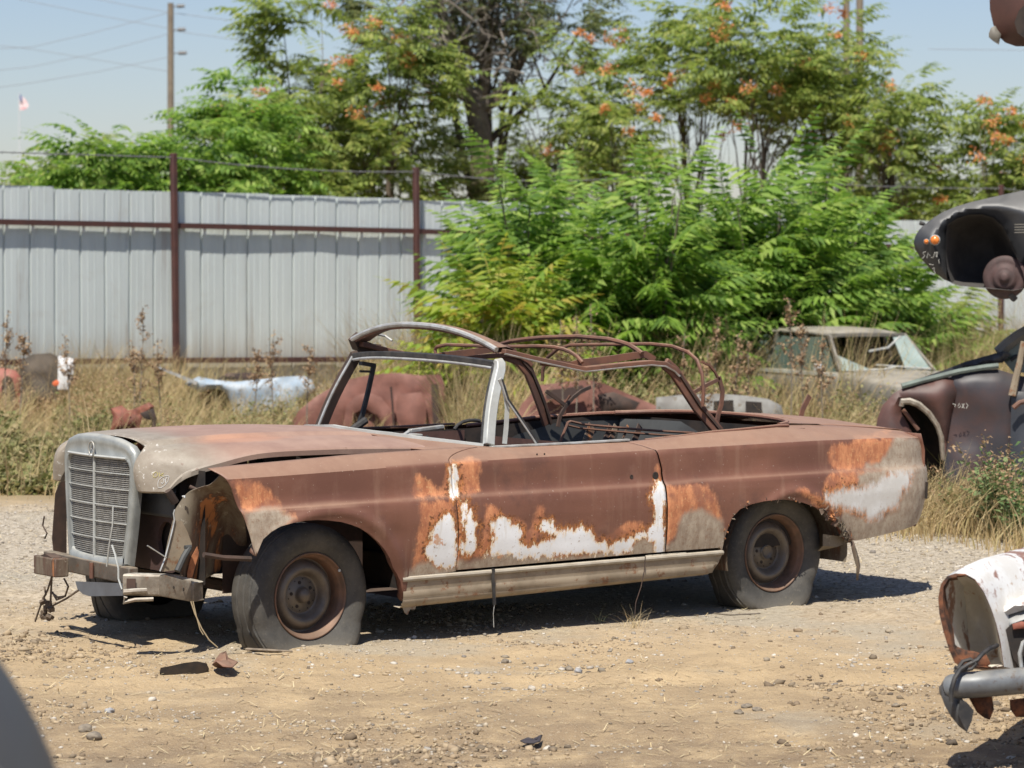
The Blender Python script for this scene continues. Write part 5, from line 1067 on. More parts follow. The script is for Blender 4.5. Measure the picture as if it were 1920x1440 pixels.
# young sprig of yellowish leaves in the front shrub is part of the same plant
def crown_tree(px, D, H, crown, label, group, seed, mat, trunk_r=.10, nb=6, fr=260, L=(.55, .95), seeds=0, cz=.62, tmat=None, lean=(0, 0), bare=0, name='leafy_tree', ntr=1, tpl=None, gap=.5, low=.35):
    """tapered trunk(s) with limbs; the crown is many clumps of leaves round the limb ends. crown=(rx,ry,rz)"""
    rng = np.random.default_rng(seed); b = base(px, D); o = empty(name, tuple(b), 0, label, 'tree', group); mb = MB(); tips = []
    rx, ry, rz = crown; ctr = np.array([lean[0], lean[1], H-rz])
    for k in range(ntr):
        a = rng.uniform(0, 6.28); b0 = np.array([math.cos(a), math.sin(a), 0])*(.0 if ntr == 1 else rng.uniform(.2, rx*.5)); f = ctr*.9+rng.normal(0, .25, 3)*(1 if ntr > 1 else .3)*rx*.6; f[2] = H*rng.uniform(.55, .75)
        pts = [lerp(b0, f, t)+np.array([math.sin(t*5+a)*.08, math.cos(t*4+a)*.08, 0])*t for t in np.linspace(0, 1, 7)]; mb.tube(pts, np.linspace(trunk_r, trunk_r*.45, 7), n=8)
        for j in range(nb):
            s = pts[2+int(rng.integers(0, 5))]; d = rng.normal(0, 1, 3); d[2] = abs(d[2])*.8-.1; d /= np.linalg.norm(d); e = ctr+d*np.array([rx, ry, rz])*rng.uniform(.45, .9)
            mid = lerp(s, e, .5)+rng.normal(0, .12, 3); mb.tube([s, lerp(s, mid, .5)+rng.normal(0, .05, 3), mid, e], [trunk_r*.42, trunk_r*.32, trunk_r*.22, trunk_r*.08], n=5); tips += [mid, e]
            for q in range(2):
                e2 = e+rng.normal(0, .35, 3)*np.array([rx, ry, rz])*.6; mb.tube([mid, lerp(mid, e2, .5)+rng.normal(0, .06, 3), e2], [trunk_r*.18, trunk_r*.1, trunk_r*.04], n=4); tips.append(e2)
    mb.build('trunk', tmat or M_bark, o)
    tips = np.array(tips); extra = []
    for j in range(int(len(tips)*.6)):
        d = rng.normal(0, 1, 3); d /= np.linalg.norm(d); extra.append(ctr+d*np.array([rx, ry, rz])*rng.uniform(.55, 1.0)**.5)
    cl = np.concatenate([tips, np.array(extra)]); cl = cl[cl[:, 2] > H*low*.6]; cs = rng.uniform(.14, .36, len(cl))*min(1.3, (rx+ry)/2)**.5
    idx = rng.integers(0, len(cl), fr); P = cl[idx]+rng.normal(0, 1, (fr, 3))*cs[idx][:, None]*.55
    out_ = P-cl[idx]+(P-ctr)*.35; ya = np.arctan2(out_[:, 1], out_[:, 0])+rng.uniform(-.6, .6, fr); pi = rng.uniform(-.15, .75, fr)
    V, F = place(tpl or TB, P, ya, pi, rng.uniform(-.4, .4, fr), rng.uniform(*L, fr), rng.integers(0, len(tpl or TB), fr)); npmesh('crown', V, F, mat, o)
    if seeds:
        up = [c for c in cl if c[2] > ctr[2]-rz*.6]; W = []; n = 0
        for k in range(seeds):
            th = rng.uniform(-1.3, 1.3); el = rng.uniform(-.1, 1.1); vd = -FH*math.cos(th)+RH*math.sin(th); c = ctr+(vd*math.cos(el)+np.array([0, 0, math.sin(el)]))*np.array([rx, ry, rz])*rng.uniform(.92, 1.15)
            m = 46; q = c+rng.normal(0, 1, (m, 3))*np.array([.09, .09, .07])*rng.uniform(.5, 1.1); W.append(q)
        W = np.concatenate(W); n = len(W); V, F = place([(np.array([(0, 0, 0), (.5, .25, 0), (1, 0, 0), (.5, -.25, .1)]), np.array([[0, 1, 2, 3]]))], W, rng.uniform(0, 6.28, n), rng.uniform(-1, 1, n), rng.uniform(-1, 1, n), np.full(n, .09), np.zeros(n, int)); npmesh('seed_clumps', V, F, M_seed, o)
    if bare:
        mb = MB()
        for k in range(bare):
            d = rng.normal(0, 1, 3); d[2] = abs(d[2]); d /= np.linalg.norm(d); p = ctr+rng.normal(0, .35, 3)*np.array([rx, ry, rz])*.9-np.array([FH[0], FH[1], 0])*rx*.35; P = [p]
            for q in range(5): d = d+rng.normal(0, .45, 3); d /= np.linalg.norm(d); P.append(P[-1]+d*rng.uniform(.14, .38))
            r0 = rng.uniform(.010, .028); mb.tube(P, np.linspace(r0, r0*.25, 6), n=4)
            for q in (2, 3, 4):
                e = rng.normal(0, 1, 3); e /= np.linalg.norm(e); mb.tube([P[q], P[q]+e*.16, P[q]+e*.3+rng.normal(0, .05, 3)], [r0*.4, r0*.25, r0*.1], n=3)
        mb.build('bare_twigs', M_twig, o)
    return o
GT = 'trees growing beyond the fence'
def hz(py, D): return 1.775+(470-py)*D/CF+.45
for i, (px, D, ty, rpx, lb, mt, fr, sd_, kw) in enumerate([
  (20, 52, 288, 75, 'lowest small green tree at the far left above the fence', M_leafA, 240, 0, {}),
  (110, 55, 245, 95, 'rounded green tree left of the utility pole, second from the left edge', M_leafB, 420, 0, {}),
  (205, 53, 212, 105, 'rounded bright green tree just left of the utility pole', M_leafA, 480, 0, {}),
  (290, 57, 250, 80, 'green tree standing directly behind the left fence post', M_leafB, 360, 0, {}),
  (385, 54, 205, 85, 'bright green tree right of the utility pole', M_leafA, 460, 0, {}),
  (462, 58, 98, 95, 'taller pointed green tree left of the big dark tree', M_leafA, 620, 2, {}),
  (545, 60, 150, 90, 'mid green tree at the left foot of the big dark tree', M_leafB, 520, 2, {}),
  (600, 62, -60, 150, 'tall dark tree with orange seeds at the upper left of the middle group', M_leafB, 760, 6, {}),
  (720, 61, 10, 115, 'dark leafy tree with bright orange seed clusters left of the thick trunk', M_leafB, 800, 12, {}),
  (1085, 63, 20, 130, 'green tree with scattered orange seeds right of the thick trunk', M_leafB, 460, 7, dict(low=.95)),
  (1165, 60, 90, 80, 'smaller green tree with a few orange seeds behind the thicket', M_leafB, 260, 6, dict(low=.8)),
  (1290, 62, -50, 115, 'green tree with slender trunks and orange seeds, left of the right hand group', M_leafB, 560, 8, dict(ntr=3, trunk_r=.06, low=1.08)),
  (1420, 60, -60, 125, 'tall green tree with several slender dark trunks and orange seeds', M_leafB, 640, 10, dict(ntr=3, trunk_r=.06, low=1.1)),
  (1560, 62, -30, 120, 'tall green tree in front of the two distant pole tips', M_leafB, 700, 9, dict(ntr=4, trunk_r=.06, low=.85)),
  (1660, 60, 40, 95, 'tall green tree at the right end with drooping outer fronds', M_leafB, 520, 6, dict(ntr=3, trunk_r=.07, low=.4)),
  (1700, 64, 235, 85, 'lower green tree behind the fence left of the black wreck', M_leafB, 360, 5, {}),
  (1845, 60, 160, 110, 'rounded green tree with orange seeds above the black wreck', M_leafB, 700, 12, {}),
  (1930, 63, 185, 90, 'green tree with orange seeds at the far right edge above the black wreck', M_leafB, 420, 6, {})]):
    H = hz(ty, D)*.95; rx = rpx*D/CF*.92; rz = min(H*.42, max(rx*1.05, H*.36)); kw = dict(kw)
    crown_tree(px, D, H, (rx, rx, rz), lb, GT, 300+i, mt, seeds=sd_, fr=int(fr*(1.25 if px < 600 else .85)), **kw)
# the big dark tree with the thick trunk and bare grey branches
crown_tree(905, 66, hz(-150, 66), (3.1, 2.4, 2.7), 'big dark tree with thick brown trunk and tangled bare grey branches', GT, 501, M_leafD, trunk_r=.24, nb=14, fr=1100, L=(.45, .8), seeds=5, bare=330, name='large_dark_tree', low=1.05)
crown_tree(700, 66, hz(130, 66), (2.0, 1.6, 1.9), 'dark shaded tree low behind the middle of the fence', GT, 502, M_leafD, trunk_r=.12, nb=7, fr=600, L=(.45, .8), name='leafy_tree')
crown_tree(815, 64, hz(265, 64), (1.9, 1.5, 1.4), 'dark low bushy tree behind the left end of the thicket', GT, 503, M_leafD, trunk_r=.10, nb=7, fr=480, L=(.45, .75), name='leafy_tree')
crown_tree(560, 64, hz(215, 64), (1.7, 1.5, 1.5), 'dark low tree between the bright left trees and the big dark tree', GT, 504, M_leafD, trunk_r=.10, nb=7, fr=400, L=(.45, .75), name='leafy_tree')
crown_tree(1050, 68, hz(240, 68), (1.3, 1.3, 1.1), 'dark tree with pale bare twigs right behind the thick trunk', GT, 505, M_leafD, trunk_r=.10, nb=7, fr=200, L=(.45, .75), bare=90, name='leafy_tree')
big = [o for o in bpy.data.objects if o.name == 'large_dark_tree'][0]; bl = np.array(big.location)
for P_, ra_, rb__ in (([(905,345),(903,290),(897,235),(890,195)], .27, .23), ([(890,195),(868,150),(842,70),(820,-10),(800,-70)], .16, .07), ([(892,200),(905,165),(914,110),(906,30),(900,-60)], .17, .08), ([(893,205),(925,190),(958,150),(985,100),(1045,55)], .17, .07), ([(890,190),(850,170),(800,160),(760,120)], .13, .05), ([(912,120),(880,100),(868,60),(872,10)], .09, .04)):
    q = [atd(px, py, 65.2)-bl for px, py in P_]; mb = MB(); mb.tube(q, list(np.linspace(ra_, rb__, len(q))), n=9); mb.build('limb', simple('ruddy_grey_bark', (.32, .25, .195), (.20, .15, .115), 4, .9, bmp=.5, bs=14) if 'ruddy_grey_bark' not in bpy.data.materials else bpy.data.materials['ruddy_grey_bark'], big)
# ================================================================ weeds
def field(n, d0, d1, p0, p1, rng=RNG):
    D = np.sqrt(rng.uniform(d0**2, d1**2, n)); px = rng.uniform(p0, p1, n); x = CAMP[0]+D*FH[0]+(px-960)/CF*D*RH[0]; y = CAMP[1]+D*FH[1]+(px-960)/CF*D*RH[1]; return x, y, D, px
M_dry = make_rand('dry_grass_blades', [(.44, .32, .16), (.56, .44, .23), (.32, .22, .12), (.38, .32, .14), (.62, .50, .30)], .8, .25)
M_dryg = make_rand('half_green_weeds', [(.20, .21, .08), (.30, .28, .11), (.40, .32, .15), (.15, .17, .06), (.44, .34, .18)], .8, .25)
front = lambda px: np.interp(px, [0, 250, 600, 1300, 1560, 1750, 1800, 1900, 2100], [23.0, 22.5, 24, 25, 25.5, 18.9, 18.6, 17.8, 17.0])
HIDE = [(545, 842, 34.2, .30), (955, 1265, 32.2, .35), (345, 600, 37.2, .72), (1390, 1560, 36.2, .7), (1230, 1480, 29.6, .35), (1560, 1780, 36.2, .95), (198, 296, 25.8, .55), (30, 140, 38.5, .8)]
def veil(px, D):
    f = np.ones(len(px))
    for a, b, d, k in HIDE: f = np.where((px > a) & (px < b) & (D < d), np.minimum(f, k), f)
    return f
def grass(name, n, p0, p1, hmin, hmax, mat, extra=0, d1=41, wd=.006, dens=None):
    x, y, D, px = field(n, 17, d1, p0, p1); k = (D > front(px)+extra+RNG.normal(0, .35, len(D))); cl = fbm(x*.7+8, y*.7+4, 3); k &= RNG.random(len(D)) < np.clip((cl-.38)*6.5, .05, 1)
    # keep clear of the cars parked in the weeds
    for c, rad in CLEAR: k &= np.hypot(x-c[0], y-c[1]) > rad
    x, y, D, px, cl = x[k], y[k], D[k], px[k], cl[k]; edge = sstep((D-front(px))/1.8+.25); h = RNG.uniform(hmin, hmax, len(x))*(.25+1.6*cl)*(.35+.65*edge)*veil(px, D)*(1+np.where(px > 650, .9, .12)*sstep((D-29)/5))
    V, F = blades(np.stack([x, y, gh(x, y)-.01], -1), len(x), h, 1, np.full(len(x), wd)*RNG.uniform(.5, 1.3, len(x)), seg=3, lean=.75); return tag(npmesh(name, V, F, mat), kind='stuff')
CLEAR = []
grass('dry_grass', 86000, -650, 2450, .30, .80, M_dry, wd=.007)
grass('weeds', 26000, -650, 2450, .22, .70, M_dryg, wd=.009, extra=.6)
grass('dry_grass', 9000, 1740, 2100, .25, .55, M_dry, wd=.004, d1=22.5)
def leafmass(name, n, p0, p1, d0, d1, hfun, size, mat):
    x, y, D, px = field(n, d0, d1, p0, p1); z0 = gh(x, y); H = hfun(px, D, x, y)*veil(px, D)*(1+np.where(px > 650, .6, .5)*sstep((D-30)/5)); t = RNG.random(n)**.75; z = z0+H*t; k = H > .04
    P = np.stack([x, y, z], -1)[k]; n = len(P); V, F = place([(np.array([(0, 0, 0), (.45, .3, .05), (1, 0, -.15), (.45, -.3, .05)]), np.array([[0, 1, 2, 3]]))], P, RNG.uniform(0, 6.28, n), RNG.uniform(-.5, .9, n), RNG.uniform(-.8, .8, n), RNG.uniform(.6, 1.3, n)*size, np.zeros(n, int)); return tag(npmesh(name, V, F, mat), kind='stuff')
M_weedleaf = make_rand('small_weed_leaves', [(.15, .17, .06), (.23, .24, .09), (.34, .30, .14), (.10, .115, .045), (.42, .33, .18)], .7, .3)
M_seedbr = make_rand('brown_seed_heads', [(.32, .20, .12), (.42, .29, .17), (.24, .15, .09), (.50, .38, .22)], .85, .25)
hL = lambda px, D, x, y: np.clip(1.75*(fbm(x*.9, y*.9, 4)-.18), 0, .9)*np.clip((D-23.2)/1.6, 0, 1)*np.interp(px, [-450, 240, 420], [1.0, .95, .1])
leafmass('leafy_weeds', 120000, -450, 420, 23, 28, hL, .075, M_weedleaf)
hM = lambda px, D, x, y: np.clip(1.3*(fbm(x*1.3+4, y*1.3, 4)-.30), 0, .8)*np.clip((D-24)/1.8, 0, 1)
leafmass('weed_leaves', 90000, 100, 1750, 24, 36, hM, .050, M_weedleaf)
leafmass('seed_weeds', 130000, -450, 1750, 26, 38, lambda px, D, x, y: np.clip(1.9*(fbm(x*1.1+34, y*1.1, 4)-.36), 0, 1.15), .028, M_seedbr)
# tall dock stalks with brown seed heads, each a plant of its own
def stalk(px, top_y, D, label, seed, w_=.07, green=False):
    rng = np.random.default_rng(seed); b = base(px, D); top = atd(px, top_y, D)-b; o = empty('dock_stalk', tuple(b), 0, label, 'weed', 'tall dry weed stalks before the fence'); mb = MB(); H = top[2]
    pts = [np.array([top[0]*t+.03*math.sin(t*4+seed), top[1]*t, H*t]) for t in np.linspace(0, 1, 7)]; mb.tube(pts, np.linspace(.010, .004, 7), n=5)
    P = []
    for k in range(10):
        t = rng.uniform(.45, .95); q = np.array([np.interp(t, np.linspace(0, 1, 7), [p[j] for p in pts]) for j in range(3)]); d = np.array([rng.normal(0, 1), rng.normal(0, 1), 1.5]); d /= np.linalg.norm(d); l = rng.uniform(.12, .32)*(1.2-t)*1.4; mb.tube([q, q+d*l], [.004, .002], n=3)
        m = 26; tt = rng.random((m, 1)); P.append(q+d*l*(.15+.85*tt)+rng.normal(0, .014, (m, 3)))
    m = 60; tt = rng.uniform(.55, 1, m); P.append(np.stack([np.interp(tt, np.linspace(0, 1, 7), [p[j] for p in pts]) for j in range(3)], -1)+rng.normal(0, w_*.25, (m, 3)))
    mb.build('stem', M_rockA, o); P = np.concatenate(P); n = len(P); V, F = place([(np.array([(0, 0, 0), (.5, .4, 0), (1, 0, 0), (.5, -.4, .1)]), np.array([[0, 1, 2, 3]]))], P, rng.uniform(0, 6.28, n), rng.uniform(-1, 1, n), rng.uniform(-1, 1, n), np.full(n, .030), np.zeros(n, int)); npmesh('seed_clumps', V, F, M_weedleaf if green else M_seedbr, o)
for i, (px, ty, D, lb) in enumerate([(14, 582, 33, 'tall dry weed stalk at the far left edge'), (42, 625, 31, 'dry weed stalk beside the left edge wreck with green tips'), (264, 575, 34, 'tallest thin brown stalk between the left edge and the left post'), (248, 640, 32, 'short brown stalk just left of the tallest left stalk'), (126, 630, 33, 'brown stalk above the white wreck corner'), (300, 634, 33, 'brown stalk left of the left fence post'), (514, 620, 34, 'thick brown seeded stalk in front of the fence between the posts'), (580, 650, 33, 'small stalk right of the thick seeded stalk'), (480, 655, 35, 'small stalk left of the thick seeded stalk'),
    (1080, 590, 31, 'bushy tan stalk in front of the green thicket'), (1110, 572, 31.5, 'tallest bushy tan stalk in front of the green thicket'), (1055, 600, 31, 'shorter tan stalk at the left of the bushy pair'), (1285, 625, 30, 'brown stalk right of the rear roof bow'), (1325, 650, 29, 'low brown stalk behind the rear hinge links'), (1380, 625, 31, 'brown stalk left of the olive sedan roof'), (1400, 640, 30, 'brown stalk right beside the olive sedan rear corner'), (1482, 560, 31, 'tall brown branching stalk in front of the olive sedan side windows'), (1505, 610, 30.5, 'brown stalk between the olive sedan side windows'), (1545, 630, 30, 'bushy brown stalk at the olive sedan windscreen pillar'), (1345, 600, 34, 'thin stalk in front of the green thicket left of the sedan'), (1660, 600, 42, 'pale stalk behind the olive sedan'), (1850, 590, 44, 'yellow stalk at the foot of the right fence post')]):
    stalk(px, ty, D, lb, 700+i, .10)
# green seeding weed beside the rear corner of the convertible
def herb(px, py, D, H, label, seed, leafmat, n=60, spread=.5, seedheads=True):
    rng = np.random.default_rng(seed); b = base(px, D); b[2] = gh(b[0], b[1]); o = empty('leafy_weed', tuple(b), 0, label, 'weed', 'leafy weeds by the dark wreck'); mb = MB(); P = []; S = []
    for k in range(9):
        a = rng.uniform(0, 6.28); h = H*rng.uniform(.55, 1); r = spread*rng.uniform(.2, 1); pts = [np.array([math.cos(a)*r*t**1.2, math.sin(a)*r*t**1.2, h*t*(1.15-.15*t)]) for t in np.linspace(0, 1, 6)]; mb.tube(pts, np.linspace(.006, .002, 6), n=4)
        m = n; tt = rng.uniform(.15, .85, m); P.append(np.stack([np.interp(tt, np.linspace(0, 1, 6), [p[j] for p in pts]) for j in range(3)], -1)+rng.normal(0, .03, (m, 3)))
        m = n//2; tt = rng.uniform(.78, 1.02, m); S.append(np.stack([np.interp(tt, np.linspace(0, 1, 6), [p[j] for p in pts]) for j in range(3)], -1)+rng.normal(0, .022, (m, 3)))
    mb.build('stem', M_weedleaf, o); T = [(np.array([(0, 0, 0), (.45, .3, .05), (1, 0, -.1), (.45, -.3, .05)]), np.array([[0, 1, 2, 3]]))]
    for nm, Q, mt, s in (('foliage', P, leafmat, .045), ('seed_clumps', S, M_seedbr, .028)):
        Q = np.concatenate(Q); n_ = len(Q); V, F = place(T, Q, rng.uniform(0, 6.28, n_), rng.uniform(-.6, .9, n_), rng.uniform(-.8, .8, n_), rng.uniform(.6, 1.3, n_)*s, np.zeros(n_, int)); npmesh(nm, V, F, mt, o)
M_herb = make_rand('blue_green_weed_leaves', [(.10, .17, .06), (.16, .24, .09), (.22, .28, .12), (.07, .12, .04)], .6, .3)
herb(1872, 0, 18.6, .66, 'tall green weed with brown seed heads in front of the dark wreck', 41, M_herb, spread=.28); herb(1912, 0, 18.2, .50, 'second green weed at the right frame edge below the dark wreck', 42, M_herb, spread=.25); herb(1830, 0, 18.9, .42, 'low green weed left of the tall seeding weed', 43, M_herb, spread=.3)
# arched dry grass clump right of the tail
P_ = base(1790, 18.9); k = 900; Q = P_+np.concatenate([RNG.normal(0, .28, (k, 2)), np.zeros((k, 1))], 1); Q[:, 2] = gh(Q[:, 0], Q[:, 1]); V, F = blades(Q, k, RNG.uniform(.25, .55, k), 1, np.full(k, .004), lean=1.5, seg=4)
tag(npmesh('grass_clump', V, F, M_dry), 'arching straw coloured grass clump right behind the convertible tail', 'grass clump')
P_ = base(1600, 26.0); Q = P_+np.concatenate([RNG.normal(0, .4, (k, 2)), np.zeros((k, 1))], 1); Q[:, 2] = gh(Q[:, 0], Q[:, 1]); V, F = blades(Q, k, RNG.uniform(.4, .9, k), 1, np.full(k, .006), lean=1.3, seg=4)
tag(npmesh('grass_clump', V, F, M_dry), 'tangled tan grass clump in front of the olive sedan hood', 'grass clump')
# ================================================================ the other wrecks
def shell(name, out, D, back, mat, parent, org, bulge=.10, edge=.10, step=.05, nz=.0, smooth=True, nf=3.0, tilt=0.0, sinkback=0.0):
    """body of a wreck seen side on: outline in a vertical plane at distance D, swelling towards the viewer, with real depth behind it"""
    s = CF/D; P = np.array([((px-960)/s, (720-py)/s) for px, py in out])
    # resample the outline
    R_ = []
    for a, b in zip(P, np.roll(P, -1, axis=0)):
        n = max(1, int(np.hypot(*(b-a))/step)); R_ += [a+(b-a)*i/n for i in range(n)]
    R_ = np.array(R_); k = len(R_); x0, y0 = R_.min(0); x1, y1 = R_.max(0)
    gx, gy = np.meshgrid(np.arange(x0, x1, step), np.arange(y0, y1, step)); gx = gx+(np.arange(gx.shape[0]) % 2)[:, None]*step/2; gp = np.stack([gx.ravel(), gy.ravel()], -1)
    d = sdf(R_, gp[:, 0], gp[:, 1]); gp = gp[d > step*.55]
    allp = np.concatenate([R_, gp]); res = delaunay_2d_cdt([Vector(p) for p in allp], [(i, (i+1) % k) for i in range(k)], [], 1, 1e-6)
    vs = np.array([v[:] for v in res[0]]); fs = res[2]; d = np.maximum(0, sdf(R_, vs[:, 0], vs[:, 1])); off = bulge*(1-np.exp(-d/edge)) if bulge else d*0
    if nz: off = off+nz*(fbm(vs[:, 0]*nf+50, vs[:, 1]*nf+D, 3)-.45)*np.minimum(1, d/.05)
    cx = vs[:, 0].mean()
    def W(q, dd): return CAMP+_f*dd[:, None]+_rr*(q[:, 0])[:, None]+_u*(q[:, 1])[:, None]
    front = W(vs, D-off+tilt*(vs[:, 0]-cx)); fr_ = {tuple(np.round(v, 5)): i for i, v in enumerate(vs)}
    bnd = [int(np.argmin(np.hypot(*(vs-r).T))) for r in R_]; q = R_.copy(); c = q.mean(0); q2 = c+(q-c)*(1-.02-sinkback); q2 = q2*(D+back)/D; bk = W(q2, np.full(k, D+back)+tilt*(q[:, 0]-cx)); nb = len(front)
    F = [tuple(f) for f in fs]+[(bnd[i], nb+i, nb+(i+1) % k, bnd[(i+1) % k]) for i in range(k)]+[tuple(nb+i for i in range(k))]
    mb = MB(); mb.add(np.concatenate([front, bk])-org, F); o = mb.build(name, mat, parent, smooth=smooth)
    import bmesh as bmm
    b_ = bmm.new(); b_.from_mesh(o.data); bmm.ops.recalc_face_normals(b_, faces=b_.faces); b_.to_mesh(o.data); b_.free(); o.data.set_sharp_from_angle(angle=math.radians(50)); return o
def tubepx(name, pts, D, r, mat, parent, org, n=7, flat=None):
    mb = MB(); m = len(pts); mb.tube([atd(px, py, D if np.isscalar(D) else D[i])-org for i, (px, py) in enumerate(pts)], r, n=n); return mb.build(name, mat, parent)
# ---- olive sedan standing in the weeds, local x forward
hd_ = RH*.47-FH*.88; rz = math.atan2(hd_[1], hd_[0]); A0 = atd(1577, 699, 36.0)
M_olive = dusty('dust_coated_olive_paint', (.16, .148, .122), (.12, .112, .095), (.33, .295, .235), .8, 3, .6); M_olg = simple('dusty_green_glass', (.07, .10, .085), (.11, .14, .12), 2, .15, spec=.6); M_olg2 = simple('clouded_broken_glass', (.34, .40, .37), (.24, .30, .27), 2, .3)
sed = empty('derelict_sedan', (A0[0], A0[1], -.47), rz, 'olive grey dusty sedan with a broken windscreen sunk in tall weeds', 'car'); zb = A0[2]+.47   # belt height
W2 = .68; yA = W2  # visible (right hand) side sits at local y=-? ; local y is left of heading
sv = 1 if np.dot(np.array([-math.sin(rz), math.cos(rz)]), RH[:2]) < 0 else -1   # sign of local y on the camera's left
# origin is the near base corner of the windscreen; car centre line lies at y=-sv*W2
cy = -sv*W2
def SP(x, y, z): return (x, cy+y, z)
mb = MB(); G = []
prof = [(-.84, .18), (-.86, .40), (-.85, .60), (-.82, zb-.06), (-.76, zb-.01), (-.4, zb+.01), (0, zb+.015)]; prof = prof+[(-a, b) for a, b in prof[-2::-1]]
for x, k, dz in [(-3.3, .86, -.18), (-3.2, .92, -.08), (-2.9, .97, -.02), (-2.2, 1, 0), (-1, 1, 0), (0, 1, 0), (.10, 1, -.005), (.6, .985, -.03), (1.0, .97, -.06), (1.25, .95, -.09), (1.33, .93, -.14)]: G.append([SP(x, y*k, z+dz*(z > .5)) for y, z in prof])
mb.grid(G); G0 = [SP(1.33, y*.93, z-.14*(z > .5)) for y, z in prof]; mb.grid([G0, [SP(1.36, y*.90, .3) for y, z in prof]]); mb.build('body', M_olive, sed, solid=.01)
rf_z = 1.775-(617-466)*36/CF+.47; mb = MB(); G = []
for x, k, dz in [(-2.35, .80, -.13), (-2.2, .88, -.05), (-1.9, .94, -.01), (-1.2, 1, .01), (-.75, .98, 0), (-.50, .93, -.02), (-.42, .90, -.05)]: G.append([SP(x, y*.60*k, rf_z+dz-.05*abs(y)**3) for y in np.linspace(-1, 1, 13)])
mb.grid(G); mb.build('roof', M_olive, sed, solid=.03)
for s in (-1, 1):
    for nm, a, b, w_ in (('windscreen_pillar', (0, .69, zb), (-.45, .555, rf_z-.05), .05), ('door_pillar', (-.85, .70, zb), (-.92, .57, rf_z-.05), .05), ('rear_pillar', (-1.62, .70, zb), (-1.55, .57, rf_z-.05), .045), ('rear_pillar', (-2.45, .66, zb), (-2.15, .55, rf_z-.08), .16)):
        mb = MB(); mb.bar(SP(a[0], s*a[1], a[2]), SP(b[0], s*b[1], b[2]), w_, .035, up=(0, 1, 0)); mb.build(nm, M_olive if w_ > .03 else M_alu, sed)
    mb = MB(); mb.bar(SP(-2.7, s*.835, zb-.015), SP(.1, s*.835, zb-.02), .015, .035); mb.build('belt_trim', M_alu2, sed)
    for xa, xb in ((-.10, -.83), (-.90, -1.58), (-1.66, -2.3)):
        mb = MB(); mb.plate([SP(xa, s*.69, zb), SP(xb, s*.70, zb), SP(xb+(-.0 if xb > -2 else .12), s*.575, rf_z-.07), SP(xa-(.42 if xa > -.3 else .05), s*.57, rf_z-.07)], (0, .01, 0), .5); mb.build('side_window', M_olg, sed, smooth=False)
mb = MB(); mb.bar(SP(-.44, -.54, rf_z-.045), SP(-.44, .54, rf_z-.045), .05, .04); mb.bar(SP(0.0, -.68, zb+.01), SP(0.0, .68, zb+.01), .05, .03); mb.build('windscreen_frame', M_olive, sed)
n_ = sv  # near side of the screen in the picture
mb = MB(); mb.plate([SP(-.02, n_*.66, zb+.01), SP(-.20, n_*.60, zb+.20), SP(-.04, n_*.20, zb+.02)], (.01, 0, .005), .6); mb.build('broken_windscreen', M_olg2, sed, smooth=False); mb = MB(); mb.plate([SP(-.02, -n_*.66, zb+.01), SP(-.40, -n_*.55, rf_z-.06), SP(-.38, -n_*.34, rf_z-.08), SP(-.05, -n_*.30, zb+.03)], (.01, 0, .005), .6); mb.build('broken_windscreen', M_olg2, sed, smooth=False)
mb = MB(); mb.tube([SP(-.38, -n_*.45, rf_z-.07), SP(-.28, -n_*.20, rf_z-.20), SP(-.25, n_*.10, rf_z-.24)], .014, n=5); mb.tube([SP(0.05, n_*.2, zb+.09), SP(0.06, -n_*.2, zb+.06), SP(.05, -n_*.6, zb+.03)], .012, n=5); mb.tube([SP(.05, n_*.6, zb+.02), SP(.06, n_*.1, zb+.035), SP(.06, -n_*.1, zb+.07)], .014, n=5); mb.build('loose_trim', M_alu2, sed)
mb = MB(); mb.box(SP(-.14, n_*.92, zb+.06), (.10, .07, .09)); mb.bar(SP(-.14, n_*.92, zb), SP(-.12, n_*.83, zb-.02), .03, .03); mb.build('door_mirror', simple('white_mirror', (.75, .75, .74)), sed, bevel=.02)
mb = MB(); mb.box(SP(-1.2, 0, zb-.12), (2.2, 1.25, .06)); mb.box(SP(-.9, .3, zb+.10), (.12, .45, .45)); mb.build('seats', M_dark, sed)
mb = MB(); mb.bar(SP(1.36, -.78, .50), SP(1.36, .78, .50), .03, .06); mb.build('front_trim', M_alu, sed)
# ---- crushed rust red wreck seen through the windscreen opening
M_crush = dusty('crushed_rust_red_body', (.22, .095, .07), (.16, .068, .05), (.36, .235, .18), .5, 6, .75); M_crushd = simple('dark_crease', (.05, .028, .022))
o0 = base(690, 34.0); ob = empty('crushed_wreck', tuple(o0), 0, 'crushed rust red car body behind the windscreen of the convertible', 'car')
shell('body', [(545,812),(548,790),(560,770),(590,745),(640,715),(690,703),(742,699),(790,704),(824,702),(832,715),(836,790),(838,815),(640,820),(590,815)], 34.0, 1.3, M_crush, ob, o0, .03, .04, .075, .16, nf=7, smooth=False)
shell('wheel_arch', [(650,760),(668,742),(690,735),(715,745),(735,770),(748,812),(725,815),(705,780),(685,765),(664,775),(655,815),(640,815)], 33.86, .12, M_crush, ob, o0, .03, .04, .06, .06, nf=8, smooth=False)
tubepx('door_seam', [(733,725),(736,760),(738,800)], 33.75, .012, M_crushd, ob, o0); shell('dark_gap', [(808,720),(822,720),(824,800),(812,800)], 33.78, .06, M_crushd, ob, o0, .01, .02); shell('dented_door', [(745,740),(790,735),(800,760),(798,812),(750,812),(742,775)], 33.84, .1, M_crush, ob, o0, .03, .04, .07, .12, nf=8, smooth=False)
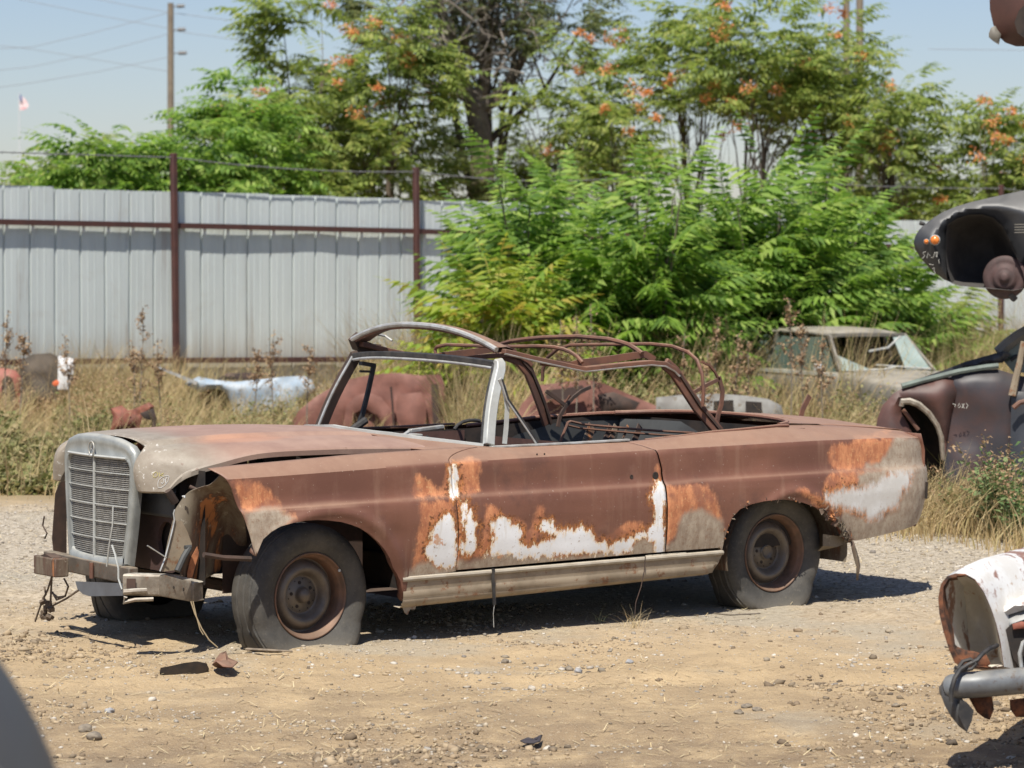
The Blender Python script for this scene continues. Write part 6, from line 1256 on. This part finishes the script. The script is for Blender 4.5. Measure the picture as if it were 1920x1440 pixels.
# ---- second rust wreck seen through the cockpit
o0 = base(1110, 32.0); ob = empty('crushed_wreck', tuple(o0), 0, 'low dark brown crushed wreck seen through the folded roof frame', 'car')
shell('body', [(960,790),(975,760),(990,745),(1010,722),(1060,716),(1105,712),(1140,722),(1170,735),(1205,750),(1240,765),(1262,790),(1262,815),(960,815)], 32.0, 1.2, M_crush, ob, o0, .03, .04, .075, .18, nf=7, smooth=False)
shell('dark_opening', [(1020,732),(1060,728),(1092,722),(1098,735),(1060,750),(1025,748)], 31.78, .1, M_crushd, ob, o0, .0, .05); shell('torn_panel', [(1120,740),(1150,735),(1200,755),(1190,770),(1130,780)], 31.75, .08, M_rustdk, ob, o0, .04, .05, .04, .1)
# ---- pale blue wreck
M_blue = simple('chalky_pale_blue_paint', (.27, .35, .43), (.40, .43, .45), 3.2, .6, spots=(.22, .22, .21)); o0 = base(470, 37.0); ob = empty('pale_blue_wreck', tuple(o0), 0, 'pale blue wreck with a dark wheel arch lying in the weeds before the fence', 'car')
shell('body', [(345,720),(372,706),(400,712),(440,716),(500,710),(535,706),(570,705),(584,712),(592,728),(588,742),(560,752),(560,800),(440,800),(438,770),(425,738),(412,728),(392,730),(375,735)], 37.0, 1.3, M_blue, ob, o0, .09, .06, .04, .18, nf=3)
shell('wheel_well', [(384,735),(405,727),(425,738),(436,765),(440,800),(385,800)], 37.35, .3, M_dark, ob, o0, .0, .05); shell('windscreen_frame', [(290,688),(296,686),(372,716),(368,722)], 36.9, .05, M_alu, ob, o0, .01, .02); shell('engine_lump', [(405,712),(425,700),(470,698),(490,704),(480,712)], 37.5, .5, M_rustdk, ob, o0, .05, .05, .04, .2)
# ---- dark and white wreck at the left edge
o0 = base(90, 38.5); ob = empty('dark_wreck', tuple(o0), 0, 'dark wreck with one white corner panel near the left edge of the fence', 'car')
shell('body', [(36,700),(40,676),(60,664),(95,662),(112,670),(114,700),(112,760),(40,760)], 38.5, 1.2, simple('sooty_wreck', (.05, .04, .03), (.11, .085, .06), 3, .8), ob, o0, .12, .12, .05, .2); shell('corner_panel', [(109,668),(114,667),(138,673),(138,700),(130,730),(108,730)], 38.3, .3, simple('white_panel', (.74, .74, .73), (.60, .6, .58), 3, .5), ob, o0, .04, .06)
o0 = base(16, 36.0); tag(empty('red_wreck', tuple(o0)), 'faded red wreck half hidden by weeds at the left frame edge', 'car'); ob = bpy.data.objects['red_wreck']
shell('body', [(-60,700),(-20,690),(10,690),(30,695),(40,708),(38,770),(-60,770)], 36.0, 1.0, simple('faded_red', (.36, .10, .07), (.28, .12, .09), 3, .7), ob, o0, .12, .12, .05, .12); shell('wheel_arch_gap', [(4,712),(14,704),(24,712),(28,730),(28,760),(2,760)], 35.84, .05, M_dark, ob, o0, 0, .05)
# ---- orange red scrap fender in the weeds left of the hood
o0 = base(245, 25.6); ob = empty('scrap_fender', tuple(o0), 0, 'bent orange red scrap fender poking out of the weeds above the grille', 'scrap'); M_or = simple('orange_red_rust', (.28, .09, .055), (.14, .055, .038), 6, .75, bmp=.2)
shell('fender', [(205,815),(212,782),(206,766),(228,760),(241,770),(258,764),(280,754),(289,762),(285,773),(268,782),(262,797),(262,815)], 26.1, .25, M_or, ob, o0, .05, .04, .02, .22, nf=7); shell('strut', [(262,775),(288,765),(294,785),(290,810),(284,810),(284,788),(270,785)], 25.7, .06, M_rustdk, ob, o0, .02, .03, .03)
o0 = base(104, 36.5); ob = shell('red_lamp', [(99,716),(106,712),(111,715),(110,722),(103,724),(98,721)], 36.0, .08, simple('orange_red_lens', (.65, .14, .05)), None, np.zeros(3), .03, .04, .03); tag(ob, 'small orange red lamp lens in the weeds below the white corner panel', 'lamp')
# ---- whitish wreck between the roof frame and the sedan
o0 = base(1400, 29.5); ob = empty('whitish_wreck', tuple(o0), 0, 'low whitish wreck with dark window openings behind the rear deck', 'car'); M_wh = simple('dirty_white_paint', (.24, .235, .215), (.15, .14, .125), 4, .7, spots=(.14, .12, .09))
shell('body', [(1230,745),(1300,738),(1350,738),(1400,742),(1440,748),(1465,760),(1472,790),(1470,815),(1230,815)], 29.5, 1.1, M_wh, ob, o0, .10, .10, .05, .08); 
for pts in ([(1338,752),(1375,750),(1376,785),(1338,785)], [(1398,752),(1428,754),(1430,790),(1398,788)]): shell('window_opening', pts, 29.38, .03, M_dark, ob, o0, .0, .05)
# ================================================================ stack at the right
# lower dark wreck
M_dkc = dusty('scorched_dark_paint', (.030, .030, .036), (.070, .036, .030), (.11, .095, .085), .4, 1.4, .5); M_dkb = dusty('dark_blue_black_paint', (.032, .035, .042), (.045, .044, .046), (.10, .10, .10), .4, 2, .42); M_rb = simple('burnt_red_brown_fender', (.10, .043, .033), (.050, .030, .027), 2.5, .55, bmp=.08)
o0 = base(1850, 20.8); ob = empty('burnt_dark_wreck', tuple(o0), 0, 'burnt dark wreck with a crumpled fender, lowest car of the stack at the right', 'car'); D0 = 20.8
shell('front_fender', [(1641,812),(1645,785),(1655,760),(1675,738),(1692,728),(1730,716),(1768,704),(1790,712),(1800,735),(1785,770),(1775,830),(1772,860),(1768,835),(1755,800),(1738,778),(1715,762),(1692,752),(1689,770),(1705,800),(1718,830),(1722,900),(1690,905),(1650,870)], D0, .9, M_rb, ob, o0, .10, .10, .035, .06)
shell('side', [(1770,706),(1800,700),(1830,694),(1870,692),(1895,700),(1920,706),(2060,712),(2060,925),(1760,925),(1768,870),(1775,830),(1784,772),(1778,740)], D0+.02, 1.5, M_dkc, ob, o0, .09, .10, .045, .14, nf=2.2)
shell('wheel_well', [(1688,752),(1715,760),(1745,785),(1765,825),(1768,905),(1700,905)], D0+.35, .3, M_dark, ob, o0, 0, .05)
tubepx('arch_trim', [(1690,762),(1692,753),(1705,752),(1722,758),(1742,775),(1757,797),(1765,820),(1767,845),(1769,862)], D0-.10, [.018, .024, .024, .022, .020, .018, .018, .018, .016], M_bump, ob, o0); tubepx('inner_tube', [(1693,768),(1706,785),(1722,806)], D0-.02, .014, M_rust, ob, o0)
shell('hood', [(1689,720),(1735,706),(1775,692),(1810,678),(1850,667),(1882,658),(1896,664),(1880,680),(1820,690),(1770,702),(1720,716),(1692,724)], D0+.10, 1.0, M_dkb, ob, o0, .05, .04, .03, .0); tubepx('weather_strip', [(1691,724),(1720,716),(1760,706),(1800,696),(1850,688),(1872,686)], D0-.02, .020, simple('grey_green_rubber', (.17, .21, .18), (.11, .13, .115), 6, .7), ob, o0)
tubepx('windscreen_pillar', [(1872,662),(1890,645),(1908,632),(1925,622),(1990,600),(2060,596)], D0+.2, .045, M_olive, ob, o0); shell('roof', [(1925,618),(1990,592),(2070,588),(2070,606),(1990,610),(1930,628)], D0+.3, 1.2, M_olive, ob, o0, .05, .05, .04); shell('window', [(1874,668),(1900,648),(1925,634),(2050,618),(2050,706),(1900,698)], D0+.25, .02, M_olg, ob, o0, 0, .05); tubepx('steering_wheel', [(1895,676),(1905,668),(1920,668),(1935,680)], D0+.15, .014, M_black, ob, o0); tubepx('door_pillar', [(1919,640),(1912,680),(1905,708),(1898,742)], D0-.12, [.020, .024, .026, .03], M_sill, ob, o0)
shell('torn_door_edge', [(1896,738),(1908,734),(1930,735),(2000,740),(2000,930),(1892,925),(1896,760)], D0-.10, .25, M_dkb, ob, o0, .05, .05, .04, .05); tubepx('brown_link', [(1900,765),(1912,755),(1925,752)], D0-.2, .018, M_rust, ob, o0)
def chalk(parent, org, strokes, D, mat, r=.004):
    mb = MB()
    for s in strokes:
        if len(s) > 1: mb.tube([atd(x, y, D)-org for x, y in s], r, n=4)
    mb.build('chalk_mark', mat, parent)
M_chd = simple('dull_chalk', (.46, .45, .40), (.30, .29, .26), 40, .9)
chalk(ob, o0, [[(1786,757),(1792,759),(1790,763)], [(1796,762),(1799,756),(1801,762),(1797,765)], [(1804,757),(1808,766)], [(1808,757),(1804,765)], [(1811,756),(1815,760),(1812,766)]], D0-.135, M_chd, .003)
# middle black wreck, nose to the left
o0 = np.array([*atd(1900, 560, 20.6)[:2], atd(1900, 560, 20.6)[2]]); ob = empty('black_wreck', tuple(o0), 0, 'matt black car nose with two orange lamps, middle of the stack at the right', 'car'); D1 = 20.6
M_mb = dusty('matt_black_paint', (.030, .032, .036), (.042, .042, .044), (.17, .165, .155), .65, 2, .45)
bo = shell('body', [(1713,455),(1716,443),(1724,430),(1745,412),(1765,399),(1790,388),(1820,379),(1850,372),(1885,364),(1920,357),(1990,348),(2080,346),(2080,566),(1945,566),(1928,540),(1916,508),(1904,480),(1892,450),(1878,424),(1862,410),(1840,404),(1815,405),(1794,412),(1780,424),(1774,440),(1773,470),(1777,505),(1784,530),(1770,524),(1748,508),(1728,486),(1716,468)], D1, 1.4, M_mb, ob, o0, .20, .16, .022)
M_bowl = simple('grey_underseal', (.085, .078, .070), (.055, .050, .046), 4, .8)
mb = MB(); G = []
for t in np.linspace(0, 1, 6):
    r = []
    for (px, py) in [(1774,440),(1776,422),(1794,410),(1815,403),(1840,402),(1862,408),(1880,424),(1894,452),(1906,482),(1918,510),(1925,540),(1900,545),(1855,541),(1800,536),(1784,531),(1776,505),(1773,470),(1774,440)]:
        cx_, cy_ = 1845, 480; r.append(atd(lerp(px, cx_, t*t), lerp(py, cy_, t*t), D1-.10+.55*math.sin(t*math.pi/2))-o0)
    G.append(r)
mb.grid(G); mb.build('wheel_bowl', M_bowl, ob)
dc = atd(1884, 520, D1-.02)-o0; td = -(_f); 
def disc(name, prof, c, mat, parent, n=40):
    mb = MB(); vs = []; m = len(prof); ax_ = np.array([-FH[0], -FH[1], 0])*1.0+RH*-.25; ax_ = ax_/np.linalg.norm(ax_); s1 = np.cross(ax_, (0, 0, 1)); s1 /= np.linalg.norm(s1); s2 = np.cross(s1, ax_)
    for k in range(n):
        a = 2*math.pi*k/n
        for r, h in prof: vs.append(c+ax_*h+s1*r*math.cos(a)+s2*r*math.sin(a))
    mb.add(vs, [(k*m+i, ((k+1) % n)*m+i, ((k+1) % n)*m+i+1, k*m+i+1) for k in range(n) for i in range(m-1)]); return mb.build(name, mat, parent, auto=False)
disc('brake_disc', [(.145, -.12), (.15, -.0), (.145, .012), (.11, .014), (.085, .012), (.078, .03), (.06, .034), (.035, .036), (.030, .055), (.012, .06), (.0005, .06)], dc, simple('red_brown_brake', (.085, .048, .044), (.055, .035, .032), 12, .7), ob)
mb = MB(); mb.bar(dc+RH*.12-FH*.04+(0, 0, .05), dc+RH*.12-FH*.04+(0, 0, -.08), .05, .05); mb.bar(dc+RH*.04+(0, 0, -.15), dc+RH*.07+(0, 0, -.12), .06, .06); mb.build('brake_caliper', M_bowl, ob, bevel=.01)
M_amb = simple('amber_lens', (.80, .24, .04), (.65, .18, .03), 20, .25)
for px, py, r in ((1753, 450, .030), (1737, 453, .016)):
    c = atd(px, py, D1-.155 if px > 1745 else D1-.10)-o0; disc('indicator_lamp', [(r*1.15, -.03), (r*1.18, .008), (r*1.05, .012)], c, M_alu2, ob, 20); disc('lamp_lens', [(r*1.0, -.02), (r*1.0, .010), (r*.7, .022), (.0005, .027)], c, M_amb, ob, 20)
mb = MB()
for k in range(4): mb.bar(atd(1902, 421+k*5, D1-.19)-o0, atd(1990, 419+k*5, D1-.21)-o0, .02, .006)
mb.build('vent_slats', M_olive, ob); tubepx('hood_latch', [(1724,418),(1732,420),(1735,424),(1730,428)], D1+.3, .014, M_black, ob, o0)
chalk(ob, o0, [[(1736,472),(1730,474),(1734,480),(1729,485)], [(1738,484),(1740,474),(1744,480)], [(1746,483),(1750,483)], [(1750,482),(1753,472)], [(1752,474),(1756,474)], [(1756,472),(1755,482)], [(1758,472),(1757,482),(1755,478)], [(1742,495),(1750,497)], [(1760,486),(1761,494)], [(1748,504),(1752,502),(1751,508),(1754,512)]], D1-.175, M_chd, .002)
# top brown wreck
o0 = np.array(atd(1900, 85, 20.6)); ob = empty('brown_wreck', tuple(o0), 0, 'brown car nose hanging over the upper right corner, top of the stack', 'car')
shell('body', [(1855,-120),(1855,-20),(1856,18),(1862,45),(1870,66),(1885,80),(1905,87),(1940,87),(2080,80),(2080,-120)], 20.6, 1.4, simple('brown_paint', (.085, .036, .026), (.06, .028, .021), 3, .5), ob, o0, .18, .15, .05); shell('dark_underside', [(1910,20),(1920,10),(1960,0),(2060,0),(2060,78),(1930,78),(1908,62),(1902,42)], 20.36, .05, M_dark, ob, o0, 0, .05)
shell('bumper_corner', [(1866,48),(1858,52),(1854,62),(1854,70),(1862,77),(1873,84),(1875,74),(1877,64),(1872,58)], 20.45, .35, M_olive, ob, o0, .03, .03, .02)
# steel rack beyond the right edge that carries the stack
ra = empty('steel_rack', tuple(base(2040, 20.9)), 0, 'rusty steel rack posts carrying the stacked wrecks beyond the right edge', 'rack')
rb = np.array(ra.location)
for px, D_ in ((2045, 20.2), (2045, 22.3), (2300, 20.2), (2300, 22.3)):
    p = base(px, D_)-rb; mb = MB(); mb.bar(p, p+(0, 0, 4.6), .10, .10, up=(1, 0, 0)); mb.build('post', M_post, ra)
for z in (1.46, 2.75):
    for px in (2045, 2300): mb = MB(); mb.bar(base(px, 20.2)-rb+(0, 0, z), base(px, 22.3)-rb+(0, 0, z), .10, .10); mb.build('beam', M_post, ra)
# ================================================================ white wreck nose at the lower right
o0 = base(2000, 10.6); ob = empty('white_wreck', tuple(o0), 0, 'white wreck nose with an empty rusty headlamp bucket and grey bumper, lower right', 'car')
def make_white():
    m, nt, b, out = newmat('white_paint_with_rust_edges'); v = objco(nt); n1 = noise(nt, v, 6, 8, .7); n2 = noise(nt, v, 30, 6, .7); c = mixc(nt, ramp(nt, n1, .54, .60), (.66, .65, .62), (.27, .14, .095)); c = mixc(nt, ramp(nt, n2, .60, .68), c, (.40, .28, .18)); c = mixc(nt, ramp(nt, n1, .42, .52, .35, 0), c, (.50, .45, .37)); bump(nt, b, mth(nt, 'ADD', n1, n2), .15, .01); nt.links.new(c, b.inputs['Base Color']); b.inputs['Roughness'].default_value = .4; return m
M_white = make_white(); M_cream = simple('cream_inner_bowl', (.70, .65, .55), (.60, .54, .43), 4, .5, spots=(.44, .26, .13), lo=.45, hi=.6); M_rimr = simple('deep_rust_edge', (.20, .075, .032), (.025, .014, .010), 22, .85, bmp=.5); M_bgrey = dusty('blue_grey_bumper', (.165, .175, .18), (.115, .12, .125), (.30, .28, .24), .5, 9, .45, .2, spots=(.10, .07, .05))
R0 = [(1792,1075),(1810,1076),(1828,1086),(1845,1110),(1858,1140),(1868,1170),(1876,1205),(1882,1250),(1860,1254),(1830,1253),(1806,1250),(1790,1243),(1780,1220),(1769,1185),(1761,1150),(1759,1120),(1764,1095),(1776,1080)]
R1 = [(1840,1048),(1862,1050),(1885,1066),(1900,1092),(1912,1125),(1922,1160),(1930,1200),(1935,1258),(1915,1262),(1880,1262),(1850,1258),(1828,1248),(1816,1220),(1806,1180),(1802,1145),(1803,1112),(1812,1080),(1824,1058)]
R2 = [(1925,1025),(1960,1024),(2000,1040),(2030,1065),(2050,1100),(2060,1150),(2066,1200),(2070,1270),(2040,1275),(1990,1275),(1940,1270),(1900,1262),(1880,1230),(1868,1190),(1866,1140),(1872,1095),(1885,1060),(1903,1035)]
R3 = [(a+150, b-8) for a, b in R2]
mb = MB(); mb.grid([[atd(x, y, d)-o0 for x, y in R+[R[0]]] for R, d in ((R0, 10.0), ([(lerp(a[0], b[0], .35), lerp(a[1], b[1], .5)) for a, b in zip(R0, R1)], 10.08), (R1, 10.25), (R2, 10.8), (R3, 11.6))]); mb.build('fender', M_white, ob)
c = (1822, 1168); mb = MB(); mb.grid([[atd(lerp(x, c[0]+12, k), lerp(y, c[1], k), d)-o0 for x, y in R0+[R0[0]]] for k, d in ((0.02, 10.0), (.05, 10.05), (.10, 10.15), (.25, 10.25), (.6, 10.32), (1, 10.34))]); mb.build('headlamp_bucket', M_cream, ob)
mb = MB(); G = []
for i, (x, y) in enumerate(R0+[R0[0]]):
    j = i % len(R0); w_ = (.24 if 10 <= j <= 16 else (.14 if j in (9, 17, 0) else .04))*(.55+.9*vnoise(i*1.7, 3)); G.append([atd(x, y, 10.0)-o0-_f*.004, atd(lerp(x, c[0], w_*.5), lerp(y, c[1], w_*.5), 10.0)-o0-_f*.007, atd(lerp(x, c[0], w_), lerp(y, c[1], w_), 10.06)-o0-_f*.006])
mb.grid(G); mb.build('rusty_rim', M_rimr, ob)
shell('rust_hole', [(1786,1225),(1795,1212),(1808,1218),(1830,1222),(1850,1228),(1858,1245),(1845,1254),(1800,1252),(1790,1240)], 10.02, .02, M_rimr, ob, o0, .01, .01, .01, .02)
shell('front_panel', [(1868,1168),(1880,1155),(1920,1140),(1990,1125),(2060,1118),(2060,1275),(1905,1262),(1890,1235),(1876,1200)], 10.12, .5, M_bgrey, ob, o0, .05, .04, .02)
shell('grille_recess', [(1884,1182),(1896,1170),(1930,1158),(2040,1140),(2040,1258),(1915,1256),(1900,1235)], 10.06, .02, M_dark, ob, o0, 0, .02); tubepx('headlamp_trim', [(1916,1258),(1912,1225),(1918,1205),(1935,1195)], 10.02, .007, M_alu, ob, o0); shell('hood_lip', [(1862,1158),(1880,1138),(1925,1112),(1990,1090),(1990,1126),(1925,1142),(1880,1156),(1870,1168)], 10.10, .4, M_white, ob, o0, .03, .02, .02); shell('orange_part', [(1898,1170),(1915,1165),(1930,1168),(1930,1178),(1900,1180)], 10.04, .03, M_or, ob, o0, .01, .01, .01)
mb = MB(); mb.tube([atd(x, y, d)-o0 for x, y, d in [(1776,1296,9.98),(1786,1288,9.94),(1806,1285,9.92),(1850,1282,9.93),(1920,1276,9.96),(2000,1272,10.0),(2150,1264,10.1)]], [.030, .042, .044, .044, .044, .044, .044], n=14); bp = mb.build('bumper', M_bgrey, ob)
shell('overrider', [(1765,1290),(1770,1276),(1784,1268),(1796,1275),(1802,1308),(1812,1318),(1825,1335),(1822,1350),(1813,1373),(1798,1362),(1782,1342),(1771,1322),(1765,1305)], 9.93, .10, simple('charcoal_overrider', (.06, .062, .065), (.10, .10, .10), 10, .5), bp, o0, .03, .03, .015); shell('dark_inner_edge', [(1800,1312),(1812,1316),(1826,1332),(1822,1352),(1813,1372),(1806,1360),(1796,1338)], 9.895, .02, M_black, bp, o0, .0, .02, .015)
shell('rust_flap', [(1816,1308),(1830,1302),(1860,1306),(1864,1330),(1856,1350),(1845,1346),(1832,1336)], 10.0, .05, M_rimr, ob, o0, .02, .02, .012, .03); shell('rust_flap', [(1893,1312),(1925,1308),(1990,1308),(1990,1345),(1905,1345),(1894,1330)], 10.05, .3, M_rimr, ob, o0, .02, .02, .02, .03)
tubepx('black_cable', [(1870,1210),(1855,1216),(1842,1226),(1832,1238),(1815,1246),(1800,1256),(1790,1272),(1784,1292),(1783,1316)], [10.0, 9.95, 9.92, 9.9, 9.9, 9.88, 9.86, 9.86, 9.86], .008, M_black, ob, o0); tubepx('black_cable', [(1790,1262),(1806,1240),(1820,1236),(1830,1244),(1822,1254),(1800,1258),(1790,1250)], 9.9, .007, M_black, ob, o0)
mb = MB(); p = base(2080, 10.9)-o0; mb.lathe([(.15, -.1), (.30, -.1), (.32, -.05), (.32, .08), (.29, .12), (.16, .11)], p+(0, 0, .30), ax='y', n=32); mb.build('wheel', M_tyre, ob); shell('lower_body', [(1960,1255),(2400,1240),(2400,1500),(1990,1480)], 10.7, 1.3, M_white, ob, o0, .08, .1, .05)
# ================================================================ grey car corner at the lower left, very near the camera
cgr = atd(-650, 1711, 3.2); o0 = np.array([cgr[0], cgr[1], 0.0]); ob = empty('grey_car', tuple(o0), 0, 'out of focus grey fender edge filling the lower left corner', 'car'); M_gr = simple('smooth_grey_paint', (.075, .073, .068), (.06, .058, .054), 2, .5)
mb = MB(); R_ = .45; prof = [(.0005, cgr[2]+R_)]+[(R_*math.cos(a), cgr[2]+R_*math.sin(a)) for a in np.linspace(1.5, 0, 22)]+[(R_*1.02, .8), (R_, .55), (R_*.93, .30), (R_*.8, .22)]
mb.lathe([(r, z) for r, z in prof], (0, 0, 0), ax='z', n=72); mb.build('fender', M_gr, ob)
b2 = atd(-230, 1660, 3.0)-o0; mb = MB(); mb.lathe([(.0005, .165)]+[(.165*math.cos(a), .165*math.sin(a)) for a in np.linspace(1.5, -1.4, 20)], b2, ax='z', n=40); mb.build('headlamp_pod', simple('lighter_grey_paint', (.13, .128, .12)), ob)
